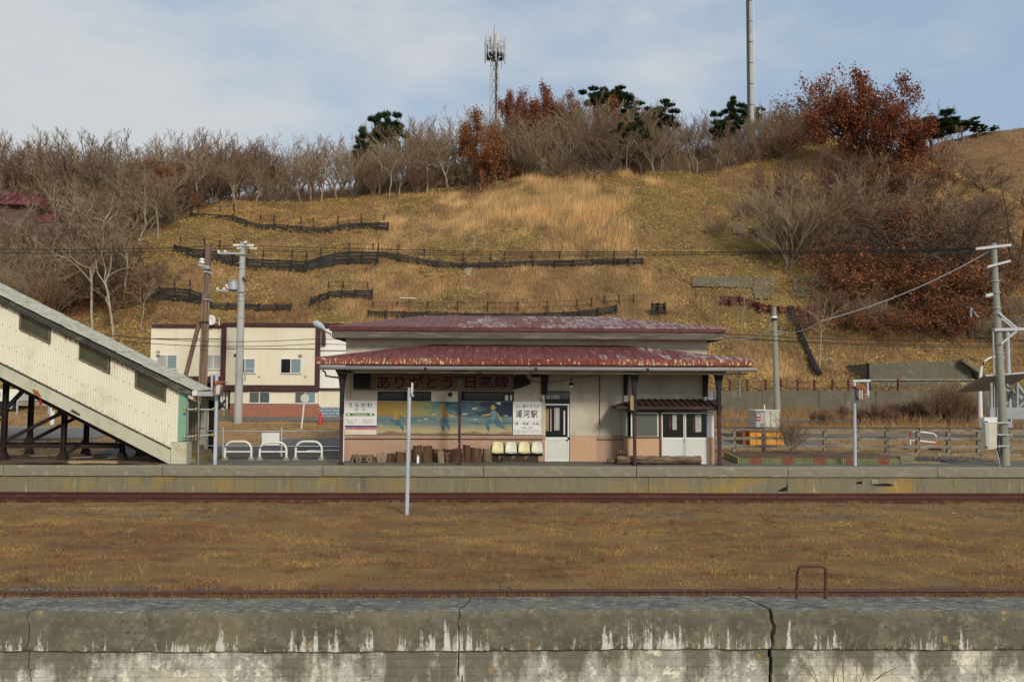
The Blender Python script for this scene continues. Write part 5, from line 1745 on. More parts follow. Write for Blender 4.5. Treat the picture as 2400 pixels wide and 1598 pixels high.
for (P_, Y) in ((r8(790, 470), YF), (r8(1530, 800), YF), (r8(1078, 850), YK), (r8(380, 810), YK)):
    p = at(*P_, Y)
    MB().prism([(p.x - .22, p.z - .1), (p.x + .22, p.z - .1), (p.x + .1, p.z + .14), (p.x - .1, p.z + .14)], Y - .1, Y - .085).build('gusset_plate', 'trestle', fb)
pprism(MB(), [r8(398, 170), r8(470, 190), r8(520, 270), r8(430, 240)], YB - .075, YB - .062).build('rust_hole', 'rust_orange', fb)
pprism(MB(), [r8(880, 445), r8(905, 420), r8(1000, 480), r8(1005, 505), r8(940, 480)], YB - .072, YB - .062).build('broken_edge', 'fascia_black', fb)
MB().tube([at(*r8(515, 250), YB + .2), at(*r8(512, 340), YB + .2), at(*r8(500, 375), YB + .2)], [.05, .05, .015], 6).build('red_rag', 'cone_red', fb)
tag(pbox(MB(), r8(852, 1070), r8(1462, 1112), 28.0, 28.12).build('low_board', 'wood_board'), 'low yellow-brown board edging the platform under the footbridge', 'board')
struct(grid('platform_soil', np.linspace(-30, at(*c1(1150, 1290), 29).x, 40), np.linspace(27.9, 31.8, 16), lambda X, Y: .915 + .05 * np.clip(fnoise(X, Y, 1.6, 12), 0, 1), 'soil'))
# scrap heap lines under the stair
for i in range(14):
    x0_ = rnd.uniform(-19.5, -12.6)
    y0_ = rnd.uniform(29.6, 31.0)
    o = MB().bar((x0_, y0_, .97), (x0_ + rnd.uniform(.4, 1.4), y0_ + rnd.uniform(-.3, .3), .98 + rnd.uniform(0, .08)), .09, .04).build('scrap_timber', 'wood_grey' if i % 2 else 'wood_brown')
    tag(o, 'scrap timber lying on the dirt under the footbridge trestle', 'timber', 'scrap timber under the footbridge')

# pipe barrier with yellow clamps
pb = thing('pipe_barrier', 'grey pipe barrier with yellow clamps closing the footbridge entrance', 'barrier', (at(*c1(1310, 1300), 28.2).x, 28.2, .9))
for P_ in ((1272, 1280, 875), (1345, 1354, 875)):
    a = at(*c1((P_[0] + P_[1]) / 2, 1298), 28.15)
    z = at(*c1((P_[0] + P_[1]) / 2 + 4, P_[2]), 28.15)
    MB().tube([(a.x, 28.15, .9), z], .028, 8).build('upright_pipe', 'aluminium', pb, smooth=True)
for (P0, P1) in ((c1(1255, 926), c1(1460, 928)), (c1(1250, 1115), c1(1450, 1098))):
    MB().tube([at(*P0, 28.08), at(*P1, 28.3)], .024, 8).build('cross_pipe', 'galvanised', pb, smooth=True)
for P_ in (c1(1260, 926), c1(1335, 926), c1(1452, 926), c1(1256, 1115), c1(1332, 1108), c1(1446, 1100)):
    p = at(*P_, 28.05)
    MB().ball((p.x, 28.06, p.z), .055, 8, 5).build('clamp', 'clamp_yellow', pb)
    MB().tube([(p.x - .05, 28.04, p.z), (p.x + .06, 28.04, p.z)], .03, 6).build('clamp_bolt', 'rust_pipe', pb)

# platform mirror lamp on the left
lm = thing('signal_lamp_post', 'blue-grey post with a rusted lamp box beside the footbridge stair', 'lamp post', (at(*c1(1463, 1300), 28.1).x, 28.1, .9))
a, z = at(*c1(1463, 1300), 28.1), at(*c1(1474, 840), 28.1)
MB().tube([(a.x, 28.1, .9), z, at(*c1(1474, 695), 28.1)], [.068, .06, .06], 12).build('post', 'lamp_blue_grey', lm, smooth=True)
MB().tube([at(*c1(1428, 692), 28.1), at(*c1(1478, 690), 28.1)], .05, 10).build('top_arm', 'lamp_blue_grey', lm, smooth=True)
MB().tube([at(*c1(1441, 800), 28.1), at(*c1(1443, 692), 28.1)], .04, 8).build('drop_pipe', 'lamp_blue_grey', lm, smooth=True)
bx_ = MB()
pprism(bx_, [c1(1462, 745), c1(1485, 738), c1(1510, 748), c1(1512, 770), c1(1500, 828), c1(1480, 835), c1(1456, 832), c1(1455, 770)], 27.75, 28.0)
hb = bx_.build('lamp_box', 'rusty_lamp', lm)
pprism(MB(), [c1(1460, 742), c1(1475, 732), c1(1520, 738), c1(1530, 745), c1(1500, 752), c1(1462, 760)], 27.7, 28.02).build('lamp_hood', 'rust_orange', hb)
pprism(MB(), [c1(1472, 762), c1(1500, 758), c1(1492, 822), c1(1468, 825)], 27.735, 27.749).build('lens_panel', 'sign_back', hb)

# ------------------------------------------------------------------ bollards, rail fence, sign posts, cone
for i, (x0_, x1_, yt, yb_) in enumerate(((97, 355, 1232, 1405), (417, 678, 1240, 1400), (747, 1003, 1232, 1408))):
    Y = 29.9
    a, z = at(*c2(x0_ + 8, yb_), Y), at(*c2(x1_ - 8, yb_), Y)
    zt_ = at(*c2(x0_, yt), Y).z
    lab = ('white hoop bollard nearest the lamp post', 'white hoop bollard before the blank white board', 'white hoop bollard nearest the station building')[i]
    bo = thing('hoop_bollard', lab, 'bollard', ((a.x + z.x) / 2, Y, .9), 'white hoop bollards on the forecourt')
    r_ = .3
    pts = [(a.x, Y, .92)]
    for q in range(0, 91, 15):
        pts.append((a.x + r_ - r_ * math.cos(R(q)), Y, zt_ - r_ + r_ * math.sin(R(q))))
    for q in range(90, -1, -15):
        pts.append((z.x - r_ + r_ * math.cos(R(q)), Y, zt_ - r_ + r_ * math.sin(R(q))))
    pts.append((z.x, Y, .92))
    MB().tube(pts, .042, 10).build('hoop', 'white_paint', bo, smooth=True)
    zm = at(*c2(x0_, 1326), Y).z
    MB().tube([(a.x, Y, zm), (z.x, Y, zm)], .03, 8).build('cross_bar', 'white_paint', bo, smooth=True)
    for xx in (a.x, z.x):
        MB().tube([(xx, Y, .88), (xx, Y, .99)], [.14, .12], 12).build('concrete_footing', 'concrete', bo)
rf_ = thing('rail_fence', 'thin grey pipe rail fence behind the hoop bollards', 'fence', (at(*c2(400, 1390), 31.2).x, 31.2, .9))
for P_ in (88, 625, -260, 1160):
    a, z = at(*c2(P_, 1392), 31.2), at(*c2(P_ + 2, 1096), 31.2)
    MB().tube([(a.x, 31.2, .9), (z.x, 31.2, z.z)], .035, 8).build('post', 'galvanised', rf_, smooth=True)
for y_ in (1140, 1276):
    MB().tube([at(*c2(-330, y_ - 6), 31.2), at(*c2(1160, y_), 31.2)], .022, 8).build('rail', 'galvanised', rf_, smooth=True)
tag(pbox(MB(), c2(447, 1152), c2(605, 1268), 31.1, 31.14).build('blank_board', 'sign_white'), 'blank white board hung on the rail fence behind the middle bollard', 'board')
# round sign seen from behind
ts = thing('round_road_sign', 'round road sign seen from behind on a leaning pole before the brick base', 'road sign', (at(*c2(810, 1045), 44).x, 44, float(yard_z(44))))
a, z = at(*c2(810, 1050), 44), at(*c2(843, 800), 44)
MB().tube([(a.x, 44, float(yard_z(44))), (z.x, 44, z.z)], .045, 8).build('pole', 'white_paint', ts, smooth=True)
p = at(*c2(843, 836), 43.93)
d_ = MB().tube([(p.x, 43.90, p.z), (p.x, 43.93, p.z)], .245, 24).build('disc', 'sign_back', ts)
MB().box(p.x - .2, p.x + .2, 43.931, 43.96, p.z - .02, p.z + .02).build('mounting_bar', 'galvanised', ts)
YCN = 47.0
p = at(*c2(982, 1080), YCN)
zg = float(yard_z(YCN)) + .02
cn = thing('traffic_cone', 'slim red traffic cone on the grass before the blue stone base', 'traffic cone', (p.x, YCN, zg))
MB().box(p.x - .16, p.x + .16, YCN - .16, YCN + .16, zg, zg + .035).build('base', 'cone_red', cn)
MB().tube([(p.x, YCN, zg + .035), (p.x, YCN, zg + .45), (p.x, YCN, zg + .68)], [.13, .075, .03], 16).build('cone', 'cone_red', cn, smooth=True)
tag(pbox(MB(), c2(887, 1014), c2(940, 1031), 50.8, 51.0).build('drain_block', 'tyre'), 'low black block at the foot of the brick wall', 'block')

# ------------------------------------------------------------------ apartment block
YA = 52.0
ZA = float(yard_z(YA)) + .02
ap = thing('apartment_block', 'two storey cream apartment block with maroon trim and red brick base', 'building', (at(*c2(500, 1012), YA).x, YA, ZA))
def abox(P0, P1, y0, y1, name, m, parent=None, **kw):
    return pbox(MB(), P0, P1, y0, y1).build(name, m, parent or ap, **kw)


abox(c2(105, 180), c2(940, 716), YA, YA + 8.5, 'wall', 'siding_cream')
abox(c1(1030, 371), c1(1506, 702), YA + .3, YA + 8.5, 'wall', 'siding_cream')
abox(c2(966, 180), c2(1240, 742), YA + .2, YA + 8.5, 'wall', 'siding_white')
abox(c2(75, 140), c2(1190, 179), YA - .15, YA + 8.6, 'roof_band', 'siding_maroon')
abox(c1(1030, 346), c1(1506, 370), YA + .15, YA + 8.6, 'roof_band', 'siding_maroon')
abox(c2(75, 181), c2(104, 770), YA - .1, YA + .3, 'corner_trim', 'siding_maroon')
abox(c2(941, 181), c2(968, 770), YA - .1, YA + .3, 'corner_trim', 'siding_maroon')
abox(c2(997, 181), c2(1027, 350), YA, YA + .25, 'corner_trim', 'siding_maroon')
abox(c2(105, 376), c2(940, 386), YA - .03, YA + .1, 'trim_line', 'siding_maroon')
abox(c1(1030, 443), c1(1503, 450), YA + .27, YA + .35, 'trim_line', 'siding_maroon')
abox(c2(966, 394), c2(1240, 402), YA + .17, YA + .3, 'trim_line', 'siding_maroon')
abox(c2(85, 717), c2(966, 771), YA - .12, YA + .5, 'storey_band', 'siding_maroon')
abox(c1(1310, 703), c1(1506, 745), YA + .2, YA + .6, 'storey_band', 'siding_maroon')
abox(c2(967, 743), c2(1240, 757), YA + .1, YA + .5, 'storey_band', 'siding_maroon')
abox(c2(155, 772), c2(962, 887), YA + .05, YA + 8.4, 'lower_wall', 'siding_cream')
abox(c2(967, 758), c2(1240, 917), YA + .3, YA + 8.4, 'lower_wall', 'siding_cream')
abox(c2(152, 888), c2(966, 1016), YA - .02, YA + 8.4, 'brick_base', 'brick_red')
abox(c2(972, 918), c2(1240, 1022), YA + .22, YA + 8.4, 'stone_base', 'stone_blue')
abox(c1(1030, 703), c1(1309, 980), YA + 1.5, YA + 8.4, 'lower_wall', 'siding_cream')
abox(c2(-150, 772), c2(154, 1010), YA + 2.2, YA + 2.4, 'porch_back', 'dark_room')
abox(c2(-60, 940), c2(150, 1012), YA + .4, YA + 2.1, 'porch_base', 'concrete_mossy')
for x_ in (66, 90, 118):
    abox(c2(x_, 775), c2(x_ + 12, 940), YA + .5, YA + .6, 'porch_post', 'siding_white')
piece('porch_brace', at(*c2(55, 940), YA + .45), at(*c2(110, 850), YA + .45), .08, .1, 'tyre', ap)
# siding boards: faint vertical seams as real thin battens
for i in range(24):
    x_ = 112 + i * 34.5
    if x_ < 935:
        abox(c2(x_, 388), c2(x_ + 1.6, 714), YA - .006, YA + .02, 'siding_seam', 'siding_cream')
def window(P0, P1, Y, left, right, frame='white_frame'):
    (x0_, y0_), (x1_, y1_) = P0, P1
    xm = (x0_ + x1_) / 2
    o = sash(P0, P1, 1.6, Y, frame, ap, 'window', None)
    pbox(MB(), (xm - .7, y0_ + 1.6), (xm + .7, y1_ - 1.6), Y + .005, Y + .045).build('meeting_stile', frame, o)
    pbox(MB(), (x0_ + 1.6, y0_ + 1.6), (xm - .7, y1_ - 1.6), Y + .025, Y + .04).build('pane', left, o)
    pbox(MB(), (xm + .7, y0_ + 1.6), (x1_ - 1.6, y1_ - 1.6), Y + .025, Y + .04).build('pane', right, o)
    pbox(MB(), (x0_ - 1, y1_), (x1_ + 1, y1_ + 1), Y - .04, Y + .05).build('sill', frame, o)
    return o


w = window(c2(195, 471), c2(385, 606), YA - .05, 'glass_dark', 'glass_teal')
pbox(MB(), c2(200, 478), c2(222, 600), YA - .034, YA - .026).build('curtain', 'curtain_blue', w)
pbox(MB(), c2(296, 562), c2(381, 567), YA - .048, YA - .03).build('glazing_bar', 'white_frame', w)
window(c2(615, 471), c2(808, 608), YA - .05, 'glass_dark', 'glass_teal')
window(c1(1065, 556), c1(1206, 653), YA + .25, 'curtain', 'glass_teal')
window(c1(1400, 556), c1(1503, 656), YA + .25, 'curtain', 'curtain')
window(c2(325, 776), c2(520, 881), YA, 'glass_frosted', 'glass_bluegrey')
window(c2(745, 776), c2(940, 884), YA, 'glass_frosted', 'glass_teal')
for P_ in (c2(205, 440), c2(797, 442), c1(1073, 537), c1(1605, 558)):
    p = at(*P_, YA - .1)
    MB().box(p.x - .1, p.x + .1, YA - .12, YA, p.z - .08, p.z + .08).build('vent_hood', 'wall_tan', ap)
for P_ in (c2(420, 638), c2(845, 638)):
    p = at(*P_, YA - .05)
    MB().tube([(p.x, YA - .06, p.z), (p.x, YA, p.z)], .05, 8).build('pipe_vent', 'bark_grey', ap)
for x_ in (1000,):
    MB().tube([at(*c2(975, 770), YA + .1), at(*c2(975, 900), YA + .1)], .05, 8).build('down_pipe', 'siding_white', ap)
pd = at(*c1(1437, 318), 49)
sdh = thing('satellite_dish', 'small white satellite dish above the left wing roof of the apartment block', 'satellite dish', (pd.x, 51.9, at(*c1(1437, 350), 51.9).z))
n = 16
bb = MB()
p = at(*c1(1437, 320), 51.9)
vs = [(p.x, 51.95, p.z)] + [(p.x + .29 * r_ * math.cos(2 * math.pi * j / n), 51.95 - .09 * r_ * r_, p.z + .34 * r_ * math.sin(2 * math.pi * j / n)) for r_ in (.5, 1) for j in range(n)]
fs = [(0, 1 + j, 1 + (j + 1) % n) for j in range(n)] + [(1 + j, 1 + n + j, 1 + n + (j + 1) % n, 1 + (j + 1) % n) for j in range(n)]
bb.add(vs, fs)
bb.build('dish', 'dish_white', sdh, smooth=True).modifiers.new('shell', 'SOLIDIFY').thickness = .02
MB().tube([(p.x, 51.98, p.z), (p.x, 52.05, p.z - .3), (p.x, 52.15, at(*c1(1437, 352), 52.2).z)], .025, 6).build('mast', 'galvanised', sdh)
MB().tube([at(*c1(1492, 358), 51.9), at(*c1(1492, 308), 51.9)], .03, 6).build('vent_pipe', 'white_paint', ap)

# ------------------------------------------------------------------ utility poles on the left
def insulator(parent, p, ax=(0, 0, 1), s=1.0):
    a_ = Vector(ax).normalized() * .09 * s
    p = Vector(p)
    pts = [p + a_ * t for t in (0, .25, .3, .7, .75, 1.2, 1.25, 1.7)]
    return MB().tube(pts, [v * s for v in (.05, .05, .085, .085, .05, .05, .08, .06)], 8).build('insulator', 'porcelain', parent, smooth=True)


YU = 47.0
zu = float(yard_z(YU))
a, z = at(*c2(226, 1060), YU), at(*g5(815, 135), YU)
up = thing('utility_pole', 'white concrete utility pole with insulators before the cream apartment block', 'utility pole', (a.x, YU, zu))
MB().tube([(a.x, YU, zu - .2), ((a.x + z.x) / 2, YU, (zu + z.z) / 2), (z.x, YU, z.z)], [.235, .21, .155], 14).build('pole', 'pole_concrete', up, smooth=True)
for (P0, P1, hs) in ((g5(380, 322), g5(860, 332), (390, 505)), (g5(355, 972), g5(840, 988), (372, 485))):
    piece('cross_arm', at(*P0, YU - .22), at(*P1, YU - .22), .09, .11, 'galvanised', up)
    for x_ in hs:
        insulator(up, at(*g5(x_, (P0[1] - 550) * 7.4667 - 2), YU - .22))
for (x_, y_, s_) in ((655, 187, 1), (705, 187, 1), (760, 187, .7), (900, 187, .8), (940, 190, 1), (970, 192, 1), (725, 240, .8), (770, 238, .6), (940, 240, .7), (980, 242, .8), (1030, 243, .9), (845, 135, 1)):
    insulator(up, at(*g5(x_ - 8, y_), YU - .2), (1, 0, 0), s_)
piece('top_arm', at(*g5(640, 190), YU - .17), at(*g5(1000, 195), YU - .17), .07, .07, 'galvanised', up)
MB().tube([at(*g5(650, 965), YU - .35), at(*g5(650, 815), YU - .35)], .27, 14).build('transformer', 'galvanised', up, smooth=True)
MB().tube([at(*g5(650, 815), YU - .35), at(*g5(650, 800), YU - .35)], [.3, .25], 14).build('transformer_lid', 'galvanised', up, smooth=True)
for (x_, y_) in ((525, 895), (545, 930), (580, 870), (580, 910), (712, 900)):
    insulator(up, at(*g5(x_, y_ + 15), YU - .35), (0, 0, 1), .9)
MB().tube([at(*g5(810, 740), YU - .3), at(*g5(850, 800), YU - .3), at(*g5(880, 825), YU - .3)], .05, 6).build('cable_bundle', 'cable_black', up)
MB().tube([at(*g5(645, 160), YU - .2), at(*g5(690, 90), YU - .2), at(*g5(750, 72), YU - .2), at(*g5(820, 115), YU - .2)], .03, 6).build('jumper_cable', 'cable_black', up)
for y_ in (1075, 1160, 1450, 600, 510):
    p = at(*g5(790, y_), YU)
    MB().tube([(p.x, YU, p.z), (p.x, YU, p.z + .05)], .22, 14).build('band', 'galvanised', up)
pbox(MB(), c2(283, 580), c2(292, 680), YU - .3, YU - .2).build('cable_box', 'box_grey', up)
# wooden pole with strut
YV = 44.5
a, z = at(*c1(1384, 760), YV), at(*g5(215, 165), YV)
d_ = (z - a)
base = a - d_ * ((a.z - float(yard_z(YV))) / d_.z)
wp = thing('wooden_pole', 'brown wooden utility pole with a diagonal strut left of the white pole', 'utility pole', (base.x, YV, float(yard_z(YV))))
MB().tube([base, a, z], [.22, .2, .165], 12).build('pole', 'pole_wood', wp, smooth=True)
for off in (-.2, .19):
    MB().tube([base + Vector((off * 1.1, -.08, 0)), a + Vector((off, -.08, 0)), a + (z - a) * .72 + Vector((off * .75, -.08, 0))], .05, 6).build('conduit', 'bark_grey', wp, smooth=True)
s0, s1 = at(*c1(1355, 340), YV), at(*c1(1265, 690), YV)
dd = s1 - s0
MB().tube([s0, s1, s1 + dd * 1.1], .12, 10).build('strut', 'pole_wood', wp, smooth=True)
piece('strap', at(*c1(1350, 333), YV - .2), at(*c1(1420, 333), YV - .2), .06, .06, 'cable_black', wp)
piece('cross_arm', at(*g5(40, 525), YV - .2), at(*g5(235, 570), YV - .2), .1, .1, 'galvanised', wp)
piece('cross_arm', at(*g5(150, 640), YV - .2), at(*g5(300, 690), YV - .2), .07, .07, 'galvanised', wp)
insulator(wp, at(*g5(100, 515), YV - .2), (0, 0, 1), 2.0)
for y_ in (1133, 590, 655):
    piece('band', at(*g5(118, y_), YV - .22), at(*g5(255, y_), YV - .22), .06, .05, 'galvanised', wp)

# ------------------------------------------------------------------ behind the footbridge: trailer, guard rail, stakes
YT_ = 58.0
q8 = crop(0, 880, 13.067)
zt0 = at(*q8(300, 785), 55).z
tr = thing('white_trailer', 'white box trailer with a blue letter seen under the footbridge', 'trailer', (at(*q8(200, 790), 55).x, 55, zt0 - .6))
a, z = at(*q8(-900, 410), 55), at(*q8(545, 785), 55)
MB().box(a.x, z.x, 55, 57.4, z.z, a.z).build('box_body', 'trailer_white', tr)
MB().box(a.x, z.x - .3, 55.1, 57.3, z.z - .16, z.z - .002).build('chassis', 'tyre', tr)
text_mesh('S', (*q8(-40, 520), *q8(42, 640)), 54.985, 'letter_blue', tr, bold=.02)
for x_ in (-600, -420, 180, 300):
    p = at(*q8(x_, 850), 55.1)
    w_ = MB().tube([(p.x, 55.12, z.z - .35), (p.x, 55.4, z.z - .35)], .42, 16).build('wheel', 'tyre', tr, smooth=True)
    MB().tube([(p.x, 55.09, z.z - .35), (p.x, 55.118, z.z - .35)], .2, 12).build('hub', 'galvanised', w_)
gr = thing('guard_rail', 'low pale road guard rail behind the footbridge trestle', 'guard rail', (at(*q8(900, 870), 53).x, 53, float(yard_z(53))))
for y_ in (830, 885):
    piece('rail', at(*q8(560, y_), 53), at(*q8(2900, y_ + 15), 53), .06, .14, 'concrete', gr)
for x_ in (530, 1000, 1500, 2000, 2500):
    p = at(*q8(x_, 900), 53.08)
    MB().box(p.x - .05, p.x + .05, 53.05, 53.15, float(yard_z(53)) - .1, at(*q8(x_, 800), 53).z).build('post', 'galvanised', gr)
for i, x_ in enumerate((640, 662)):
    p, q = at(*r8(x_, 485), 46), at(*r8(x_, 400 if i == 0 else 440), 46)
    o = MB().tube([(p.x, 46, float(yard_z(46))), (q.x, 46, q.z)], .05 if i == 0 else .11, 8).build('marker_stake', 'white_paint')
    tag(o, ('thin white marker stake', 'stubby white marker post')[i] + ' on the grass verge under the footbridge', 'marker post')

# thin sign post standing between the tracks
a, z = at(935.5 * 1.0 + 18, 1203, 22.8), at(*c3(862, 738), 22.8)
a = at(953.5, 1203, 22.8)
sp_ = thing('sign_post', 'tall thin pale blue post with an edge-on sign before the mural', 'sign post', (a.x, 22.8, 0))
MB().tube([(a.x, 22.8, -.1), (z.x, 22.8, z.z)], [.058, .055], 12).build('post', 'lamp_blue_grey', sp_, smooth=True)
pprism(MB(), [c3(879, 690), c3(888, 700), c3(888, 770), c3(880, 812), c3(876, 780)], 22.65, 22.95).build('sign_plate', 'white_paint', sp_)
MB().box(z.x - .02, z.x + .13, 22.78, 22.82, z.z - .25, z.z - .2).build('clamp', 'galvanised', sp_)
# ------------------------------------------------------------------ right side: post, utility pole, fence, planter
a, z = at(*c5(907, 1485), 28.1), at(*c5(902, 935), 28.1)
lm = thing('signal_lamp_post', 'blue-grey post with a hooked arm and hanging rusty lamp right of the station', 'lamp post', (a.x, 28.1, .9))
MB().tube([(a.x, 28.1, .9), (z.x, 28.1, z.z)], [.062, .055], 12).build('post', 'lamp_blue_grey', lm, smooth=True)
MB().tube([at(*c5(890, 934), 28.1), at(*c5(1008, 931), 28.1)], .055, 12).build('arm', 'lamp_blue_grey', lm, smooth=True)
MB().tube([at(*c5(990, 940), 28.1), at(*c5(990, 1040), 28.1)], .042, 10).build('drop_pipe', 'lamp_blue_grey', lm, smooth=True)
pbox(MB(), c5(985, 995), c5(1003, 1025), 28.02, 28.1).build('switch', 'lamp_blue_grey', lm)
bb = MB()
pprism(bb, [c5(920, 985), c5(975, 972), c5(984, 990), c5(986, 1040), c5(978, 1056), c5(935, 1058), c5(922, 1030)], 27.85, 28.12)
hb = bb.build('lamp_box', 'rusty_lamp', lm)
pprism(MB(), [c5(906, 968), c5(940, 962), c5(972, 962), c5(975, 985), c5(940, 986), c5(925, 984)], 27.8, 28.14).build('lamp_hood', 'rust_orange', hb)
for x_ in (935, 950, 962):
    pprism(MB(), [c5(x_, 990), c5(x_ + 7, 988), c5(x_ + 8, 1045), c5(x_ + 2, 1048)], 27.835, 27.849).build('lens_bar', 'sign_back' if x_ < 960 else 'label_red', hb)

YR = 28.3
a, z = at(*c5(1893, 1492), YR), at(*c5(1816, 30), YR)
ur = thing('utility_pole', 'leaning grey-green concrete utility pole with cabinet at the right end of the platform', 'utility pole', (a.x, YR, .9))
MB().tube([(a.x, YR, .85), ((a.x + z.x) / 2, YR, (.9 + z.z) / 2), (z.x, YR, z.z)], [.155, .128, .095], 16).build('pole', 'pole_concrete_green', ur, smooth=True)
pole_at = lambda zz: a.x + (z.x - a.x) * (zz - .9) / (z.z - .9)
piece('cross_arm', at(*g6(228, 213), YR - .13), at(*g6(630, 168), YR - .13), .07, .09, 'galvanised', ur)
piece('cross_arm', at(*g6(360, 420), YR - .13), at(*g6(625, 350), YR - .13), .07, .08, 'galvanised', ur)
pprism(MB(), [g6(395, 225), g6(410, 225), g6(408, 310), g6(394, 310)], YR - .16, YR - .1).build('fuse_holder', 'cable_black', ur)
insulator(ur, at(*g6(345, 748), YR - .1), (1, 0, -.1), .9)
insulator(ur, at(*g6(385, 742), YR - .1), (1, 0, .1), .8)
piece('bracket_beam', at(*g6(440, 1140), YR - .15), at(*g6(900, 1128), YR - .15), .08, .10, 'galvanised', ur)
piece('bracket_stay', at(*g6(500, 955), YR - .15), at(*g6(705, 1125), YR - .15), .06, .07, 'galvanised', ur)
piece('bracket_stay', at(*g6(520, 1010), YR + .1), at(*g6(660, 1120), YR + .1), .05, .06, 'galvanised', ur)
piece('bracket_stay', at(*g6(515, 1305), YR - .15), at(*g6(695, 1155), YR - .15), .06, .07, 'galvanised', ur)
for y_ in (588, 722, 958, 1310, 895, 1410):
    zz = at(*g6(460, y_), YR).z
    MB().tube([(pole_at(zz), YR, zz), (pole_at(zz), YR, zz + .035)], .15, 14).build('band', 'galvanised', ur)
for (P0, P1, w, mm) in ((c5(1812, 590), c5(1818, 895), .03, 'pole_concrete'), (c5(1826, 880), c5(1840, 1400), .022, 'conduit_maroon')):
    MB().tube([at(*P0, YR - .1), at(*P1, YR - .1)], w, 8).build('conduit', mm, ur, smooth=True)
MB().tube([at(*c5(1848, 1280), YR - .18), at(*c5(1846, 1380), YR - .18), at(*c5(1856, 1430), YR - .18), at(*c5(1868, 1410), YR - .18), at(*c5(1866, 1300), YR - .18)], .022, 8).build('cable_loop', 'cable_black', ur, smooth=True)
for y_ in (1205, 1283, 1358):
    piece('band', at(*c5(1838, y_), YR - .2), at(*c5(1915, y_), YR - .2), .04, .05, 'galvanised', ur)
cab = pprism(MB(), [c5(1758, 1175), c5(1838, 1172), c5(1838, 1375), c5(1770, 1380)], YR - .38, YR - .16).build('cabinet', 'box_cream', ur)
pprism(MB(), [c5(1756, 1172), c5(1840, 1169), c5(1840, 1205), c5(1757, 1208)], YR - .41, YR - .13).build('cabinet_lid', 'sign_white', cab)
pprism(MB(), [c5(1760, 1210), c5(1785, 1209), c5(1790, 1374), c5(1770, 1376)], YR - .395, YR - .381).build('cabinet_side', 'box_grey', cab)
for y_ in (1195, 1362):
    pbox(MB(), c5(1757, y_), c5(1778, y_ + 8), YR - .42, YR - .411).build('latch', 'black_paint', cab)
MB().tube([at(*c5(1834, 1385), YR - .2), (at(*c5(1834, 1470), YR).x, YR - .2, .9)], .025, 8).build('cabinet_leg', 'galvanised', ur)
pbox(MB(), c5(1907, 1190), c5(1912, 1360), YR - .2, YR - .17).build('white_strip', 'white_paint', ur)

# wooden rail fence
YFN = 32.8
fpx = [(115, 1250, 1395), (310, 1245, 1398), (505, 1250, 1400), (712, 1245, 1410), (925, 1245, 1415), (1117, 1245, 1418), (1322, 1243, 1450), (1522, 1243, 1432), (1722, 1243, 1455), (1925, 1243, 1455), (2130, 1243, 1458)]
fn = thing('wooden_fence', 'grey weathered wooden post and rail fence behind the flower bed', 'fence', (at(*c5(900, 1400), YFN).x, YFN, .9))
for i, (x_, t_, b0) in enumerate(fpx):
    p, q = at(*c5(x_, t_), YFN), at(*c5(x_ + rnd.uniform(-3, 3), b0), YFN)
    piece('post', (q.x, YFN + .05, .85), (p.x, YFN + .05, p.z), .13, .14, 'wood_grey', fn)
zr_ = [at(*c5(900, y_), YFN).z for y_ in (1252, 1308, 1360, 1412)]
xs_ = [at(*c5(-120, 1300), YFN).x] + [at(*c5(f_[0], 1300), YFN).x for f_ in fpx] + [at(*c5(2400, 1300), YFN).x]
for k_, zz in enumerate(zr_):
    for i in range(len(xs_) - 1):
        piece('rail', (xs_[i] + .02, YFN - .04 + rnd.uniform(-.012, .012), zz + rnd.uniform(-.015, .015)), (xs_[i + 1] - .005, YFN - .04 + rnd.uniform(-.012, .012), zz + rnd.uniform(-.015, .015)), .05, .115 if k_ else .10, 'wood_grey', fn)
for i in range(len(xs_) - 1):
    piece('top_cap', (xs_[i] + .01, YFN, zr_[0] + .085), (xs_[i + 1] - .005, YFN, zr_[0] + .085), .2, .035, 'fascia_black', fn)

# flower bed with coloured edging blocks
pe0, pe1, pe2 = onz(*c5(55, 1418), .98), onz(*c5(148, 1478), .9), onz(*c5(1198, 1476), .9)
YE = 28.75
xE0, xE1 = at(*c5(148, 1470), YE).x, at(*c5(1198, 1470), YE).x
xBack = at(*c5(52, 1410), 31.6).x
bed = thing('flower_bed', 'bare soil flower bed edged with small green and red ribbed blocks', 'flower bed', ((xE0 + xE1) / 2, YE, .9))
zE = at(*c5(600, 1440), YE).z
pat = 'GRGGRGGRGGRGGRG'
nb = len(pat)
for i, ch in enumerate(pat):
    x0_, x1_ = xE0 + (xE1 - xE0) * i / nb, xE0 + (xE1 - xE0) * (i + 1) / nb - .008
    b_ = MB()
    n = 6
    for j in range(n):
        cx = x0_ + (x1_ - x0_) * (j + .5) / n
        rr_ = (x1_ - x0_) / n * .5
        jy = rnd.uniform(-.006, .006)
        b_.tube([(cx, YE + jy, .88), (cx, YE + jy, zE + rnd.uniform(-.008, .008))], rr_, 8)
    b_.build('edging_block', 'edging_green' if ch == 'G' else 'edging_red', bed)
for i in range(9):
    t0, t1 = i / 9, (i + .95) / 9
    P0, P1 = Vector((xE0, YE, (.9 + zE) / 2)).lerp(Vector((xBack, 31.6, (.9 + zE) / 2 + .02)), t0), Vector((xE0, YE, (.9 + zE) / 2)).lerp(Vector((xBack, 31.6, (.9 + zE) / 2 + .02)), t1)
    piece('edging_block', P0, P1, .1, zE - .88, 'edging_green', bed)
xs_ = np.linspace(0, 1, 44)
V, Fc = [], []
ys_ = np.linspace(YE + .05, 31.9, 12)
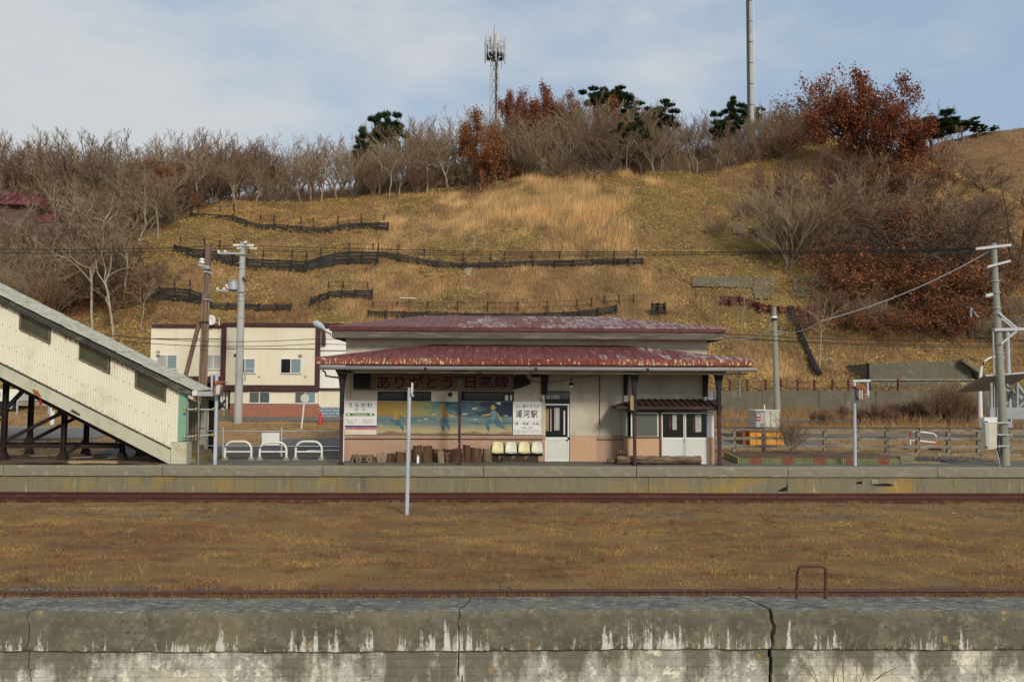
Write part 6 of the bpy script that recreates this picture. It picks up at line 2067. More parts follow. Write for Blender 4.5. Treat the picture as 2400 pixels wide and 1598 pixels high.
for j, y_ in enumerate(ys_):
    xl = xE0 + (xBack - xE0) * (y_ - YE) / (31.6 - YE) + .06
    for t_ in xs_:
        x_ = xl + (xE1 + .1 - xl) * t_
        V.append((x_, y_, zE - .03 + .05 * float(fnoise(x_, y_, 2.0, 14)) + .05 * min(1, (y_ - YE))))
for j in range(len(ys_) - 1):
    for i in range(len(xs_) - 1):
        k_ = j * len(xs_) + i
        Fc.append((k_, k_ + 1, k_ + len(xs_) + 1, k_ + len(xs_)))
so = np_obj('soil', V, Fc, 'soil', smooth=True)
so.parent = bed
so.location = -ORG[bed.name]
# pavers and kerb stones right of the bed
for i, (P0, P1, Y, lab) in enumerate(((c5(1205, 1425), c5(1298, 1462), 30.2, 'mossy concrete block at the right end of the flower bed'), (c5(1208, 1462), c5(1325, 1478), 29.2, 'low kerb stone right of the flower bed edging'), (c5(1327, 1464), c5(1475, 1480), 29.2, 'long low kerb stone farthest right of the flower bed'))):
    pa, pz = at(*P0, Y), at(*P1, Y)
    tag(MB().box(pa.x, pz.x, Y, Y + .3, .88, pa.z).build('kerb_stone', 'concrete_mossy'), lab, 'kerb stone', 'stones right of the flower bed')

# orange machine, cream tank box, barrier
YO = 36.5
zo = float(yard_z(YO))
mo = thing('orange_container', 'orange steel container with a brown end behind the wooden fence', 'container', (at(*c5(330, 1375), YO).x, YO, zo))
pbox(MB(), c5(218, 1266), c5(442, 1374), YO, YO + 1.6).build('body', 'machine_orange', mo)
pbox(MB(), c5(170, 1268), c5(217, 1360), YO + .25, YO + 1.5).build('end_hopper', 'machine_brown', mo)
pbox(MB(), c5(214, 1260), c5(446, 1265), YO - .05, YO + 1.65).build('lid_rim', 'machine_brown', mo)
for x_ in (262, 325, 392):
    pbox(MB(), c5(x_, 1268), c5(x_ + 4, 1372), YO - .03, YO - .001).build('rib', 'machine_orange', mo)
pbox(MB(), c5(190, 1374), c5(300, 1392), YO - .5, YO - .2).build('red_plank', 'plank_red', mo)
for x_ in (355, 430):
    pbox(MB(), c5(x_, 1375), c5(x_ + 8, 1400), YO + .1, YO + .2).build('leg', 'wood_pale', mo)
YQ = 39.0
tb = thing('tank_box', 'cream metal tank box with a red label behind the wooden fence', 'tank', (at(*c5(335, 1240), YQ).x, YQ, float(yard_z(YQ))))
zq0 = float(yard_z(YQ))
p0, p1, p2 = at(*c5(258, 1135), YQ), at(*c5(318, 1240), YQ), at(*c5(410, 1132), YQ)
MB().box(p0.x, p1.x - .004, YQ + .02, YQ + 1.2, zq0, p0.z).build('left_face', 'box_grey', tb)
MB().box(p1.x, p2.x, YQ, YQ + 1.3, zq0, p2.z + .03).build('body', 'box_cream', tb)
MB().box(p0.x - .03, p2.x + .03, YQ - .03, YQ + 1.33, p2.z + .032, p2.z + .07).build('lid', 'sign_white', tb)
pbox(MB(), c5(352, 1136), c5(356, 1240), YQ - .02, YQ - .001).build('door_seam', 'bark_grey', tb)
lb = pbox(MB(), c5(259, 1142), c5(287, 1192), YQ - .01, YQ + .018).build('red_label', 'label_red', tb)
for y_ in (1150, 1158, 1177):
    pbox(MB(), c5(262, y_), c5(284, y_ + 5), YQ - .018, YQ - .011).build('label_print', 'sign_white', lb)
for y_ in (1200, 1212, 1222):
    pbox(MB(), c5(288, y_), c5(312, y_ + 4), YQ - .008, YQ + .016).build('label_line', 'sign_white' if y_ < 1205 else 'label_blue', tb)
MB().tube([at(*c5(313, 1128), YQ + .4), at(*c5(312, 1086), YQ + .4)], .035, 8).build('vent_pipe', 'white_paint', tb, smooth=True)
YBR = 35.0
bar_ = thing('road_barrier', 'red and white pipe road barrier beyond the wooden fence', 'barrier', (at(*c5(1350, 1390), YBR).x, YBR, float(yard_z(YBR))))
zb_ = float(yard_z(YBR))
for (P0, P1, mm) in ((c5(1436, 1318), c5(1436, 1400), 'barrier_orange'), (c5(1438, 1290), c5(1437, 1318), 'white_paint'), (c5(1270, 1310), c5(1270, 1350), 'white_paint'), (c5(1285, 1264), c5(1268, 1275), 'label_red'), (c5(1268, 1275), c5(1270, 1310), 'label_red'), (c5(1340, 1266), c5(1285, 1264), 'white_paint'), (c5(1422, 1276), c5(1340, 1266), 'white_paint'), (c5(1438, 1290), c5(1422, 1276), 'white_paint'), (c5(1272, 1318), c5(1437, 1336), 'white_paint')):
    MB().tube([at(*P0, YBR), at(*P1, YBR)], .035, 8).build('pipe', mm, bar_, smooth=True)
p = at(*c5(1270, 1380), YBR)
MB().tube([at(*c5(1270, 1350), YBR), (p.x, YBR, zb_)], .035, 8).build('pipe', 'barrier_orange', bar_, smooth=True)
for x_ in (1258, 1425):
    pa, pz = at(*c5(x_ - 20, 1390), YBR), at(*c5(x_ + 35, 1390), YBR)
    MB().box(pa.x, pz.x, YBR - .2, YBR + .2, zb_ - .02, zb_ + (.22 if x_ < 1300 else .07)).build('foot', 'concrete_mossy' if x_ < 1300 else 'tyre', bar_)

# solar rack
YSO = 38.0
zs_ = float(yard_z(YSO))
so = thing('solar_rack', 'grey steel solar panel rack seen from behind at the right edge', 'solar panels', (at(*g4(2200, 700), YSO).x, YSO, zs_))
for i in range(4):
    P0, P1 = g4(1910 + i * 150, 100 - i * 11), g4(1910 + (i + 1) * 150 - 4, 100 - (i + 1) * 11)
    A, B = at(*P0, YSO), at(*P1, YSO)
    bb = MB()
    vs = [A, B, Vector((B.x, YSO + 2.6, B.z - .85)), Vector((A.x, YSO + 2.6, A.z - .85))]
    bb.add([tuple(v) for v in vs] + [(v.x, v.y, v.z + .05) for v in vs], [(3, 2, 1, 0), (4, 5, 6, 7), (0, 1, 5, 4), (1, 2, 6, 5), (2, 3, 7, 6), (3, 0, 4, 7)])
    o = bb.build('solar_panel', 'solar_back', so)
    MB().bar(A - Vector((0, .02, .0)), B - Vector((0, .02, .0)), .03, .07).build('panel_frame', 'galvanised', o)
for (x0_, y0_, x1_, y1_, dY) in ((2275, 175, 2275, 490, .2), (2275, 190, 2400, 360, .2), (2150, 200, 2355, 400, .6), (2130, 250, 2340, 350, 1.0), (2195, 280, 2275, 490, .7), (2275, 480, 2420, 330, .4), (2200, 300, 2150, 430, .9), (1975, 180, 1980, 520, .3), (2010, 150, 2015, 500, .9), (2420, 150, 2420, 500, .3)):
    piece('steel_member', at(*g4(x0_, y0_), YSO + dY), at(*g4(x1_, y1_), YSO + dY), .09, .11, 'steel_grey', so)
piece('ground_beam', at(*g4(1945, 530), YSO + .1), at(*g4(2560, 530), YSO + .1), .3, .55, 'steel_grey', so)
for x_ in (1965, 2180, 2400):
    p = at(*g4(x_, 560), YSO + .2)
    MB().box(p.x - .07, p.x + .07, YSO + .15, YSO + .3, zs_ - .1, p.z).build('leg', 'steel_grey', so)
# pipe mast and curved lamp
p, q = at(*c5(1912, 880), 40), at(*c5(1908, 612), 40)
tag(MB().tube([(p.x, 40, float(yard_z(40))), (q.x, 40, q.z)], .09, 10).build('pipe_mast', 'lamp_blue_grey', smooth=True), 'thin pale steel mast behind the solar rack at the right edge', 'mast')
YL_ = 46.0
pts = [at(*c5(x_, y_), YL_) for x_, y_ in ((1731, 1175), (1728, 1000), (1730, 900), (1738, 840), (1755, 805), (1780, 785), (1808, 775))]
cl = thing('curved_lamp_post', 'slender white street lamp post curving over beside the leaning pole', 'lamp post', (pts[0].x, YL_, float(yard_z(YL_))))
MB().tube([(pts[0].x, YL_, float(yard_z(YL_)))] + pts, [.12, .12, .1, .09, .075, .06, .05, .045], 10).build('post', 'white_paint', cl, smooth=True)
MB().tube([pts[-1], pts[-1] + Vector((.35, 0, .02)), pts[-1] + Vector((.7, 0, -.02))], [.05, .11, .06], 8).build('lamp_head', 'galvanised', cl, smooth=True)
# slim concrete pole at mid right
YPP = 47.5
p, q = at(*c5(400, 1190), YPP), at(*c5(375, 447), YPP)
sp_ = thing('utility_pole', 'slim pale concrete pole standing right of the station before the red plank fence', 'utility pole', (p.x, YPP, float(yard_z(YPP))))
MB().tube([(p.x, YPP, float(yard_z(YPP)) - .1), (q.x, YPP, q.z)], [.2, .13], 12).build('pole', 'pole_concrete_green', sp_, smooth=True)
for y_ in (520, 535):
    zz = at(*c5(376, y_), YPP)
    MB().tube([(zz.x, YPP, zz.z), (zz.x, YPP, zz.z + .12)], .17, 12).build('band', 'cable_black' if y_ > 525 else 'porcelain', sp_)
for i, y_ in enumerate(range(560, 1050, 60)):
    pc = at(*c5(378 + (y_ - 447) * .034, y_), YPP)
    s_ = 1 if i % 2 else -1
    MB().tube([(pc.x, YPP, pc.z), (pc.x + s_ * .38, YPP, pc.z)], .014, 5).build('step_bolt', 'galvanised', sp_)

# ------------------------------------------------------------------ walls at the foot of the hill
def wall_px(name, label, pts, Y, depth, m='concrete_hill', parts=1):
    # the face stands just proud of the slope and runs back into it
    P = [hit(*p_) for p_ in pts]
    n = len(P)
    o = MB()
    o.add([p_ + Vector((0, -.28, 0)) for p_ in P] + [p_ + Vector((0, depth, 0)) for p_ in P],
          [tuple(range(n))[::-1]] + [(i, (i + 1) % n, (i + 1) % n + n, i + n) for i in range(n)])
    bmn = o.build(name, m)
    bmn.data.validate()
    return tag(bmn, label, 'wall')


rw = thing('retaining_wall', 'long low grey concrete retaining wall at the hill foot right of the station', 'wall', (at(*c5(900, 1110), 55.8).x, 55.8, 2.0))
xs5 = [-60, 300, 670, 1045, 1420, 1830, 2100, 2500]
for i in range(len(xs5) - 1):
    A, B = at(*c5(xs5[i], 995), 55.8), at(*c5(xs5[i + 1] - 3, 995), 55.8)
    dz = rnd.uniform(-.04, .04)
    MB().box(A.x, B.x, 55.8 + rnd.uniform(-.03, .03), 56.6, 1.8, A.z + dz).build('wall_panel', 'concrete_hill', rw)
fence_low = thing('post_fence', 'row of short maroon fence posts with wire above the long retaining wall', 'fence', (at(*c5(500, 990), 56.3).x, 56.3, 3.4))
pp_ = []
for x_ in (85, 200, 320, 420, 530, 640, 760, 865, 1005, 1190):
    A, B = at(*c5(x_, 1000), 56.3), at(*c5(x_, 922 if x_ < 900 else 918), 56.3)
    piece('post', (A.x, 56.3, 3.2), (B.x, 56.3, B.z), .12, .14, 'plank_red', fence_low)
    pp_.append(B)
for k_ in (.15, .6, 1.1):
    MB().tube([(q_.x, 56.3, q_.z - k_) for q_ in pp_], .012, 4).build('wire', 'cable_black', fence_low)
hw = thing('concrete_abutment', 'big grey concrete abutment with a sloping right edge below the red-leaved shrubs', 'wall', (at(*c5(1300, 990), 57.5).x, 57.5, 3.3))
MB().prism([(at(*c5(*q_), 57.5).x, at(*c5(*q_), 57.5).z) for q_ in ((1000, 818), (1640, 800), (1690, 925), (1005, 925))], 57.5, 62).build('upper_face', 'concrete_hill', hw)
MB().prism([(at(*c5(*q_), 57.3).x, at(*c5(*q_), 57.3).z) for q_ in ((1005, 928), (1700, 926), (1760, 1000), (1008, 1000))], 57.3, 62).build('lower_face', 'concrete_hill', hw)
MB().prism([(at(*c5(*q_), 57.45).x, at(*c5(*q_), 57.45).z) for q_ in ((1641, 795), (1665, 800), (1815, 945), (1830, 1000), (1765, 1000))], 57.45, 61).build('sloping_side', 'concrete_mossy', hw)
piece('sloping_coping', at(*c5(1600, 795), 57.1), at(*c5(1820, 950), 57.1), .5, .18, 'concrete_hill', hw)
piece('ledge', at(*c5(1005, 925), 57.25), at(*c5(1690, 922), 57.25), .12, .1, 'concrete', hw)
MB().box(at(*c5(990, 820), 57.4).x, at(*c5(999, 820), 57.4).x, 57.4, 57.6, 3.3, at(*c5(995, 812), 57.4).z).build('end_joint', 'joint_dark', hw)
# walls half way up
for (pts, lab) in (([f8(112, 165), f8(1125, 160), f8(1120, 290), f8(1075, 420), f8(880, 420), f8(840, 285), f8(112, 268)], 'long grey concrete retaining wall half way up the right slope'),
                   ([f8(1300, 155), f8(1890, 150), f8(1880, 215), f8(1700, 300), f8(1640, 400), f8(1390, 410), f8(1350, 300)], 'shorter grey concrete wall beside the red-leaved shrubs on the slope')):
    bx = sum(p_[0] for p_ in pts) / len(pts)
    base = hit(bx, max(p_[1] for p_ in pts) - 4)
    Y = base.y - .6
    wall_px('slope_wall', lab, pts, Y, 4.0)
pts = [c8(380, 985), c8(400, 1035), c8(470, 1040), c8(485, 1000), c8(440, 975)]
wall_px('concrete_outcrop', 'small grey concrete block beside a dark hollow under the bare shrubs', pts, hit(*c8(430, 1040)).y - .3, 3, 'concrete_hill')
pts = [c8(545, 985), c8(570, 1065), c8(645, 1045), c8(640, 985), c8(590, 970)]
wall_px('concrete_outcrop', 'grey concrete block right of the dark hollow on the slope', pts, hit(*c8(590, 1066)).y - .3, 3, 'concrete_hill')
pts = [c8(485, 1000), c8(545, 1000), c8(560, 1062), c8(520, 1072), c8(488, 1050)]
wall_px('hollow_shade', 'black panel standing in for a shaded hollow between two concrete blocks on the slope', pts, hit(*c8(520, 1070)).y - .1, 3, 'joint_dark')  # near-black slab stands in for the shade of a hollow
pts = [g6(75, 1005), g6(900, 1000), g6(900, 1240), g6(130, 1240), g6(120, 1130)]
wall_px('slope_wall', 'brownish concrete wall behind the leaning utility pole', pts, hit(2330, 800).y - .8, 4, 'concrete_hill')
tri = [g6(160, 885), g6(178, 885), g6(262, 998), g6(240, 998), g6(180, 920), g6(178, 998), g6(160, 998)]
Yt_ = hit(2330, 800).y - .9
P = [at(*p_, Yt_) for p_ in tri]
tag(MB().prism([(p_.x, p_.z) for p_ in P], Yt_ - .1, Yt_).build('steel_bracket', 'galvanised'), 'small white triangular steel bracket on top of the brownish concrete wall', 'bracket')
# black drain pipe down the slope
dp = []
for (x_, y_) in ((1310, 575), (1340, 680), (1395, 790), (1450, 920), (1510, 1060), (1560, 1190), (1610, 1300), (1660, 1370)):
    h_ = hit(*f8(x_, y_))
    dp.append(h_ + Vector((0, -.25, .18)))
o = MB().tube(dp, [.30, .28, .22, .2, .2, .24, .26, .2], 10).build('drain_pipe', 'pipe_black', smooth=True)
tag(o, 'black corrugated drain pipe running down the slope below the red plank fence', 'pipe')

# ------------------------------------------------------------------ plank fences across the slope
def plank_fence(label, top, heights, posts, m='plank_black', group='black plank fences on the slope', wires=2, rows=4, postm=None):
    base = hit(*top[0])
    Yp = []
    f_ = thing('plank_fence', label, 'fence', base, group)
    P, H = [], []
    for i, (px, py) in enumerate(top):
        hh_ = heights[i] if isinstance(heights, (list, tuple)) else heights
        g_ = hit(px, py + hh_)
        # fence plane leans with the slope: face stands on the ground line
        s_ = at(px, py, g_.y - .4)
        P.append((Vector((g_.x, g_.y - .4, g_.z - .08)), s_))
    for i in range(len(P) - 1):
        (b0, t0), (b1_, t1) = P[i], P[i + 1]
        for r_ in range(rows):
            k0 = (r_ + .5) / rows
            A, B = b0.lerp(t0, k0), b1_.lerp(t1, k0)
            j_ = Vector((0, rnd.uniform(-.03, .03), rnd.uniform(-.03, .03)))
            hgt_ = ((t0.z - b0.z) + (t1.z - b1_.z)) / 2 / rows * .86
            piece('plank', A + j_, B + j_, .05, hgt_, m, f_)
    for i, (b0, t0) in enumerate(P):
        piece('upright', b0 - Vector((0, .14, .1)), t0 + Vector((0, -.14, .07)), .14, .22, m, f_)
    tops = []
    for (px, y0, y1) in posts:
        g_ = hit(px, y1 + 2)
        t_ = at(px, y0, g_.y)
        piece('post', g_ - Vector((0, 0, .2)), t_, .11, .13, postm or m, f_)
        tops.append((g_, t_))
    for w_ in range(wires):
        if len(tops) > 1:
            k_ = .35 + .5 * w_
            MB().tube([a_.lerp(b_, k_) for a_, b_ in tops], .014, 4).build('wire', 'cable_black', f_)
    return f_


S6, S7 = 3.568, 3.0987
plank_fence('uppermost black plank fence on the slope below the left wood', [c6(*p_) for p_ in ((530, 283), (645, 290), (768, 297), (880, 303), (990, 345), (1100, 375), (1225, 375), (1335, 388), (1450, 395), (1560, 405), (1660, 400), (1765, 385), (1855, 370), (1950, 362), (2090, 362), (2180, 365))],
            [v / S6 for v in (35, 38, 42, 42, 40, 38, 42, 50, 52, 50, 48, 50, 60, 45, 60, 65)], [(c6(x_, 0)[0], c6(0, a_)[1], c6(0, z_)[1]) for x_, a_, z_ in ((585, 215, 275), (770, 222, 280), (885, 205, 290), (1110, 295, 360), (1222, 300, 362), (1447, 315, 378), (1550, 330, 388), (1755, 310, 372), (1952, 290, 352), (2140, 297, 352))])
plank_fence('tall black plank fence in the second row behind the white utility pole', [c6(*p_) for p_ in ((395, 553), (505, 575), (640, 592), (765, 605), (880, 630), (1000, 665), (1130, 668), (1260, 675), (1370, 680), (1490, 682), (1610, 645), (1730, 615), (1850, 605), (1960, 605), (2095, 605))],
            [v / S6 for v in (45, 70, 78, 82, 80, 75, 88, 85, 85, 85, 95, 100, 98, 100, 100)], [(c6(x_, 0)[0], c6(0, a_)[1], c6(0, z_)[1]) for x_, a_, z_ in ((440, 480, 548), (640, 495, 560), (768, 510, 575), (1010, 590, 640), (1133, 590, 645), (1373, 590, 658), (1493, 605, 658), (1613, 580, 638), (1850, 530, 590), (2050, 535, 600))])
plank_fence('long low black plank fence crossing the middle of the slope above the station', [c7(*p_) for p_ in ((150, 652), (290, 668), (430, 692), (580, 716), (680, 730), (770, 732), (880, 727), (1000, 722), (1110, 720), (1270, 714), (1430, 712), (1560, 710), (1700, 705), (1860, 700), (1960, 698), (2060, 697))],
            [v / S7 for v in (36, 38, 42, 42, 36, 32, 34, 36, 36, 36, 36, 38, 38, 40, 40, 40)], [(c7(x_, 0)[0], c7(0, a_)[1], c7(0, z_)[1]) for x_, a_, z_ in ((145, 585, 645), (293, 600, 655), (478, 630, 690), (763, 655, 718), (962, 655, 714), (1062, 652, 712), (1260, 648, 710), (1462, 645, 706), (1662, 642, 700), (1858, 638, 698), (2018, 635, 696))])
plank_fence('lowest black plank fence just above the upper station roof', [c7(*p_) for p_ in ((75, 1080), (200, 1082), (340, 1085), (500, 1086), (640, 1090), (780, 1094), (900, 1096), (1050, 1095), (1200, 1094), (1370, 1090), (1490, 1086), (1600, 1078), (1740, 1058), (1870, 1038))],
            [v / S7 for v in (45, 45, 42, 40, 36, 34, 34, 34, 36, 38, 38, 40, 45, 50)], [(c7(x_, 0)[0], c7(0, a_)[1], c7(0, z_)[1]) for x_, a_, z_ in ((105, 1010, 1060), (283, 1012, 1065), (503, 1015, 1072), (720, 1010, 1075), (938, 1010, 1078), (1157, 1012, 1078), (1372, 1005, 1068), (1588, 995, 1062), (1693, 985, 1050), (1787, 965, 1028), (1892, 962, 1024), (1998, 960, 1015))])
plank_fence('short detached black plank panel right of the lowest fence', [c7(*p_) for p_ in ((2128, 1028), (2175, 1026), (2222, 1024))], [v / S7 for v in (70, 72, 68)], [], wires=0)
plank_fence('black plank fence above the left wing of the apartment block', [c6(*p_) for p_ in ((128, 895), (265, 905), (395, 910), (525, 920), (615, 958))], [v / S6 for v in (95, 92, 95, 95, 80)], [(c6(x_, 0)[0], c6(0, a_)[1], c6(0, z_)[1]) for x_, a_, z_ in ((168, 812, 872), (390, 835, 892), (520, 840, 905))])
plank_fence('half hidden black plank fence in tall grass right of the white pole', [c6(*p_) for p_ in ((1535, 992), (1610, 962), (1685, 938), (1790, 930), (1900, 928), (2045, 925))], [v / S6 for v in (55, 50, 48, 50, 60, 75)], [(c6(x_, 0)[0], c6(0, a_)[1], c6(0, z_)[1]) for x_, a_, z_ in ((1680, 855, 905), (1800, 850, 912), (2005, 855, 915))])
plank_fence('dark low plank fence among red stems above the apartment roof', [c6(*p_) for p_ in ((700, 1030), (840, 1038), (970, 1042), (1100, 1045), (1240, 1046), (1370, 1044))], [v / S6 for v in (40, 42, 44, 44, 44, 40)], [], wires=0)
plank_fence('dark red plank fence on the slope right of the station', [f8(*p_) for p_ in ((462, 395), (570, 400), (690, 392), (810, 420), (930, 465), (1060, 500), (1170, 515), (1290, 515), (1410, 515))], [v / 5.2275 for v in (80, 82, 85, 95, 100, 80, 70, 60, 55)], [], 'plank_red', 'red plank fences on the slope', 0)
plank_fence('dark red plank fence half hidden by twigs right of the drain pipe', [f8(*p_) for p_ in ((1430, 560), (1530, 520), (1620, 510), (1720, 520))], [v / 5.2275 for v in (110, 150, 150, 130)], [], 'plank_red', 'red plank fences on the slope', 0)
# little concrete gully under the middle fence
for (pts, lab) in (([c7(772, 775), c7(830, 772), c7(812, 835), c7(790, 838)], 'pale broken concrete gully head under the middle plank fence'), ([c7(775, 912), c7(810, 912), c7(808, 935), c7(778, 938)], 'small pale concrete gully foot on the slope'), ([c7(835, 540), c7(848, 535), c7(852, 600), c7(845, 655), c7(838, 650)], 'thin pale pipe standing on the slope above the middle fence')):
    base = hit(*pts[-1])
    wall_px('slope_gully', lab, pts, base.y - .25, .5, 'concrete')
# thin antenna mast above the roof
p = at(*c7(367, 1110), 38)
q = at(*c7(367, 990), 38)
an = thing('roof_antenna', 'thin rusty mast with a short white crossbar above the station roof', 'antenna', (p.x, 33, p.z))
MB().tube([(at(*c7(367, 1150), 33.2).x, 33.2, at(*c7(367, 1140), 33.2).z), at(*c7(367, 990), 33.2)], .018, 6).build('mast', 'rust_pipe', an)
MB().tube([at(*c7(298, 985), 33.2), at(*c7(420, 990), 33.2)], .02, 6).build('crossbar', 'white_paint', an)

# ------------------------------------------------------------------ wires
def sag(P, Q, s=.4, n=24):
    return [P.lerp(Q, i / n) - Vector((0, 0, s * 4 * (i / n) * (1 - i / n))) for i in range(n + 1)]


def power_line(label, runs, r=.014, m='cable_black'):
    t_ = thing('power_line', label, 'wire', runs[0][0])
    for rn in runs:
        pts = []
        for i in range(len(rn) - 1):
            pts += sag(rn[i], rn[i + 1], .25)
        MB().tube(pts, r, 5).build('wire', m, t_)
    return t_


TP = [at(*g5(640, 190), YU - .2), at(*g5(700, 240), YU - .2)]
TQ = [at(*g5(1000, 192), YU - .2), at(*g5(1050, 243), YU - .2)]
power_line('pair of black power lines from the left edge to the white utility pole', [[at(-250, 576, YU + 3), TP[0]], [at(-250, 585, YU + 3), TP[1]]], .02)
power_line('pair of black power lines running right from the white pole across the slope', [[TQ[0], at(*g6(235, 205), YR - .1)], [TQ[1], at(*g6(300, 210), YR - .1)], [TQ[1] - Vector((0, 0, .12)), at(*g6(280, 225), YR - .1)]], .015)
power_line('black cable pair passing behind the station at eave height', [[at(-300, 770, 44), at(*c1(720, 420), 44), at(*c2(940, 290), 44), at(*f8(520, 850), 44), at(2600, 795, 44)], [at(-300, 780, 44), at(*c1(720, 452), 44), at(*c2(940, 336), 44), at(*f8(520, 888), 44), at(2600, 806, 44)], [at(*f8(520, 898), 43.6), at(2600, 812, 43.6)]], .018)
power_line('thick grey service cable from the station eave to the leaning pole', [[at(*f8(500, 870), 33), at(*f8(1100, 800), 31), at(*f8(1700, 690), 29.5), at(*g6(390, 238), YR)]], .017, 'cable_grey')
power_line('thin dark stay wire from the slim pole down behind the station', [[at(*f8(1100, 655), YPP), at(*f8(880, 830), 42), at(*f8(400, 1050), 36)]], .012)
power_line('thin pinkish guy wire right of the leaning utility pole', [[at(*g6(500, 600), YR), at(*g6(900, 1330), 31)]], .010, 'wall_tan')
power_line('black power lines leaving the leaning pole at the right edge', [[at(*g6(470, 150), YR), at(*g6(1100, 120), YR + 3)], [at(*g6(440, 1175), YR), at(-200, 800, YR + 16.2)][:1] + [at(*g6(1100, 1190), YR)]], .014)
# ------------------------------------------------------------------ far masts and the old house
YT2 = 122.0
gt = crop(1120, 40, 7.4667)
bx_, bz_ = at(*gt(288, 1500), YT2).x, float(hill_z(at(*gt(288, 1500), YT2).x, YT2))
tw = thing('lattice_tower', 'grey lattice radio tower with a round antenna platform on the hilltop', 'tower', (bx_, YT2, bz_))
zp = at(*gt(300, 690), YT2).z
hw_ = (at(*gt(355, 900), YT2).x - at(*gt(222, 900), YT2).x) / 2
cxT = (at(*gt(355, 900), YT2).x + at(*gt(222, 900), YT2).x) / 2
corners = [(-1, -1), (1, -1), (1, 1), (-1, 1)]
for sx_, sy_ in corners:
    MB().tube([(cxT + sx_ * hw_ * 1.35, YT2 + sy_ * hw_ * 1.35, bz_ - .5), (cxT + sx_ * hw_, YT2 + sy_ * hw_, zp)], .085, 6).build('leg', 'tower_steel', tw)
nz = 11
for i in range(nz):
    z0_, z1_ = bz_ + (zp - bz_) * i / nz, bz_ + (zp - bz_) * (i + 1) / nz
    f0, f1 = 1.35 - .35 * i / nz, 1.35 - .35 * (i + 1) / nz
    bb = MB()
    for q in range(4):
        (ax, ay), (bx2, by2) = corners[q], corners[(q + 1) % 4]
        A0, B0 = Vector((cxT + ax * hw_ * f0, YT2 + ay * hw_ * f0, z0_)), Vector((cxT + bx2 * hw_ * f0, YT2 + by2 * hw_ * f0, z0_))
        A1, B1 = Vector((cxT + ax * hw_ * f1, YT2 + ay * hw_ * f1, z1_)), Vector((cxT + bx2 * hw_ * f1, YT2 + by2 * hw_ * f1, z1_))
        M_ = (A1 + B1) / 2
        for P_, Q_ in ((A0, M_), (B0, M_), (A1, B1)):
            bb.tube([P_, Q_], .04, 4, False)
    bb.build('lattice_bay', 'tower_steel', tw)
MB().box(cxT + .1, cxT + .45, YT2 - .2, YT2 + .2, bz_, zp).build('cable_ladder', 'tower_dark', tw)
rp = (at(*gt(478, 690), YT2).x - at(*gt(122, 690), YT2).x) / 2
cxP = (at(*gt(478, 690), YT2).x + at(*gt(122, 690), YT2).x) / 2
n = 28


def hoop(zz, r_out, r_in, th, name, m):
    bb = MB()
    vs = []
    for j in range(n):
        c_, s_ = math.cos(2 * math.pi * j / n), math.sin(2 * math.pi * j / n)
        for rr_, dz in ((r_out, 0), (r_out, th), (r_in, th), (r_in, 0)):
            vs.append((cxP + rr_ * c_, YT2 + rr_ * s_, zz + dz))
    fs = [(j * 4 + k_, ((j + 1) % n) * 4 + k_, ((j + 1) % n) * 4 + (k_ + 1) % 4, j * 4 + (k_ + 1) % 4) for j in range(n) for k_ in range(4)]
    bb.add(vs, fs)
    return bb.build(name, m, tw)


hoop(zp - .2, rp, rp * .66, .35, 'platform_ring', 'tower_dark')
hoop(at(*gt(300, 480), YT2).z, rp * .98, rp * .93, .1, 'guard_ring', 'tower_steel')
hoop(zp + .8, rp * .98, rp * .95, .06, 'guard_ring', 'tower_steel')
for q in range(4):
    a_ = math.pi / 4 + q * math.pi / 2
    MB().bar((cxP, YT2, zp - .1), (cxP + rp * math.cos(a_), YT2 + rp * math.sin(a_), zp - .1), .2, .25).build('platform_beam', 'tower_dark', tw)
for j in range(16):
    a_ = 2 * math.pi * j / 16 + .1
    zt_ = at(*gt(300, rnd.uniform(360, 430)), YT2).z
    MB().tube([(cxP + rp * math.cos(a_), YT2 + rp * math.sin(a_), zp - rnd.uniform(0, 1.6)), (cxP + rp * math.cos(a_), YT2 + rp * math.sin(a_), zt_)], .045 if j % 3 else .1, 5).build('antenna_rod', 'tower_steel', tw)
MB().tube([(cxP, YT2, zp), (cxP, YT2, at(*gt(300, 330), YT2).z), (cxP, YT2, at(*gt(292, 100), YT2).z)], [.35, .3, .07], 8).build('mast', 'tower_steel', tw, smooth=True)
for j in range(6):
    a_ = j * 1.05
    MB().box(cxP + .8 * math.cos(a_) - .15, cxP + .8 * math.cos(a_) + .15, YT2 + .8 * math.sin(a_) - .1, YT2 + .8 * math.sin(a_) + .1, zp + .5 + .2 * j, zp + 2.2 + .3 * j).build('panel_antenna', 'tower_steel', tw)

YM2 = 112.0
gm = crop(1720, 0, 6.272)
pa, pz = at(*gm(258, 1450), YM2), at(*gm(238, 0), YM2)
zb = float(hill_z(pa.x, YM2))
mp = thing('monopole_mast', 'tall pale monopole with a dark cable tray rising out of the picture', 'mast', (pa.x, YM2, zb))
kx = (pz.x - pa.x) / (pz.z - pa.z)
zt_ = pz.z + 9
px_at = lambda zz: pa.x + kx * (zz - pa.z)
z_ = zb - .5
seg = 3.1
while z_ < zt_:
    z2_ = min(z_ + seg, zt_)
    r0_, r1_ = .40 - .006 * (z_ - zb), .40 - .006 * (z2_ - zb)
    MB().tube([(px_at(z_), YM2, z_), (px_at(z2_), YM2, z2_)], [r0_, r1_], 14).build('pole_section', 'monopole', mp, smooth=True)
    MB().tube([(px_at(z2_), YM2, z2_ - .09), (px_at(z2_), YM2, z2_)], r1_ + .03, 14).build('flange', 'tower_dark', mp)
    z_ = z2_
MB().bar((px_at(zb) - .5, YM2 - .1, zb), (px_at(zt_) - .42, YM2 - .1, zt_), .3, .2).build('cable_tray', 'cable_black', mp)
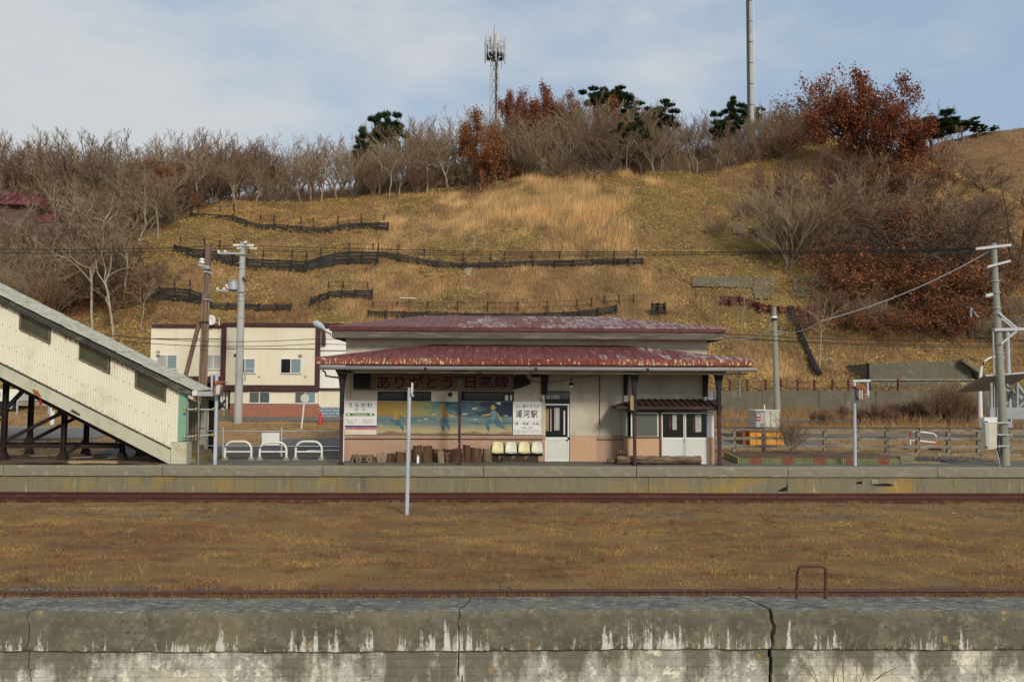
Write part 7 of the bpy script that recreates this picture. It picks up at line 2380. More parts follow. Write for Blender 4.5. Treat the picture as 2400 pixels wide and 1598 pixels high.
MB().bar((px_at(zb) + .48, YM2 - .1, zb), (px_at(zt_) + .40, YM2 - .1, zt_), .05, .05).build('ladder', 'tower_steel', mp)

hg = crop(0, 430, 9.8)
YHS = hit(60, 575).y
hs = thing('old_house', 'old red-roofed wooden house half hidden by bare trees at the upper left', 'house', (at(30, 575, YHS).x, YHS, hit(60, 575).z))
A, B = at(*hg(-300, 440), YHS), at(*hg(900, 520), YHS)
zroof0, zroof1 = at(*hg(300, 460), YHS).z, at(*hg(200, 170), YHS + 3).z
x0_, x1_ = at(-60, 480, YHS).x, at(98, 480, YHS).x
MB().box(x0_, x1_ - .6, YHS, YHS + 6, hit(60, 575).z - 1, zroof0).build('wall', 'house_wall_old', hs)
bb = MB()
bb.add([(x0_ - .5, YHS - .7, zroof0), (x1_, YHS - .7, zroof0 - .3), (x1_ - 1.2, YHS + 3, zroof1 - .5), (x0_ - .5, YHS + 3, zroof1), (x0_ - .5, YHS + 6.7, zroof0), (x1_, YHS + 6.7, zroof0 - .3)],
       [(0, 1, 2, 3), (3, 2, 5, 4), (1, 5, 2)])
rf2 = bb.build('roof', 'house_red_roof', hs)
rf2.modifiers.new('sheet', 'SOLIDIFY').thickness = .12
for i in range(9):
    t_ = i / 8
    piece('roof_seam', (x0_ + (x1_ - x0_) * t_, YHS - .7, zroof0 - .3 * t_ + .06), (x0_ + (x1_ - 1.2 - x0_) * t_, YHS + 3, zroof1 - .5 * t_ + .06), .06, .06, 'house_red_roof', rf2)
bb = MB()
xa_, xb_ = at(*hg(740, 900), YHS - 1).x, at(*hg(1240, 900), YHS - 1).x
zc_, zd_ = at(*hg(900, 880), YHS - 1).z, at(*hg(950, 710), YHS + 1).z
bb.add([(xa_, YHS - 1.5, zc_), (xb_, YHS - 1.5, zc_ - .2), (xb_ - .9, YHS + .6, zd_), (xa_ + .3, YHS + .6, zd_)], [(0, 1, 2, 3)])
bb.build('porch_roof', 'house_red_roof', hs).modifiers.new('sheet', 'SOLIDIFY').thickness = .1
MB().box(xa_ + .1, xb_ - .2, YHS - 1, YHS + .5, hit(100, 575).z - .5, zc_ - .1).build('porch_wall', 'house_wall_grey', hs)
for (a0, z0, t0, t1) in ((60, 200, 760, 900), (380, 560, 780, 900), (320, 460, 950, 1100)):
    pa_, pb_ = at(*hg(a0, t0), YHS - .03), at(*hg(z0, t1), YHS - .03)
    w = MB().box(pa_.x, pb_.x, YHS - .05, YHS - .003, pb_.z, pa_.z).build('window', 'glass_frosted', hs)
    MB().box((pa_.x + pb_.x) / 2 - .03, (pa_.x + pb_.x) / 2 + .03, YHS - .07, YHS - .051, pb_.z, pa_.z).build('mullion', 'house_wall_old', w)
gw = thing('garden_wall', 'pale coursed block wall right of the old red-roofed house', 'wall', hit(160, 575))
for i in range(5):
    for j in range(3):
        pts = [hg(960 + i * 245 + (60 if j % 2 else 0), 920 + j * 135), hg(960 + (i + 1) * 245 - 8 + (60 if j % 2 else 0), 920 + (j + 1) * 135 - 10)]
        Yw = YHS - 1.6
        pbox(MB(), pts[0], pts[1], Yw + rnd.uniform(-.05, .05), Yw + .5).build('block', 'stone_wall_pale', gw)
pa_, pb_ = at(*hg(940, 880), YHS - 1.3), at(*hg(2260, 1480), YHS - 1.3)
MB().box(pa_.x, pb_.x, YHS - 1.3, YHS - .8, pb_.z - .6, pa_.z - .25).build('wall_core', 'stone_wall_pale', gw)


# ------------------------------------------------------------------ tree building
def seg_mesh(P, Q, r0, r1, n):
    """tapered prisms for many branch segments at once"""
    P, Q = np.asarray(P, float), np.asarray(Q, float)
    d = Q - P
    d /= np.linalg.norm(d, axis=1, keepdims=True) + 1e-9
    ref = np.where(np.abs(d[:, 2:3]) < .9, np.array([[0, 0, 1.]]), np.array([[1., 0, 0]]))
    a = np.cross(d, ref)
    a /= np.linalg.norm(a, axis=1, keepdims=True) + 1e-9
    b = np.cross(d, a)
    V = []
    for C_, r_ in ((P, r0), (Q, r1)):
        for j in range(n):
            t = 2 * math.pi * j / n
            V.append(C_ + (a * math.cos(t) + b * math.sin(t)) * np.asarray(r_)[:, None])
    N = len(P)
    V = np.stack(V, 1).reshape(-1, 3)
    base = np.arange(N)[:, None] * 2 * n
    Fc = np.concatenate([base + np.array([[j, (j + 1) % n, n + (j + 1) % n, n + j]]) for j in range(n)], 1).reshape(-1, 4)
    return V, Fc


class Tree:
    def __init__(s, seed, h, mains=6, counts=(6, 5, 4), trunk=.28, spread=(22, 48), ratio=(.62, .5, .5, .55), rad=.016, up=.12, wob=.16, twig=.011, bend=0.0, stems=1):
        s.r = random.Random(seed)
        s.seg = [[], [], [], [], []]
        s.tips = []
        s.counts, s.ratio, s.up, s.wob, s.twig = counts, ratio, up, wob, twig
        s.spread = spread
        for k in range(stems):
            az = s.r.uniform(0, 6.28)
            lean = 0 if stems == 1 else s.r.uniform(.12, .45)
            d = Vector((lean * math.cos(az) + bend, lean * math.sin(az), 1)).normalized()
            p0 = Vector((.12 * math.cos(az), .12 * math.sin(az), -.25)) if stems > 1 else Vector((0, 0, -.25))
            s.branch(p0, d, h * trunk * (1 if stems == 1 else s.r.uniform(.8, 1.3)), h * rad / (1 if stems == 1 else stems ** .45), 0, mains if stems == 1 else max(3, mains - 2), h)

    def branch(s, p, d, L, r, lev, kids, h):
        R_ = s.r
        n = 5 if lev == 0 else (4 if lev < 3 else 2)
        pts = [p]
        for i in range(n):
            w = s.wob * (1.0 if lev else .5)
            d = (d + Vector((R_.gauss(0, w), R_.gauss(0, w), R_.gauss(0, w) * .6 + s.up * (.6 if lev else .3)))).normalized()
            pts.append(pts[-1] + d * L / n)
        rend = r * (.72 if lev == 0 else .35)
        rend = max(rend, s.twig * .55)
        for i in range(n):
            s.seg[lev].append((pts[i], pts[i + 1], r + (rend - r) * i / n, r + (rend - r) * (i + 1) / n))
        if lev >= 2:
            s.tips.append((pts[-1], d, lev))
            if lev >= 3:
                s.tips.append((pts[len(pts) // 2], d, lev))
        if lev >= 4 or (lev >= 1 and lev - 1 >= len(s.counts)):
            return
        k = kids
        for i in range(k):
            if lev == 0:
                t = R_.uniform(.55, 1.0) if i < k - 2 else 1.0
            else:
                t = .25 + .75 * (i + R_.random()) / k
            q = t * n
            j = min(n - 1, int(q))
            pos = pts[j].lerp(pts[j + 1], q - j)
            ang = R(R_.uniform(*s.spread)) * (1 if lev == 0 else .95)
            az = 2.4 * i + R_.uniform(-.6, .6)
            base = (pts[j + 1] - pts[j]).normalized()
            a = base.orthogonal().normalized()
            b = base.cross(a)
            nd = (base * math.cos(ang) + (a * math.cos(az) + b * math.sin(az)) * math.sin(ang)).normalized()
            Ln = (h if lev == 0 else L) * s.ratio[lev] * R_.uniform(.7, 1.1) * (1 if lev == 0 else (1.05 - .35 * t))
            nr = max(s.twig * (1.0 if lev >= 2 else 2), (rend if lev == 0 else r * (1 - .6 * t)) * R_.uniform(.5, .72))
            s.branch(pos, nd, Ln, nr, lev + 1, s.counts[lev] if lev < len(s.counts) else 0, h)

    def mesh(s, levels, n, name, m):
        S = [q for l in levels for q in s.seg[l]]
        P, Q = np.array([tuple(q[0]) for q in S]), np.array([tuple(q[1]) for q in S])
        V, Fc = seg_mesh(P, Q, np.array([q[2] for q in S]), np.array([q[3] for q in S]), n)
        return np_mesh(name, V, Fc, m, smooth=n > 3)

    def top(s):
        return max(q[1].z for l in s.seg for q in l)


def leaf_mesh(pts, rr, size, cols, m='leaves', per=3, spreadr=.25, droop=.3, name='leaves'):
    """many separate leaf quads round the given points"""
    P = np.repeat(np.array([tuple(p) for p in pts]), per, 0)
    N = len(P)
    P = P + rr.normal(0, spreadr, (N, 3))
    d = rr.normal(0, 1, (N, 3)); d[:, 2] = d[:, 2] * .6 - droop
    d /= np.linalg.norm(d, axis=1, keepdims=True)
    u = np.cross(d, rr.normal(0, 1, (N, 3)))
    u /= np.linalg.norm(u, axis=1, keepdims=True) + 1e-9
    L = rr.uniform(size[0], size[1], (N, 1))
    W = L * .38
    V = np.stack([P, P + d * L * .5 + u * W, P + d * L, P + d * L * .5 - u * W], 1).reshape(-1, 3)
    Fc = np.arange(4 * N).reshape(-1, 4)
    c = np.array(cols)[rr.integers(0, len(cols), N)] * rr.uniform(.7, 1.25, (N, 1))
    return np_mesh(name, V, Fc, m, np.repeat(c, 4, 0))


def needle_mesh(pads, rr, cols, per=260, L=(.28, .45)):
    Vs, Cs = [], []
    for (c, rx, rz) in pads:
        N = per
        a, q = rr.uniform(0, 6.283, N), rr.uniform(0, 1, N) ** .55
        P = np.stack([c[0] + rx * q * np.cos(a), c[1] + rx * q * np.sin(a), c[2] + rz * rr.normal(0, .55, N) * (1.05 - q * .5)], 1)
        for k in range(5):
            d = rr.normal(0, .8, (N, 3)); d[:, 2] = np.abs(d[:, 2]) * .8 + .35
            d[:, 0] += .5 * np.cos(a) * q; d[:, 1] += .5 * np.sin(a) * q
            d /= np.linalg.norm(d, axis=1, keepdims=True)
            u = np.cross(d, rr.normal(0, 1, (N, 3))); u /= np.linalg.norm(u, axis=1, keepdims=True)
            l = rr.uniform(*L, (N, 1))
            Vs.append(np.stack([P - u * .05, P + u * .05, P + d * l], 1).reshape(-1, 3))
            cc = np.array(cols)[rr.integers(0, len(cols), N)] * rr.uniform(.7, 1.3, (N, 1))
            Cs.append(np.repeat(cc, 3, 0))
    V, Cc = np.concatenate(Vs), np.concatenate(Cs)
    return np_mesh('needles', V, np.arange(len(V)).reshape(-1, 3), 'leaves', Cc)


KINDS = {}


def add_kind(kind, parts, top):
    KINDS.setdefault(kind, []).append((parts, top))


RED = [(.225, .075, .042), (.28, .10, .05), (.17, .055, .034), (.31, .135, .07), (.13, .055, .036)]
RUST = [(.30, .125, .058), (.25, .098, .046), (.36, .17, .08), (.18, .085, .045)]
PINE = [(.022, .045, .018), (.035, .062, .022), (.016, .032, .014), (.05, .075, .025)]
for k in range(5):
    t = Tree(100 + k, 8, 6, (6, 5, 4), .33, (20, 46), (.58, .46, .48, .55), .0165, .10, .18, .0135)
    add_kind('bare', [('trunk', t.mesh((0, 1), 5, 'trunk', 'bark_grey')), ('crown', t.mesh((2, 3, 4), 3, 'crown', 'twig_grey' if k % 2 else 'twig_brown'))], t.top())
for k in range(3):
    t = Tree(200 + k, 6, 6, (7, 7, 4), .1, (15, 40), (.75, .45, .48, .55), .011, .16, .14, .0115, stems=5)
    add_kind('thicket', [('trunk', t.mesh((0, 1), 4, 'trunk', 'bark_grey')), ('crown', t.mesh((2, 3, 4), 3, 'crown', ('twig_brown', 'twig_grey', 'twig_red')[k]))], t.top())
for k in range(3):
    t = Tree(300 + k, 9, 5, (6, 5, 4), .48, (25, 60), (.42, .5, .5, .55), .0125, .06, .2, .013, bend=(-.1, .12, .05)[k])
    add_kind('pale', [('trunk', t.mesh((0, 1), 6, 'trunk', 'bark_pale')), ('crown', t.mesh((2, 3, 4), 3, 'crown', 'twig_grey'))], t.top())
for k in range(3):
    t = Tree(400 + k, 7, 7, (6, 6, 5), .2, (30, 68), (.62, .52, .5, .5), .02, .02, .26, .0135)
    add_kind('dark', [('trunk', t.mesh((0, 1), 5, 'trunk', 'bark_dark')), ('crown', t.mesh((2, 3, 4), 3, 'crown', 'twig_dark' if k < 2 else 'twig_brown'))], t.top())
for k in range(3):
    t = Tree(500 + k, 6, 7, (6, 5, 3), .22, (25, 62), (.6, .5, .5, .5), .018, .06, .2, .012)
    add_kind('oak', [('trunk', t.mesh((0, 1, 2), 4, 'trunk', 'bark_dark')), ('crown', leaf_mesh([p for p, d, l in t.tips], np.random.default_rng(k), (.08, .16), RED if k < 2 else RUST, per=8, spreadr=.17, name='crown'))], t.top())
t = Tree(520, 5, 6, (5, 5, 3), .12, (25, 65), (.7, .5, .5, .5), .014, .05, .22, .012, stems=3)
add_kind('sparse', [('trunk', t.mesh((0, 1, 2, 3), 3, 'trunk', 'bark_dark')), ('crown', leaf_mesh([p for p, d, l in t.tips if hash((round(p.x, 2), 3)) % 3], np.random.default_rng(9), (.12, .22), RED[:4] + RUST, per=1, spreadr=.18, name='crown'))], t.top())
t = Tree(530, 5, 6, (5, 5, 3), .12, (25, 65), (.7, .5, .5, .5), .014, .05, .22, .012, stems=3)
add_kind('sparse', [('trunk', t.mesh((0, 1, 2, 3), 3, 'trunk', 'bark_dark')), ('crown', leaf_mesh([p for p, d, l in t.tips if p.z > 1.2], np.random.default_rng(10), (.12, .22), RUST, per=1, spreadr=.18, name='crown'))], t.top())
for k in range(2):
    rr = np.random.default_rng(60 + k)
    t = Tree(600 + k, 8, 10, (5,), .55, (50, 85), (.34, .4, .4, .4), .02, .03, .14, .02)
    pads = [((p.x, p.y, p.z + .1), rr.uniform(.3, .7), rr.uniform(.08, .16)) for p, d, l in t.tips]
    pads += [((.3, 0, t.top() - .2), .6, .3), ((-.4, .3, t.top() - .8), .8, .25)]
    add_kind('pine', [('trunk', t.mesh((0, 1, 2), 5, 'trunk', 'bark_dark')), ('crown', needle_mesh(pads, rr, PINE, 60, (.22, .42)))], t.top() + .4)
t = Tree(700, 2.2, 6, (8, 6), .12, (8, 30), (.85, .5, .5, .5), .012, .15, .1, .010, stems=9)
add_kind('stems', [('trunk', t.mesh((0,), 4, 'trunk', 'twig_red')), ('crown', t.mesh((1, 2, 3), 3, 'crown', 'twig_brown'))], t.top())
t = Tree(701, 2.2, 6, (7, 5), .12, (8, 34), (.85, .5, .5, .5), .012, .12, .14, .010, stems=8)
add_kind('stems', [('trunk', t.mesh((0,), 4, 'trunk', 'bark_grey')), ('crown', t.mesh((1, 2, 3), 3, 'crown', 'twig_red'))], t.top())
t = Tree(710, 5, 7, (5, 3), .5, (25, 55), (.3, .5, .5, .5), .009, .05, .14, .009)
add_kind('sapling', [('trunk', t.mesh((0,), 5, 'trunk', 'bark_pale')), ('crown', t.mesh((1, 2, 3), 3, 'crown', 'twig_grey'))], t.top())


def plant(kind, var, base, height, label, cat='tree', group=None, rot=None, wide=1.0, name=None):
    parts, top = KINDS[kind][var % len(KINDS[kind])]
    s = height / top
    nm = name or {'bare': 'bare_tree', 'thicket': 'thicket_tree', 'pale': 'pale_tree', 'dark': 'gnarled_tree', 'oak': 'oak_tree', 'sparse': 'oak_shrub', 'pine': 'pine_tree', 'stems': 'stem_shrub', 'sapling': 'sapling_tree'}[kind]
    e = thing(nm, label, cat, base, group)
    e.rotation_euler.z = rnd.uniform(0, 6.28) if rot is None else rot
    e.scale = (s * wide, s * wide, s)
    for pn, me in parts:
        o = bpy.data.objects.new(pn, me)
        COL.objects.link(o)
        o.parent = e
    return e


def plant_px(kind, var, px, py, ptop, label, Y=None, **kw):
    """rooted where the sight line (px, py) meets the slope, or at depth Y"""
    if Y is None:
        base = hit(px, py)
    else:
        x_ = at(px, py, Y).x
        base = Vector((x_, Y, float(hill_z(x_, Y)) if Y > 57 else float(yard_z(Y))))
    h_ = at(px, ptop, base.y).z - base.z
    return plant(kind, var, base, max(.5, h_), label, **kw)


# the wood along the crest
topx = [-80, 0, 80, 150, 230, 330, 380, 470, 560, 640, 700, 800, 860, 950, 1000, 1080, 1150, 1250, 1340, 1420, 1500, 1600, 1700, 1800, 1870, 1950, 2100]
topy = [320, 312, 322, 345, 312, 300, 292, 300, 305, 330, 310, 315, 300, 300, 275, 252, 242, 232, 222, 225, 240, 252, 245, 242, 225, 260, 300]
crown_top = lambda x_: float(np.interp(x_, topx, topy))
GW = 'bare trees of the wood along the crest'
for row, (Y0, step, lo, hi_, kinds) in enumerate(((98.5, 27, .4, .98, ('bare', 'dark', 'bare', 'thicket', 'pale')), (103.5, 29, .65, 1.05, ('bare', 'bare', 'thicket')), (109, 29, .7, 1.1, ('bare', 'bare', 'thicket')), (114.5, 30, .8, 1.06, ('bare', 'thicket', 'bare')))):
    x_ = -70
    while x_ < 1960:
        Y = Y0 + rnd.uniform(-2, 2)
        pxj = x_ + rnd.uniform(-9, 9)
        X_ = at(pxj, 450, Y).x
        zg_ = float(hill_z(X_, Y))
        zt_ = at(pxj, crown_top(pxj), Y).z
        f = rnd.uniform(lo, hi_)
        if pxj > 1560:
            f *= .72 + .28 * rnd.random()
        hgt_ = (zt_ - zg_) * f
        kd = rnd.choice(kinds)
        left = pxj < 1160
        lab = {('bare', 0): 'bare grey tree at the front edge of the wood', ('thicket', 0): 'bare many-stemmed tree at the front edge of the wood',
               ('bare', 1): 'bare brown tree in the middle of the wood', ('thicket', 1): 'bare brushy tree in the middle of the wood',
               ('bare', 2): 'bare tall tree at the back of the wood', ('thicket', 2): 'bare brushy tree at the back of the wood',
               ('dark', 0): 'gnarled bare tree at the front edge of the wood', ('pale', 0): 'pale-trunked bare tree at the front edge of the wood',
               ('bare', 3): 'bare tree on the skyline of the wood', ('thicket', 3): 'bare brushy tree on the skyline of the wood'}[(kd, row)]
        lab += ' left of the lattice tower' if left else (' right of the lattice tower' if pxj < 1560 else ' near the tall monopole')
        if hgt_ > 2:
            plant(kd, rnd.randrange(8), Vector((X_, Y, zg_)), hgt_, lab, group=GW, wide=rnd.uniform(.65, 1.1) if kd != 'thicket' else rnd.uniform(.8, 1.2))
        x_ += step * rnd.uniform(.8, 1.25)
# left slope below the crest: tangled bare trees with pale trunks among them
GL = 'tangled bare trees on the left slope'
for i in range(44):
    px_ = rnd.uniform(-60, 400)
    py_ = rnd.uniform(500, 770) if px_ < 300 else rnd.uniform(470, 560)
    b3 = hit(px_, py_)
    plant(rnd.choice(('dark', 'thicket', 'dark')), rnd.randrange(6), b3, rnd.uniform(4.5, 7.5), 'tangled bare tree on the left slope around the old house', group=GL, wide=1.05)
for (px_, py_, tp, v_, lab) in ((215, 790, 500, 0, 'tall pale crooked trunk tree just above the footbridge roof'), (268, 800, 485, 1, 'straight pale forked tree right of the crooked pale tree'), (330, 775, 640, 2, 'slim pale sapling trunk beside the lowest left plank fence'),
                                (68, 690, 500, 1, 'pale leaning tree before the old red-roofed house'), (20, 680, 520, 2, 'pale slender tree at the left edge of the picture'), (130, 720, 540, 0, 'short pale tree with a curved limb above the footbridge roof'),
                                (890, 462, 330, 0, 'broken pale snag at the edge of the wood left of the tower'), (980, 455, 340, 1, 'pale straight tree at the edge of the wood below the tower'), (455, 500, 350, 2, 'pale leaning tree where the top plank fence begins'),
                                (545, 478, 380, 1, 'pale forked tree behind the uppermost plank fence'), (805, 470, 330, 2, 'pale slender tree at the wood edge under the left pine')):
    plant_px('pale', v_, px_, py_, tp, lab, group='pale barked trees', wide=.8)
# leafy oaks
for (kd, v_, px_, py_, tp, Y, w_, lab) in (
        ('oak', 0, 2045, 400, 172, None, .78, 'large red-leaved oak standing highest on the right ridge'),
        ('oak', 1, 2092, 440, 262, None, .72, 'lower red-leaved oak on the right flank of the ridge'),
        ('oak', 1, 2010, 385, 235, None, .6, 'red-leaved oak at the left shoulder of the highest oak'),
        ('sparse', 1, 1915, 345, 175, None, .75, 'half bare oak with few red leaves left of the highest oak'),
        ('sparse', 0, 2188, 400, 330, None, 1.0, 'small red oak bush right of the ridge oaks'),
        ('sparse', 0, 1836, 380, 300, None, .9, 'small red oak bush near the monopole foot'),
        ('oak', 0, 1292, 400, 205, 105, .62, 'round red-leaved oak on the crest right of the tower'),
        ('oak', 1, 1207, 400, 212, 112, .4, 'small red crown just right of the tower'),
        ('oak', 2, 1412, 400, 242, 106, .6, 'rust-leaved oak below the large pine'),
        ('oak', 2, 1105, 432, 282, 97.5, .72, 'rust-leaved oak on the crest below the tower'),
        ('sparse', 1, 1180, 428, 345, None, 1.0, 'thin rust-leaved shrub at the wood edge below the tower'),
        ('oak', 2, 405, 500, 385, None, .75, 'orange-leaved oak left of the uppermost plank fence'),
        ('sparse', 0, 335, 545, 480, None, .9, 'small red-leaved bush left of the second plank fence'),
        ('sparse', 0, 1975, 700, 590, None, .9, 'bright red-leaved shrub above the dark abutment left side'),
        ('sparse', 0, 2040, 690, 605, None, .9, 'red-leaved shrub right of the shorter slope wall'),
        ('sparse', 0, 2120, 720, 620, None, 1.0, 'rust-red shrub under the gnarled dark oak'),
        ('sparse', 1, 2190, 700, 600, None, 1.0, 'rust shrub left of the leaning utility pole top'),
        ('sparse', 0, 2225, 790, 700, None, 1.0, 'dark red shrub above the sloping abutment edge'),
        ('sparse', 1, 2090, 480, 385, None, 1.1, 'rust-leaved shrub in the bare brush below the ridge oaks'),
        ('sparse', 0, 90, 760, 660, None, 1.0, 'red leafed undergrowth shrub above the footbridge roof'),
        ('sparse', 1, 150, 730, 640, None, 1.1, 'rust leafed undergrowth shrub between the pale trunks'),
        ('sparse', 0, 300, 720, 640, None, 1.0, 'red leafed shrub left of the lowest left plank fence')):
    plant_px(kd, v_, px_, py_, tp, lab, Y=Y, group='red and rust leaved oaks', wide=w_)
# pines
for (v_, px_, tp, Y, w_, lab) in ((0, 905, 255, 108, .5, 'dark pine rising above the bare wood at left'), (1, 850, 292, 108, .5, 'lower pine beside the left pine'), (0, 1420, 200, 110, .8, 'large dark green pine right of the tower, left crown'), (1, 1480, 218, 109, .85, 'large dark green pine right of the tower, middle crown'),
                                  (0, 1545, 245, 107, .8, 'dark pine sloping down at the right of the pine group'), (1, 1500, 280, 102, .8, 'low bright pine under the pine group'), (1, 1712, 230, 104, .55, 'flat-topped pine left of the monopole'), (0, 1762, 242, 116, .5, 'pine crown behind the monopole foot')):
    plant_px('pine', v_, px_, 400, tp, lab, Y=Y, group='pines on the crest', wide=w_)
for (px_, py_, tp, w_, lab) in ((2182, 372, 272, 1.5, 'dark round pine on the ridge right of the red oaks'), (2255, 345, 282, 1.6, 'low dark pine at the edge of the bare brown hill'), (2290, 335, 290, 1.2, 'small dark pine on the bare hill skyline'), (2330, 318, 296, 1.2, 'tiny dark pine farthest right on the skyline')):
    Y = 112 if px_ < 2200 else 136
    x_ = at(px_, py_, Y).x
    zb = at(px_, py_, Y).z if px_ < 2200 else float(bare_z(x_, Y))
    plant('pine', rnd.randrange(2), Vector((x_, Y, zb)), at(px_, tp, Y).z - zb, lab, group='pines on the crest', wide=w_)
for (px_, tp, lab) in ((2130, 215, 'bare tree behind the ridge oaks on their right'), (2165, 235, 'bare spreading tree right of the ridge oaks'), (2235, 232, 'bare tree on the skyline above the bare brown hill'), (2205, 262, 'small bare tree between the ridge pines'), (1985, 165, 'tall bare tree behind the highest oak'), (1945, 190, 'bare tree rising left of the highest oak')):
    Y = 106 if px_ < 2100 else 126
    x_ = at(px_, 350, Y).x
    zb = float(hill_z(x_, Y)) if px_ < 2100 else max(float(bare_z(x_, Y)), float(hill_z(x_, Y)))
    plant('bare', rnd.randrange(5), Vector((x_, Y, zb)), at(px_, tp, Y).z - zb, lab, group='bare trees on the right ridge', wide=.9)
# big bare shrubs on the right slope
for (kd, v_, px_, py_, tp, w_, lab) in (('thicket', 1, 1850, 640, 395, 1.05, 'big vase-shaped bare shrub tree at the middle of the right slope'), ('thicket', 0, 1890, 630, 420, .9, 'bare shrub tree joined to the big vase-shaped one'), ('thicket', 2, 1815, 520, 360, 1.1, 'reddish brushy tree above the big vase-shaped shrub'),
                                        ('dark', 0, 2140, 650, 440, 1.25, 'black-limbed gnarled oak above the abutment'), ('dark', 1, 2215, 640, 455, 1.25, 'black-limbed gnarled oak left of the leaning pole'), ('dark', 0, 2390, 660, 430, 1.0, 'dark bare tree at the right edge of the picture'), ('dark', 2, 2040, 560, 420, 1.3, 'brown gnarled tree between the vase shrub and the black oaks'),
                                        ('thicket', 2, 1960, 470, 330, 1.2, 'reddish brush tree under the ridge oaks'), ('thicket', 1, 2010, 500, 390, 1.2, 'grey brush tree under the ridge oaks'), ('thicket', 0, 1935, 590, 470, 1.2, 'dark brush tree right of the vase shrub'), ('dark', 2, 2270, 560, 440, 1.2, 'brown gnarled tree upslope of the leaning pole'),
                                        ('thicket', 1, 1740, 520, 460, 1.0, 'low grey brush left of the vase shrub'), ('thicket', 1, 1690, 560, 500, 1.0, 'thin grey brush on the yellow slope'), ('thicket', 0, 2330, 720, 610, 1.1, 'dark brush right of the leaning pole top'), ('dark', 2, 2170, 540, 400, 1.2, 'brown spreading tree below the small red bush')):
    plant_px(kd, v_, px_, py_, tp, lab, group='bare shrubs on the right slope', wide=w_)
for i in range(18):
    px_, py_ = rnd.uniform(1900, 2330), rnd.uniform(430, 640)
    plant(rnd.choice(('thicket', 'dark', 'sparse')), rnd.randrange(6), hit(px_, py_), rnd.uniform(2.2, 4.2), 'low brown brush in the thicket under the ridge oaks', 'shrub', 'brush thicket on the right slope', wide=1.3)
for i, (kd, v_, px_, py_, h_) in enumerate((('bare', 0, 1930, 600, 7.5), ('dark', 0, 2005, 640, 7), ('bare', 1, 2075, 590, 8), ('dark', 1, 2110, 690, 7.5), ('bare', 2, 2180, 610, 8), ('dark', 0, 2250, 690, 7.5), ('bare', 3, 2300, 640, 8), ('dark', 1, 2350, 720, 7.5), ('bare', 4, 2370, 600, 7.5), ('bare', 0, 1985, 500, 6.5), ('dark', 0, 2195, 520, 6), ('bare', 2, 2060, 470, 6), ('bare', 1, 2145, 640, 8.5), ('bare', 3, 2225, 650, 8.5), ('bare', 4, 1895, 520, 6.5))):
    plant(kd, v_, hit(px_, py_), h_, ('tall bare tree', 'tall dark-limbed tree')[kd == 'dark'] + ' among the brush covering the right slope', group='tall trees covering the right slope', wide=1.15)
for i, (px_, py_, h_) in enumerate(((1960, 690, 4.5), (2010, 730, 4), (2075, 690, 5), (2140, 745, 4.5), (2200, 740, 5), (2260, 740, 4.5), (2120, 600, 5), (2230, 610, 5), (2310, 690, 4.5), (2040, 560, 4.5), (2180, 460, 4), (1985, 790, 2.6), (2060, 800, 2.8), (2150, 800, 3), (2230, 800, 3), (1940, 640, 3.2))):
    plant('sparse', i, hit(px_, py_), h_, 'russet-leaved oak shrub under the bare trees of the right slope', group='russet shrubs of the right slope', wide=1.2)
for (px_, py_, h_, v_) in ((40, 640, 9, 0), (100, 600, 9, 1), (165, 660, 10, 2), (240, 640, 9.5, 0), (310, 620, 9, 1), (370, 560, 8, 2), (410, 530, 7.5, 0), (10, 580, 9, 2), (190, 590, 8, 1), (290, 700, 9, 2)):
    plant('pale', v_, hit(px_, py_), h_, 'tall pale-trunked bare tree on the left slope', group='tall pale-trunked trees of the left slope', wide=.85)
for i in range(26):
    px_, py_ = rnd.uniform(1880, 2390), rnd.uniform(640, 850)
    if 1990 < px_ < 2300 and py_ > 780:
        py_ = 775
    plant(('thicket', 'sparse', 'thicket', 'stems')[i % 4], rnd.randrange(6), hit(px_, py_), rnd.uniform(1.6, 3.6), 'scrubby brown brush between the slope walls and the abutment', 'shrub', 'brush above the abutment', wide=1.3)
# thin pale saplings on the lower right slope
for (px_, py_, tp, lab) in ((1919, 868, 690, 'pale branching sapling beside the drain pipe'), (1682, 768, 690, 'thin pale sapling just right of the upper roof'), (1748, 735, 645, 'thin pale sapling before the slope wall'), (1737, 780, 690, 'thin sapling left of the slim pole')):
    plant_px('sapling', 0, px_, py_, tp, lab, group='pale saplings', wide=.9)
plant_px('thicket', 2, 690, 470, 420, 'dark maroon bush at the edge of the wood', group='bushes', wide=1.6)
# shrubs before the long retaining wall and in the beds
for i, (px_, tp) in enumerate(((1935, 950), (1975, 945), (2020, 950), (2060, 940), (2105, 930), (2140, 935), (2180, 920), (2215, 905), (2245, 900), (2090, 955), (2160, 950), (2275, 925), (1905, 965))):
    Y = rnd.uniform(47, 53)
    X_ = at(px_, 1000, Y).x
    zg_ = float(yard_z(Y))
    plant('stems', i, Vector((X_, Y, zg_)), at(px_, tp, Y).z - zg_, 'leafless reddish shrub before the long retaining wall', 'shrub', 'leafless shrubs before the retaining wall', wide=rnd.uniform(1.1, 1.9))
for i, (px_, tp) in enumerate(((2190, 880), (2230, 872))):
    Y = 48
    X_ = at(px_, 1000, Y).x
    plant('thicket', 0, Vector((X_, Y, float(yard_z(Y)))), at(px_, tp, Y).z - float(yard_z(Y)), ('taller dark bare shrub left of the curved lamp post', 'dark bare shrub next to the curved lamp post')[i], 'shrub', wide=.9)
X_ = at(1853, 1060, 31.4).x
plant('thicket', 0, Vector((X_, 31.4, .98)), at(1853, 950, 31.4).z - .98, 'bare little tree growing in the flower bed', 'tree', wide=.8)
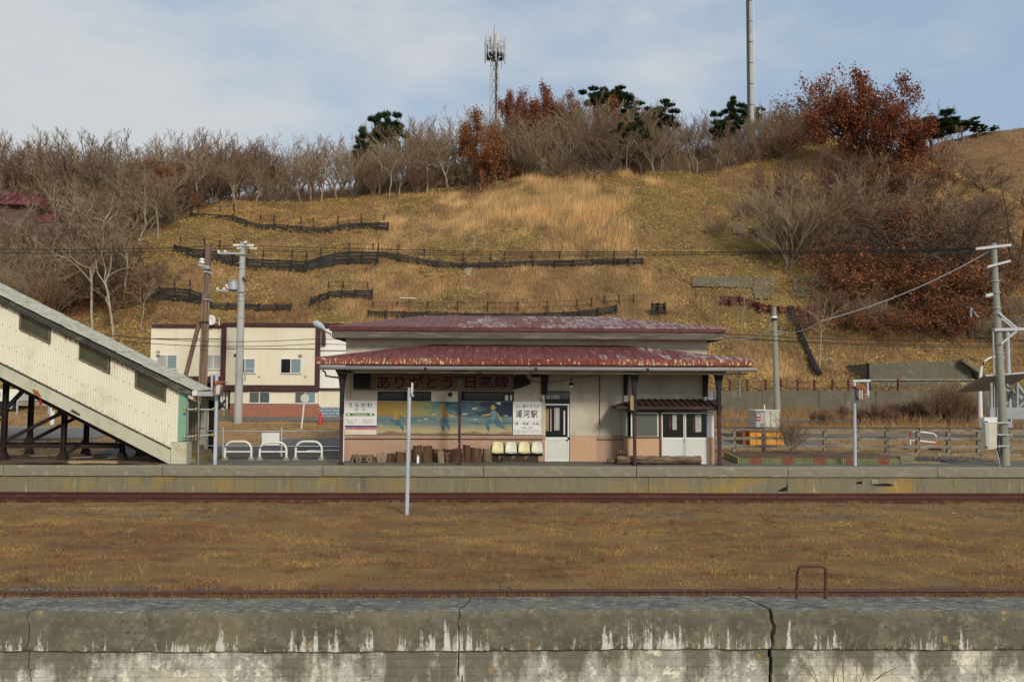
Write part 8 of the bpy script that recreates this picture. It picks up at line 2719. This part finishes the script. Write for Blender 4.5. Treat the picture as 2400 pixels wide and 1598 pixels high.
# dry bramble in front of the foreground wall
X_ = at(1992, 1598, 11.2).x
br = Tree(812, 2.0, 5, (3,), .35, (18, 50), (.62, .5, .5, .5), .007, .06, .2, .004, stems=3)
KINDS['bramble'] = [([('stem', br.mesh((0, 1), 4, 'stem', 'twig_red')), ('crown', br.mesh((2,), 3, 'twigs', 'bark_grey'))], br.top())]
plant('bramble', 0, Vector((X_, 11.2, -1.75)), at(1992, 1450, 11.2).z + 1.75, 'dry red-brown bramble before the foreground wall', 'shrub', wide=.7, name='bramble', rot=.6)

# ------------------------------------------------------------------ ground cover
def blades(name, P, hgt, width, cols, lean, m='blades', up=1.0, bias=None):
    N = len(P)
    a = rng.uniform(0, 6.283, N)
    d = np.stack([np.cos(a) * lean, np.sin(a) * lean, np.full(N, up) * 1.0], 1) if np.isscalar(lean) else np.stack([np.cos(a) * lean, np.sin(a) * lean, np.full(N, up)], 1)
    if bias is not None:
        d = d + bias
    d /= np.linalg.norm(d, axis=1, keepdims=True)
    a2 = rng.uniform(0, 6.283, N)
    u = np.stack([np.cos(a2), np.sin(a2), np.zeros(N)], 1) * np.asarray(width).reshape(-1, 1) / 2
    T = P + d * np.asarray(hgt).reshape(-1, 1)
    V = np.stack([P - u, P + u, T], 1).reshape(-1, 3)
    o = np_obj(name, V, np.arange(3 * N).reshape(-1, 3), m, np.repeat(cols, 3, 0))
    return struct(o, 'stuff')


def gauss(px, py, cx, cy, rx, ry):
    return np.exp(-(((px - cx) / rx) ** 2 + ((py - cy) / ry) ** 2))


N = 420000
X = rng.uniform(-90, 90, N); Y = 56.7 + 46 * rng.uniform(0, 1, N)
keep = np.abs(X - Y * .023) < Y * .69 + 6
X, Y = X[keep], Y[keep]
Z = hill_z(X, Y)
P = np.stack([X, Y, Z], 1)
px, py = project(P)
n1, n2, n3 = fnoise(X, Y, .45, 31), fnoise(X, Y, 1.3, 32), fnoise(X, Y, .18, 33)
straw = 1.25 * gauss(px, py, 1340, 500, 250, 105) + 1.0 * gauss(px, py, 1000, 540, 180, 60) + .9 * gauss(px, py, 1150, 690, 400, 60) + .8 * gauss(px, py, 880, 730, 130, 60) + .7 * gauss(px, py, 1850, 850, 250, 60) + .6 * gauss(px, py, 1480, 690, 150, 70) + .35 * gauss(px, py, 560, 620, 200, 60) + .6 * gauss(px, py, 2200, 420, 120, 60)
reds = .55 * gauss(px, py, 1100, 715, 450, 30) + .8 * gauss(px, py, 2100, 800, 260, 60) + .9 * gauss(px, py, 640, 740, 180, 40) + .5 * gauss(px, py, 1250, 680, 300, 45) + .9 * gauss(px, py, 2150, 650, 260, 130) + 1.4 * gauss(px, py, 120, 680, 260, 120)
sasa = .62 + .5 * gauss(px, py, 1620, 520, 220, 160) + .4 * gauss(px, py, 640, 560, 250, 80) + .5 * gauss(px, py, 1760, 800, 140, 90) + .3 * gauss(px, py, 420, 760, 150, 60) - .55 * gauss(px, py, 2150, 600, 250, 200)
nj = rng.normal(0, .12, len(X))
s_ = straw + .42 * n1 + .25 * n2 + nj
q_ = sasa + .4 * n3 + .25 * n2 + rng.normal(0, .1, len(X))
r_ = reds + .35 * n1
m_ = .60 + .45 * fnoise(X, Y, .6, 34) + .3 * fnoise(X, Y, .2, 35) + .3 * gauss(px, py, 1250, 690, 400, 60) + .25 * gauss(px, py, 2000, 800, 300, 90)
kind = np.argmax(np.stack([s_, q_, r_, m_]), 0)
bright = (1 + .28 * n2 + .18 * n1)[:, None]
# tall straw
i = np.nonzero(kind == 0)[0]
i = np.concatenate([i, i])
Pi = P[i] + np.stack([rng.normal(0, .2, len(i)), rng.normal(0, .2, len(i)), np.zeros(len(i))], 1)
Pi[:, 2] = hill_z(Pi[:, 0], Pi[:, 1]) - .03
red_tint = np.clip(gauss(px[i], py[i], 1250, 690, 400, 70) + gauss(px[i], py[i], 900, 740, 200, 50) * .6, 0, 1)[:, None] * .6
base = np.array([(.68, .46, .22), (.76, .54, .28), (.58, .37, .165), (.62, .40, .175)])[rng.integers(0, 4, len(i))]
base = base * (1 - red_tint) + np.array([.44, .245, .12]) * red_tint
tall = np.clip(.45 + .9 * gauss(px[i], py[i], 1380, 480, 260, 90) + .35 * gauss(px[i], py[i], 900, 740, 120, 50) + .2 * n1[i], .3, 1.5)
blades('dry_grass_straw', Pi, tall * rng.uniform(.55, 1.15, len(i)), rng.uniform(.02, .04, len(i)), base * bright[i] * rng.uniform(.75, 1.25, (len(i), 1)), rng.uniform(.05, .35, len(i)), bias=np.array([.08, 0, 0]))
# red-brown stems and litter
i = np.nonzero(kind == 2)[0]
base = np.array([(.25, .105, .055), (.31, .16, .07), (.19, .085, .048), (.37, .20, .095), (.36, .145, .055)])[rng.integers(0, 5, len(i))]
blades('dry_undergrowth', P[i] - [0, 0, .03], rng.uniform(.25, .9, len(i)), rng.uniform(.03, .06, len(i)), base * bright[i] * rng.uniform(.7, 1.25, (len(i), 1)), rng.uniform(.1, .9, len(i)))
# low matted brown grass
i = np.nonzero(kind == 3)[0]
i = np.concatenate([i, i])
Pi = P[i] + np.stack([rng.normal(0, .2, len(i)), rng.normal(0, .2, len(i)), np.zeros(len(i))], 1)
Pi[:, 2] = hill_z(Pi[:, 0], Pi[:, 1]) - .03
base = np.array([(.52, .33, .155), (.44, .26, .12), (.60, .40, .20), (.36, .20, .095)])[rng.integers(0, 4, len(i))]
blades('matted_grass', Pi, rng.uniform(.2, .6, len(i)), rng.uniform(.025, .05, len(i)), base * bright[i] * rng.uniform(.7, 1.25, (len(i), 1)), rng.uniform(.1, 1.3, len(i)))
# dwarf bamboo leaves
i = np.nonzero(kind == 1)[0]
i = np.concatenate([i, i])
Pi = P[i] + np.stack([rng.normal(0, .15, len(i)), rng.normal(0, .15, len(i)), rng.uniform(.05, .45, len(i))], 1)
green = np.clip(gauss(px[i], py[i], 440, 760, 160, 60) + 1.0 * gauss(px[i], py[i], 1660, 500, 200, 130) + .5 * gauss(px[i], py[i], 1760, 830, 130, 70) + .35 * n3[i], 0, 1)[:, None] * .55
brown = np.clip(.25 + .5 * n1[i] + .4 * gauss(px[i], py[i], 700, 530, 300, 70), 0, .8)[:, None]
base = np.array([(.58, .43, .14), (.64, .49, .18), (.50, .36, .11), (.42, .30, .09), (.66, .53, .22)])[rng.integers(0, 5, len(i))]
base = base * (1 - green) + np.array([.39, .335, .085]) * green
base = base * (1 - brown) + np.array([.50, .29, .11]) * brown
d = rng.normal(0, 1, (len(i), 3)); d[:, 2] *= .5
d /= np.linalg.norm(d, axis=1, keepdims=True)
u = np.cross(d, rng.normal(0, 1, (len(i), 3))); u /= np.linalg.norm(u, axis=1, keepdims=True)
L = rng.uniform(.11, .23, (len(i), 1))
V = np.stack([Pi, Pi + d * L * .45 + u * L * .17, Pi + d * L, Pi + d * L * .45 - u * L * .17], 1).reshape(-1, 3)
cc = base * bright[i] * rng.uniform(.6, 1.3, (len(i), 1))
struct(np_obj('dwarf_bamboo', V, np.arange(4 * len(i)).reshape(-1, 4), 'leaves', np.repeat(cc, 4, 0)), 'stuff')
# dense leafless underbrush below the wood on the crest
N = 120000
X = rng.uniform(-82, 48, N); Y = CREST_Y - 2.5 + 17 * rng.uniform(0, 1, N)
Pu = np.stack([X, Y, hill_z(X, Y) - .05], 1)
pxu, pyu = project(Pu)
dens = np.clip(1.1 - np.clip((pxu - 1450) / 500, 0, 1) * .55 - np.clip((700 - np.abs(pxu - 300)) / 1e6, 0, 0), .2, 1)
kp = (rng.uniform(0, 1, N) < dens) & (Y > CREST_Y + .6 * fnoise(X, Y, .5, 61))
Pu = Pu[kp]; N = len(Pu)
base = np.array([(.21, .14, .09), (.27, .19, .13), (.16, .10, .07), (.31, .23, .16), (.23, .13, .085)])[rng.integers(0, 5, N)]
blades('underbrush', Pu, rng.uniform(.5, 2.1, N), rng.uniform(.025, .05, N), base * rng.uniform(.8, 1.2, (N, 1)), rng.uniform(.05, .55, N))
# bare hill tussocks
N = 16000
X = rng.uniform(56, 120, N); Y = rng.uniform(106, 140, N)
Pb = np.stack([X, Y, bare_z(X, Y)], 1)
base = np.array([(.27, .16, .07), (.20, .11, .05), (.33, .21, .10)])[rng.integers(0, 3, N)]
blades('hilltop_grass', Pb, rng.uniform(.2, .5, N), rng.uniform(.05, .1, N), base * rng.uniform(.7, 1.2, (N, 1)), rng.uniform(.1, .6, N))

# yard grass
N = 90000
X = rng.uniform(-45, 48, N); Y = rng.uniform(31.6, 57, N)
road = ((Y > 30) & (Y < 36.5) & (X > -16.2) & (X < -.8)) | ((Y > 35.6) & (Y < 39.5) & (X > -10.2) & (X < 12)) | ((Y > 38) & (Y < 44.7) & (X < -18.8)) | ((Y > 48.4) & (Y < 51.6) & (X > -22.2)) | ((Y > 40.2) & (Y < 42.4) & (X > 11.8)) | ((Y > 52) & (X < -6) & (X > -26)) | ((Y < 36.5) & (X > -7) & (X < 8))
X, Y = X[~road], Y[~road]
N = len(X)
Py = np.stack([X, Y, yard_z(Y) + .0], 1)
tallm = np.clip(.14 + .10 * fnoise(X, Y, .7, 41) + .8 * ((X > 12) & (Y > 44)) * np.clip(.6 + .5 * fnoise(X, Y, .4, 42), 0, 1), .05, 1.1)
base = np.array([(.42, .27, .12), (.36, .215, .09), (.28, .155, .065), (.48, .33, .155), (.22, .11, .05)])[rng.integers(0, 5, N)] * (1 + .25 * fnoise(X, Y, .5, 43))[:, None]
blades('yard_dry_grass', Py, tallm * rng.uniform(.6, 1.2, N), rng.uniform(.015, .03, N), base * rng.uniform(.75, 1.2, (N, 1)), rng.uniform(.1, .8, N))

# the brown field between the rails
N = 430000
Y = 12.65 + 14.7 * rng.uniform(0, 1, N) ** .85
X = (rng.uniform(-1, 1, N)) * (Y * .70 + 6) + Y * .023
clump = fnoise(X * .7, Y * 1.3, 1.1, 51); clump2 = fnoise(X * .8, Y * 1.2, 3.2, 52); clump3 = fnoise(X * .5, Y * 1.6, .45, 53)
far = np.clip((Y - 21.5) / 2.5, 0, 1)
keep = rng.uniform(0, 1, N) < np.clip(.72 + .35 * clump2 + .25 * clump - .15 * far, .12, 1)
X, Y, clump, clump2, clump3, far = [v[keep] for v in (X, Y, clump, clump2, clump3, far)]
N = len(X)
Pf = np.stack([X, Y, field_z(X, Y) - .004], 1)
och, redb, yel, grey = np.array([.40, .225, .085]), np.array([.245, .11, .055]), np.array([.39, .275, .085]), np.array([.30, .205, .125])
w = np.clip(.5 + .75 * clump + .25 * clump3, 0, 1)[:, None]
c = redb * (1 - w) + och * w
y2 = np.clip(.1 + .8 * clump2 * (clump3 > -.2) - .5 * far, 0, .8)[:, None]
c = c * (1 - y2) + yel * y2
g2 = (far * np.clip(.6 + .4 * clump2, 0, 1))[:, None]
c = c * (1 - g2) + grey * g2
c = c * rng.uniform(.6, 1.35, (N, 1)) * (1.12 + .30 * clump2 + .15 * clump)[:, None]
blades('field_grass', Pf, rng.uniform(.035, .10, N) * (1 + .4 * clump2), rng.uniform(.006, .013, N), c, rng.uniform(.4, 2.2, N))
# coarser tufts hugging the rails and the wall
Ps, Hs = [], []
for (Y0, dy, cnt, hh_) in ((12.66, .06, 150, .13), (13.70, .06, 330, .12), (13.95, .07, 90, .08), (25.2, .08, 150, .11), (26.0, .2, 110, .10), (27.3, .08, 150, .12), (24.6, .35, 120, .12)):
    for k in range(cnt):
        x0 = rng.uniform(-1, 1) * (Y0 * .7 + 4)
        m_ = rng.integers(14, 40)
        Ps.append(np.stack([x0 + rng.normal(0, .07, m_), Y0 + rng.normal(0, dy * .6, m_), np.full(m_, -.01)], 1))
        Hs.append(hh_ * rng.uniform(.5, 1.5) * rng.uniform(.6, 1.2, m_))
Ps, Hs = np.concatenate(Ps), np.concatenate(Hs)
ok = Ps[:, 1] > 12.62
Ps, Hs = Ps[ok], Hs[ok]
base = np.array([(.40, .235, .075), (.32, .165, .06), (.45, .30, .12), (.22, .10, .045)])[rng.integers(0, 4, len(Ps))]
blades('rail_tufts', Ps, Hs, rng.uniform(.005, .01, len(Ps)), base * rng.uniform(.75, 1.2, (len(Ps), 1)), rng.uniform(.2, 1.6, len(Ps)))


# taller weeds standing out of the field
Ps, Hs, Cw = [], [], []
pal = np.array([(.42, .25, .09), (.30, .14, .06), (.46, .32, .14), (.20, .09, .045), (.34, .24, .08)])
for k in range(2600):
    y0 = 14.1 + 13 * rng.uniform() ** .8
    x0 = rng.uniform(-1, 1) * (y0 * .7 + .5)
    if fnoise(np.array(x0), np.array(y0), 1.0, 71) < rng.uniform(-.9, .7):
        continue
    m_ = rng.integers(10, 26)
    Ps.append(np.stack([x0 + rng.normal(0, .06, m_), y0 + rng.normal(0, .05, m_), np.full(m_, -.01)], 1))
    Hs.append(rng.uniform(.08, .2) * rng.uniform(.6, 1.2, m_))
    Cw.append(np.tile(pal[rng.integers(0, 5)], (m_, 1)))
Ps, Hs, Cw = np.concatenate(Ps), np.concatenate(Hs), np.concatenate(Cw)
blades('field_weeds', Ps, Hs, rng.uniform(.005, .011, len(Ps)), Cw * rng.uniform(.7, 1.25, (len(Ps), 1)), rng.uniform(.3, 1.8, len(Ps)))


# ballast stones
def stones(name, P, size, m):
    N = len(P)
    ico = np.array([(1, 0, 0), (-1, 0, 0), (0, 1, 0), (0, -1, 0), (0, 0, 1), (0, 0, -1)], float)
    fac = np.array([(0, 2, 4), (2, 1, 4), (1, 3, 4), (3, 0, 4), (2, 0, 5), (1, 2, 5), (3, 1, 5), (0, 3, 5)])
    V = ico[None] * rng.uniform(.6, 1.1, (N, 6, 1)) * np.asarray(size)[:, None, None] * np.array([1.2, 1, .55])
    a = rng.uniform(0, 6.28, N)
    c_, s_ = np.cos(a)[:, None], np.sin(a)[:, None]
    V = np.stack([V[..., 0] * c_ - V[..., 1] * s_, V[..., 0] * s_ + V[..., 1] * c_, V[..., 2]], -1) + P[:, None]
    Fc = (np.arange(N)[:, None, None] * 6 + fac[None]).reshape(-1, 3)
    return struct(np_obj(name, V.reshape(-1, 3), Fc, m), 'stuff')


Pl = []
for k in range(620):
    t_ = rng.uniform(0, 1) ** 1.3
    x_ = at(10 + 350 * t_, 1360, 14.2).x
    Pl.append((x_, 13.98 + abs(rng.normal(0, .3)), -.006))
for k in range(520):
    y_ = 14.05 + abs(rng.normal(0, .22))
    Pl.append((rng.uniform(-1, 1) * 11, y_, .0))
for k in range(420):
    Pl.append((rng.uniform(-1, 1) * 19, rng.uniform(22.3, 25.2), -.01))
for k in range(90):
    y_ = rng.uniform(14, 27)
    Pl.append((rng.uniform(-1, 1) * y_ * .7, y_, -.01))
Pl = np.array(Pl)
sz = rng.uniform(.015, .045, len(Pl)); sz[620:] *= rng.uniform(.5, 1.5, len(Pl) - 620)
stones('ballast_stones', Pl, sz, 'ballast')
Pl = np.stack([rng.uniform(at(*c5(1320, 1450), 30).x, at(*c5(1840, 1450), 30).x, 420), rng.uniform(29.6, 31.9, 420), np.full(420, .93)], 1)
stones('rubble', Pl, rng.uniform(.02, .08, 420), 'ballast')
# a few scattered pale scraps in the field
for i, (px_, py_) in enumerate(((2235, 1201), (1970, 1222), (250, 1168))):
    p = onz(px_, py_, .02)
    o = MB().box(p.x - .05, p.x + .05, p.y - .02, p.y + .02, 0, .022).build('litter_scrap', 'stone_wall_pale')
    o.rotation_euler = (0, 0, 0)
    tag(o, ('small white litter scrap lying in the field at the right', 'tiny pale litter scrap in the middle of the brown field', 'small pale scrap beside the far rail at left')[i], 'litter')
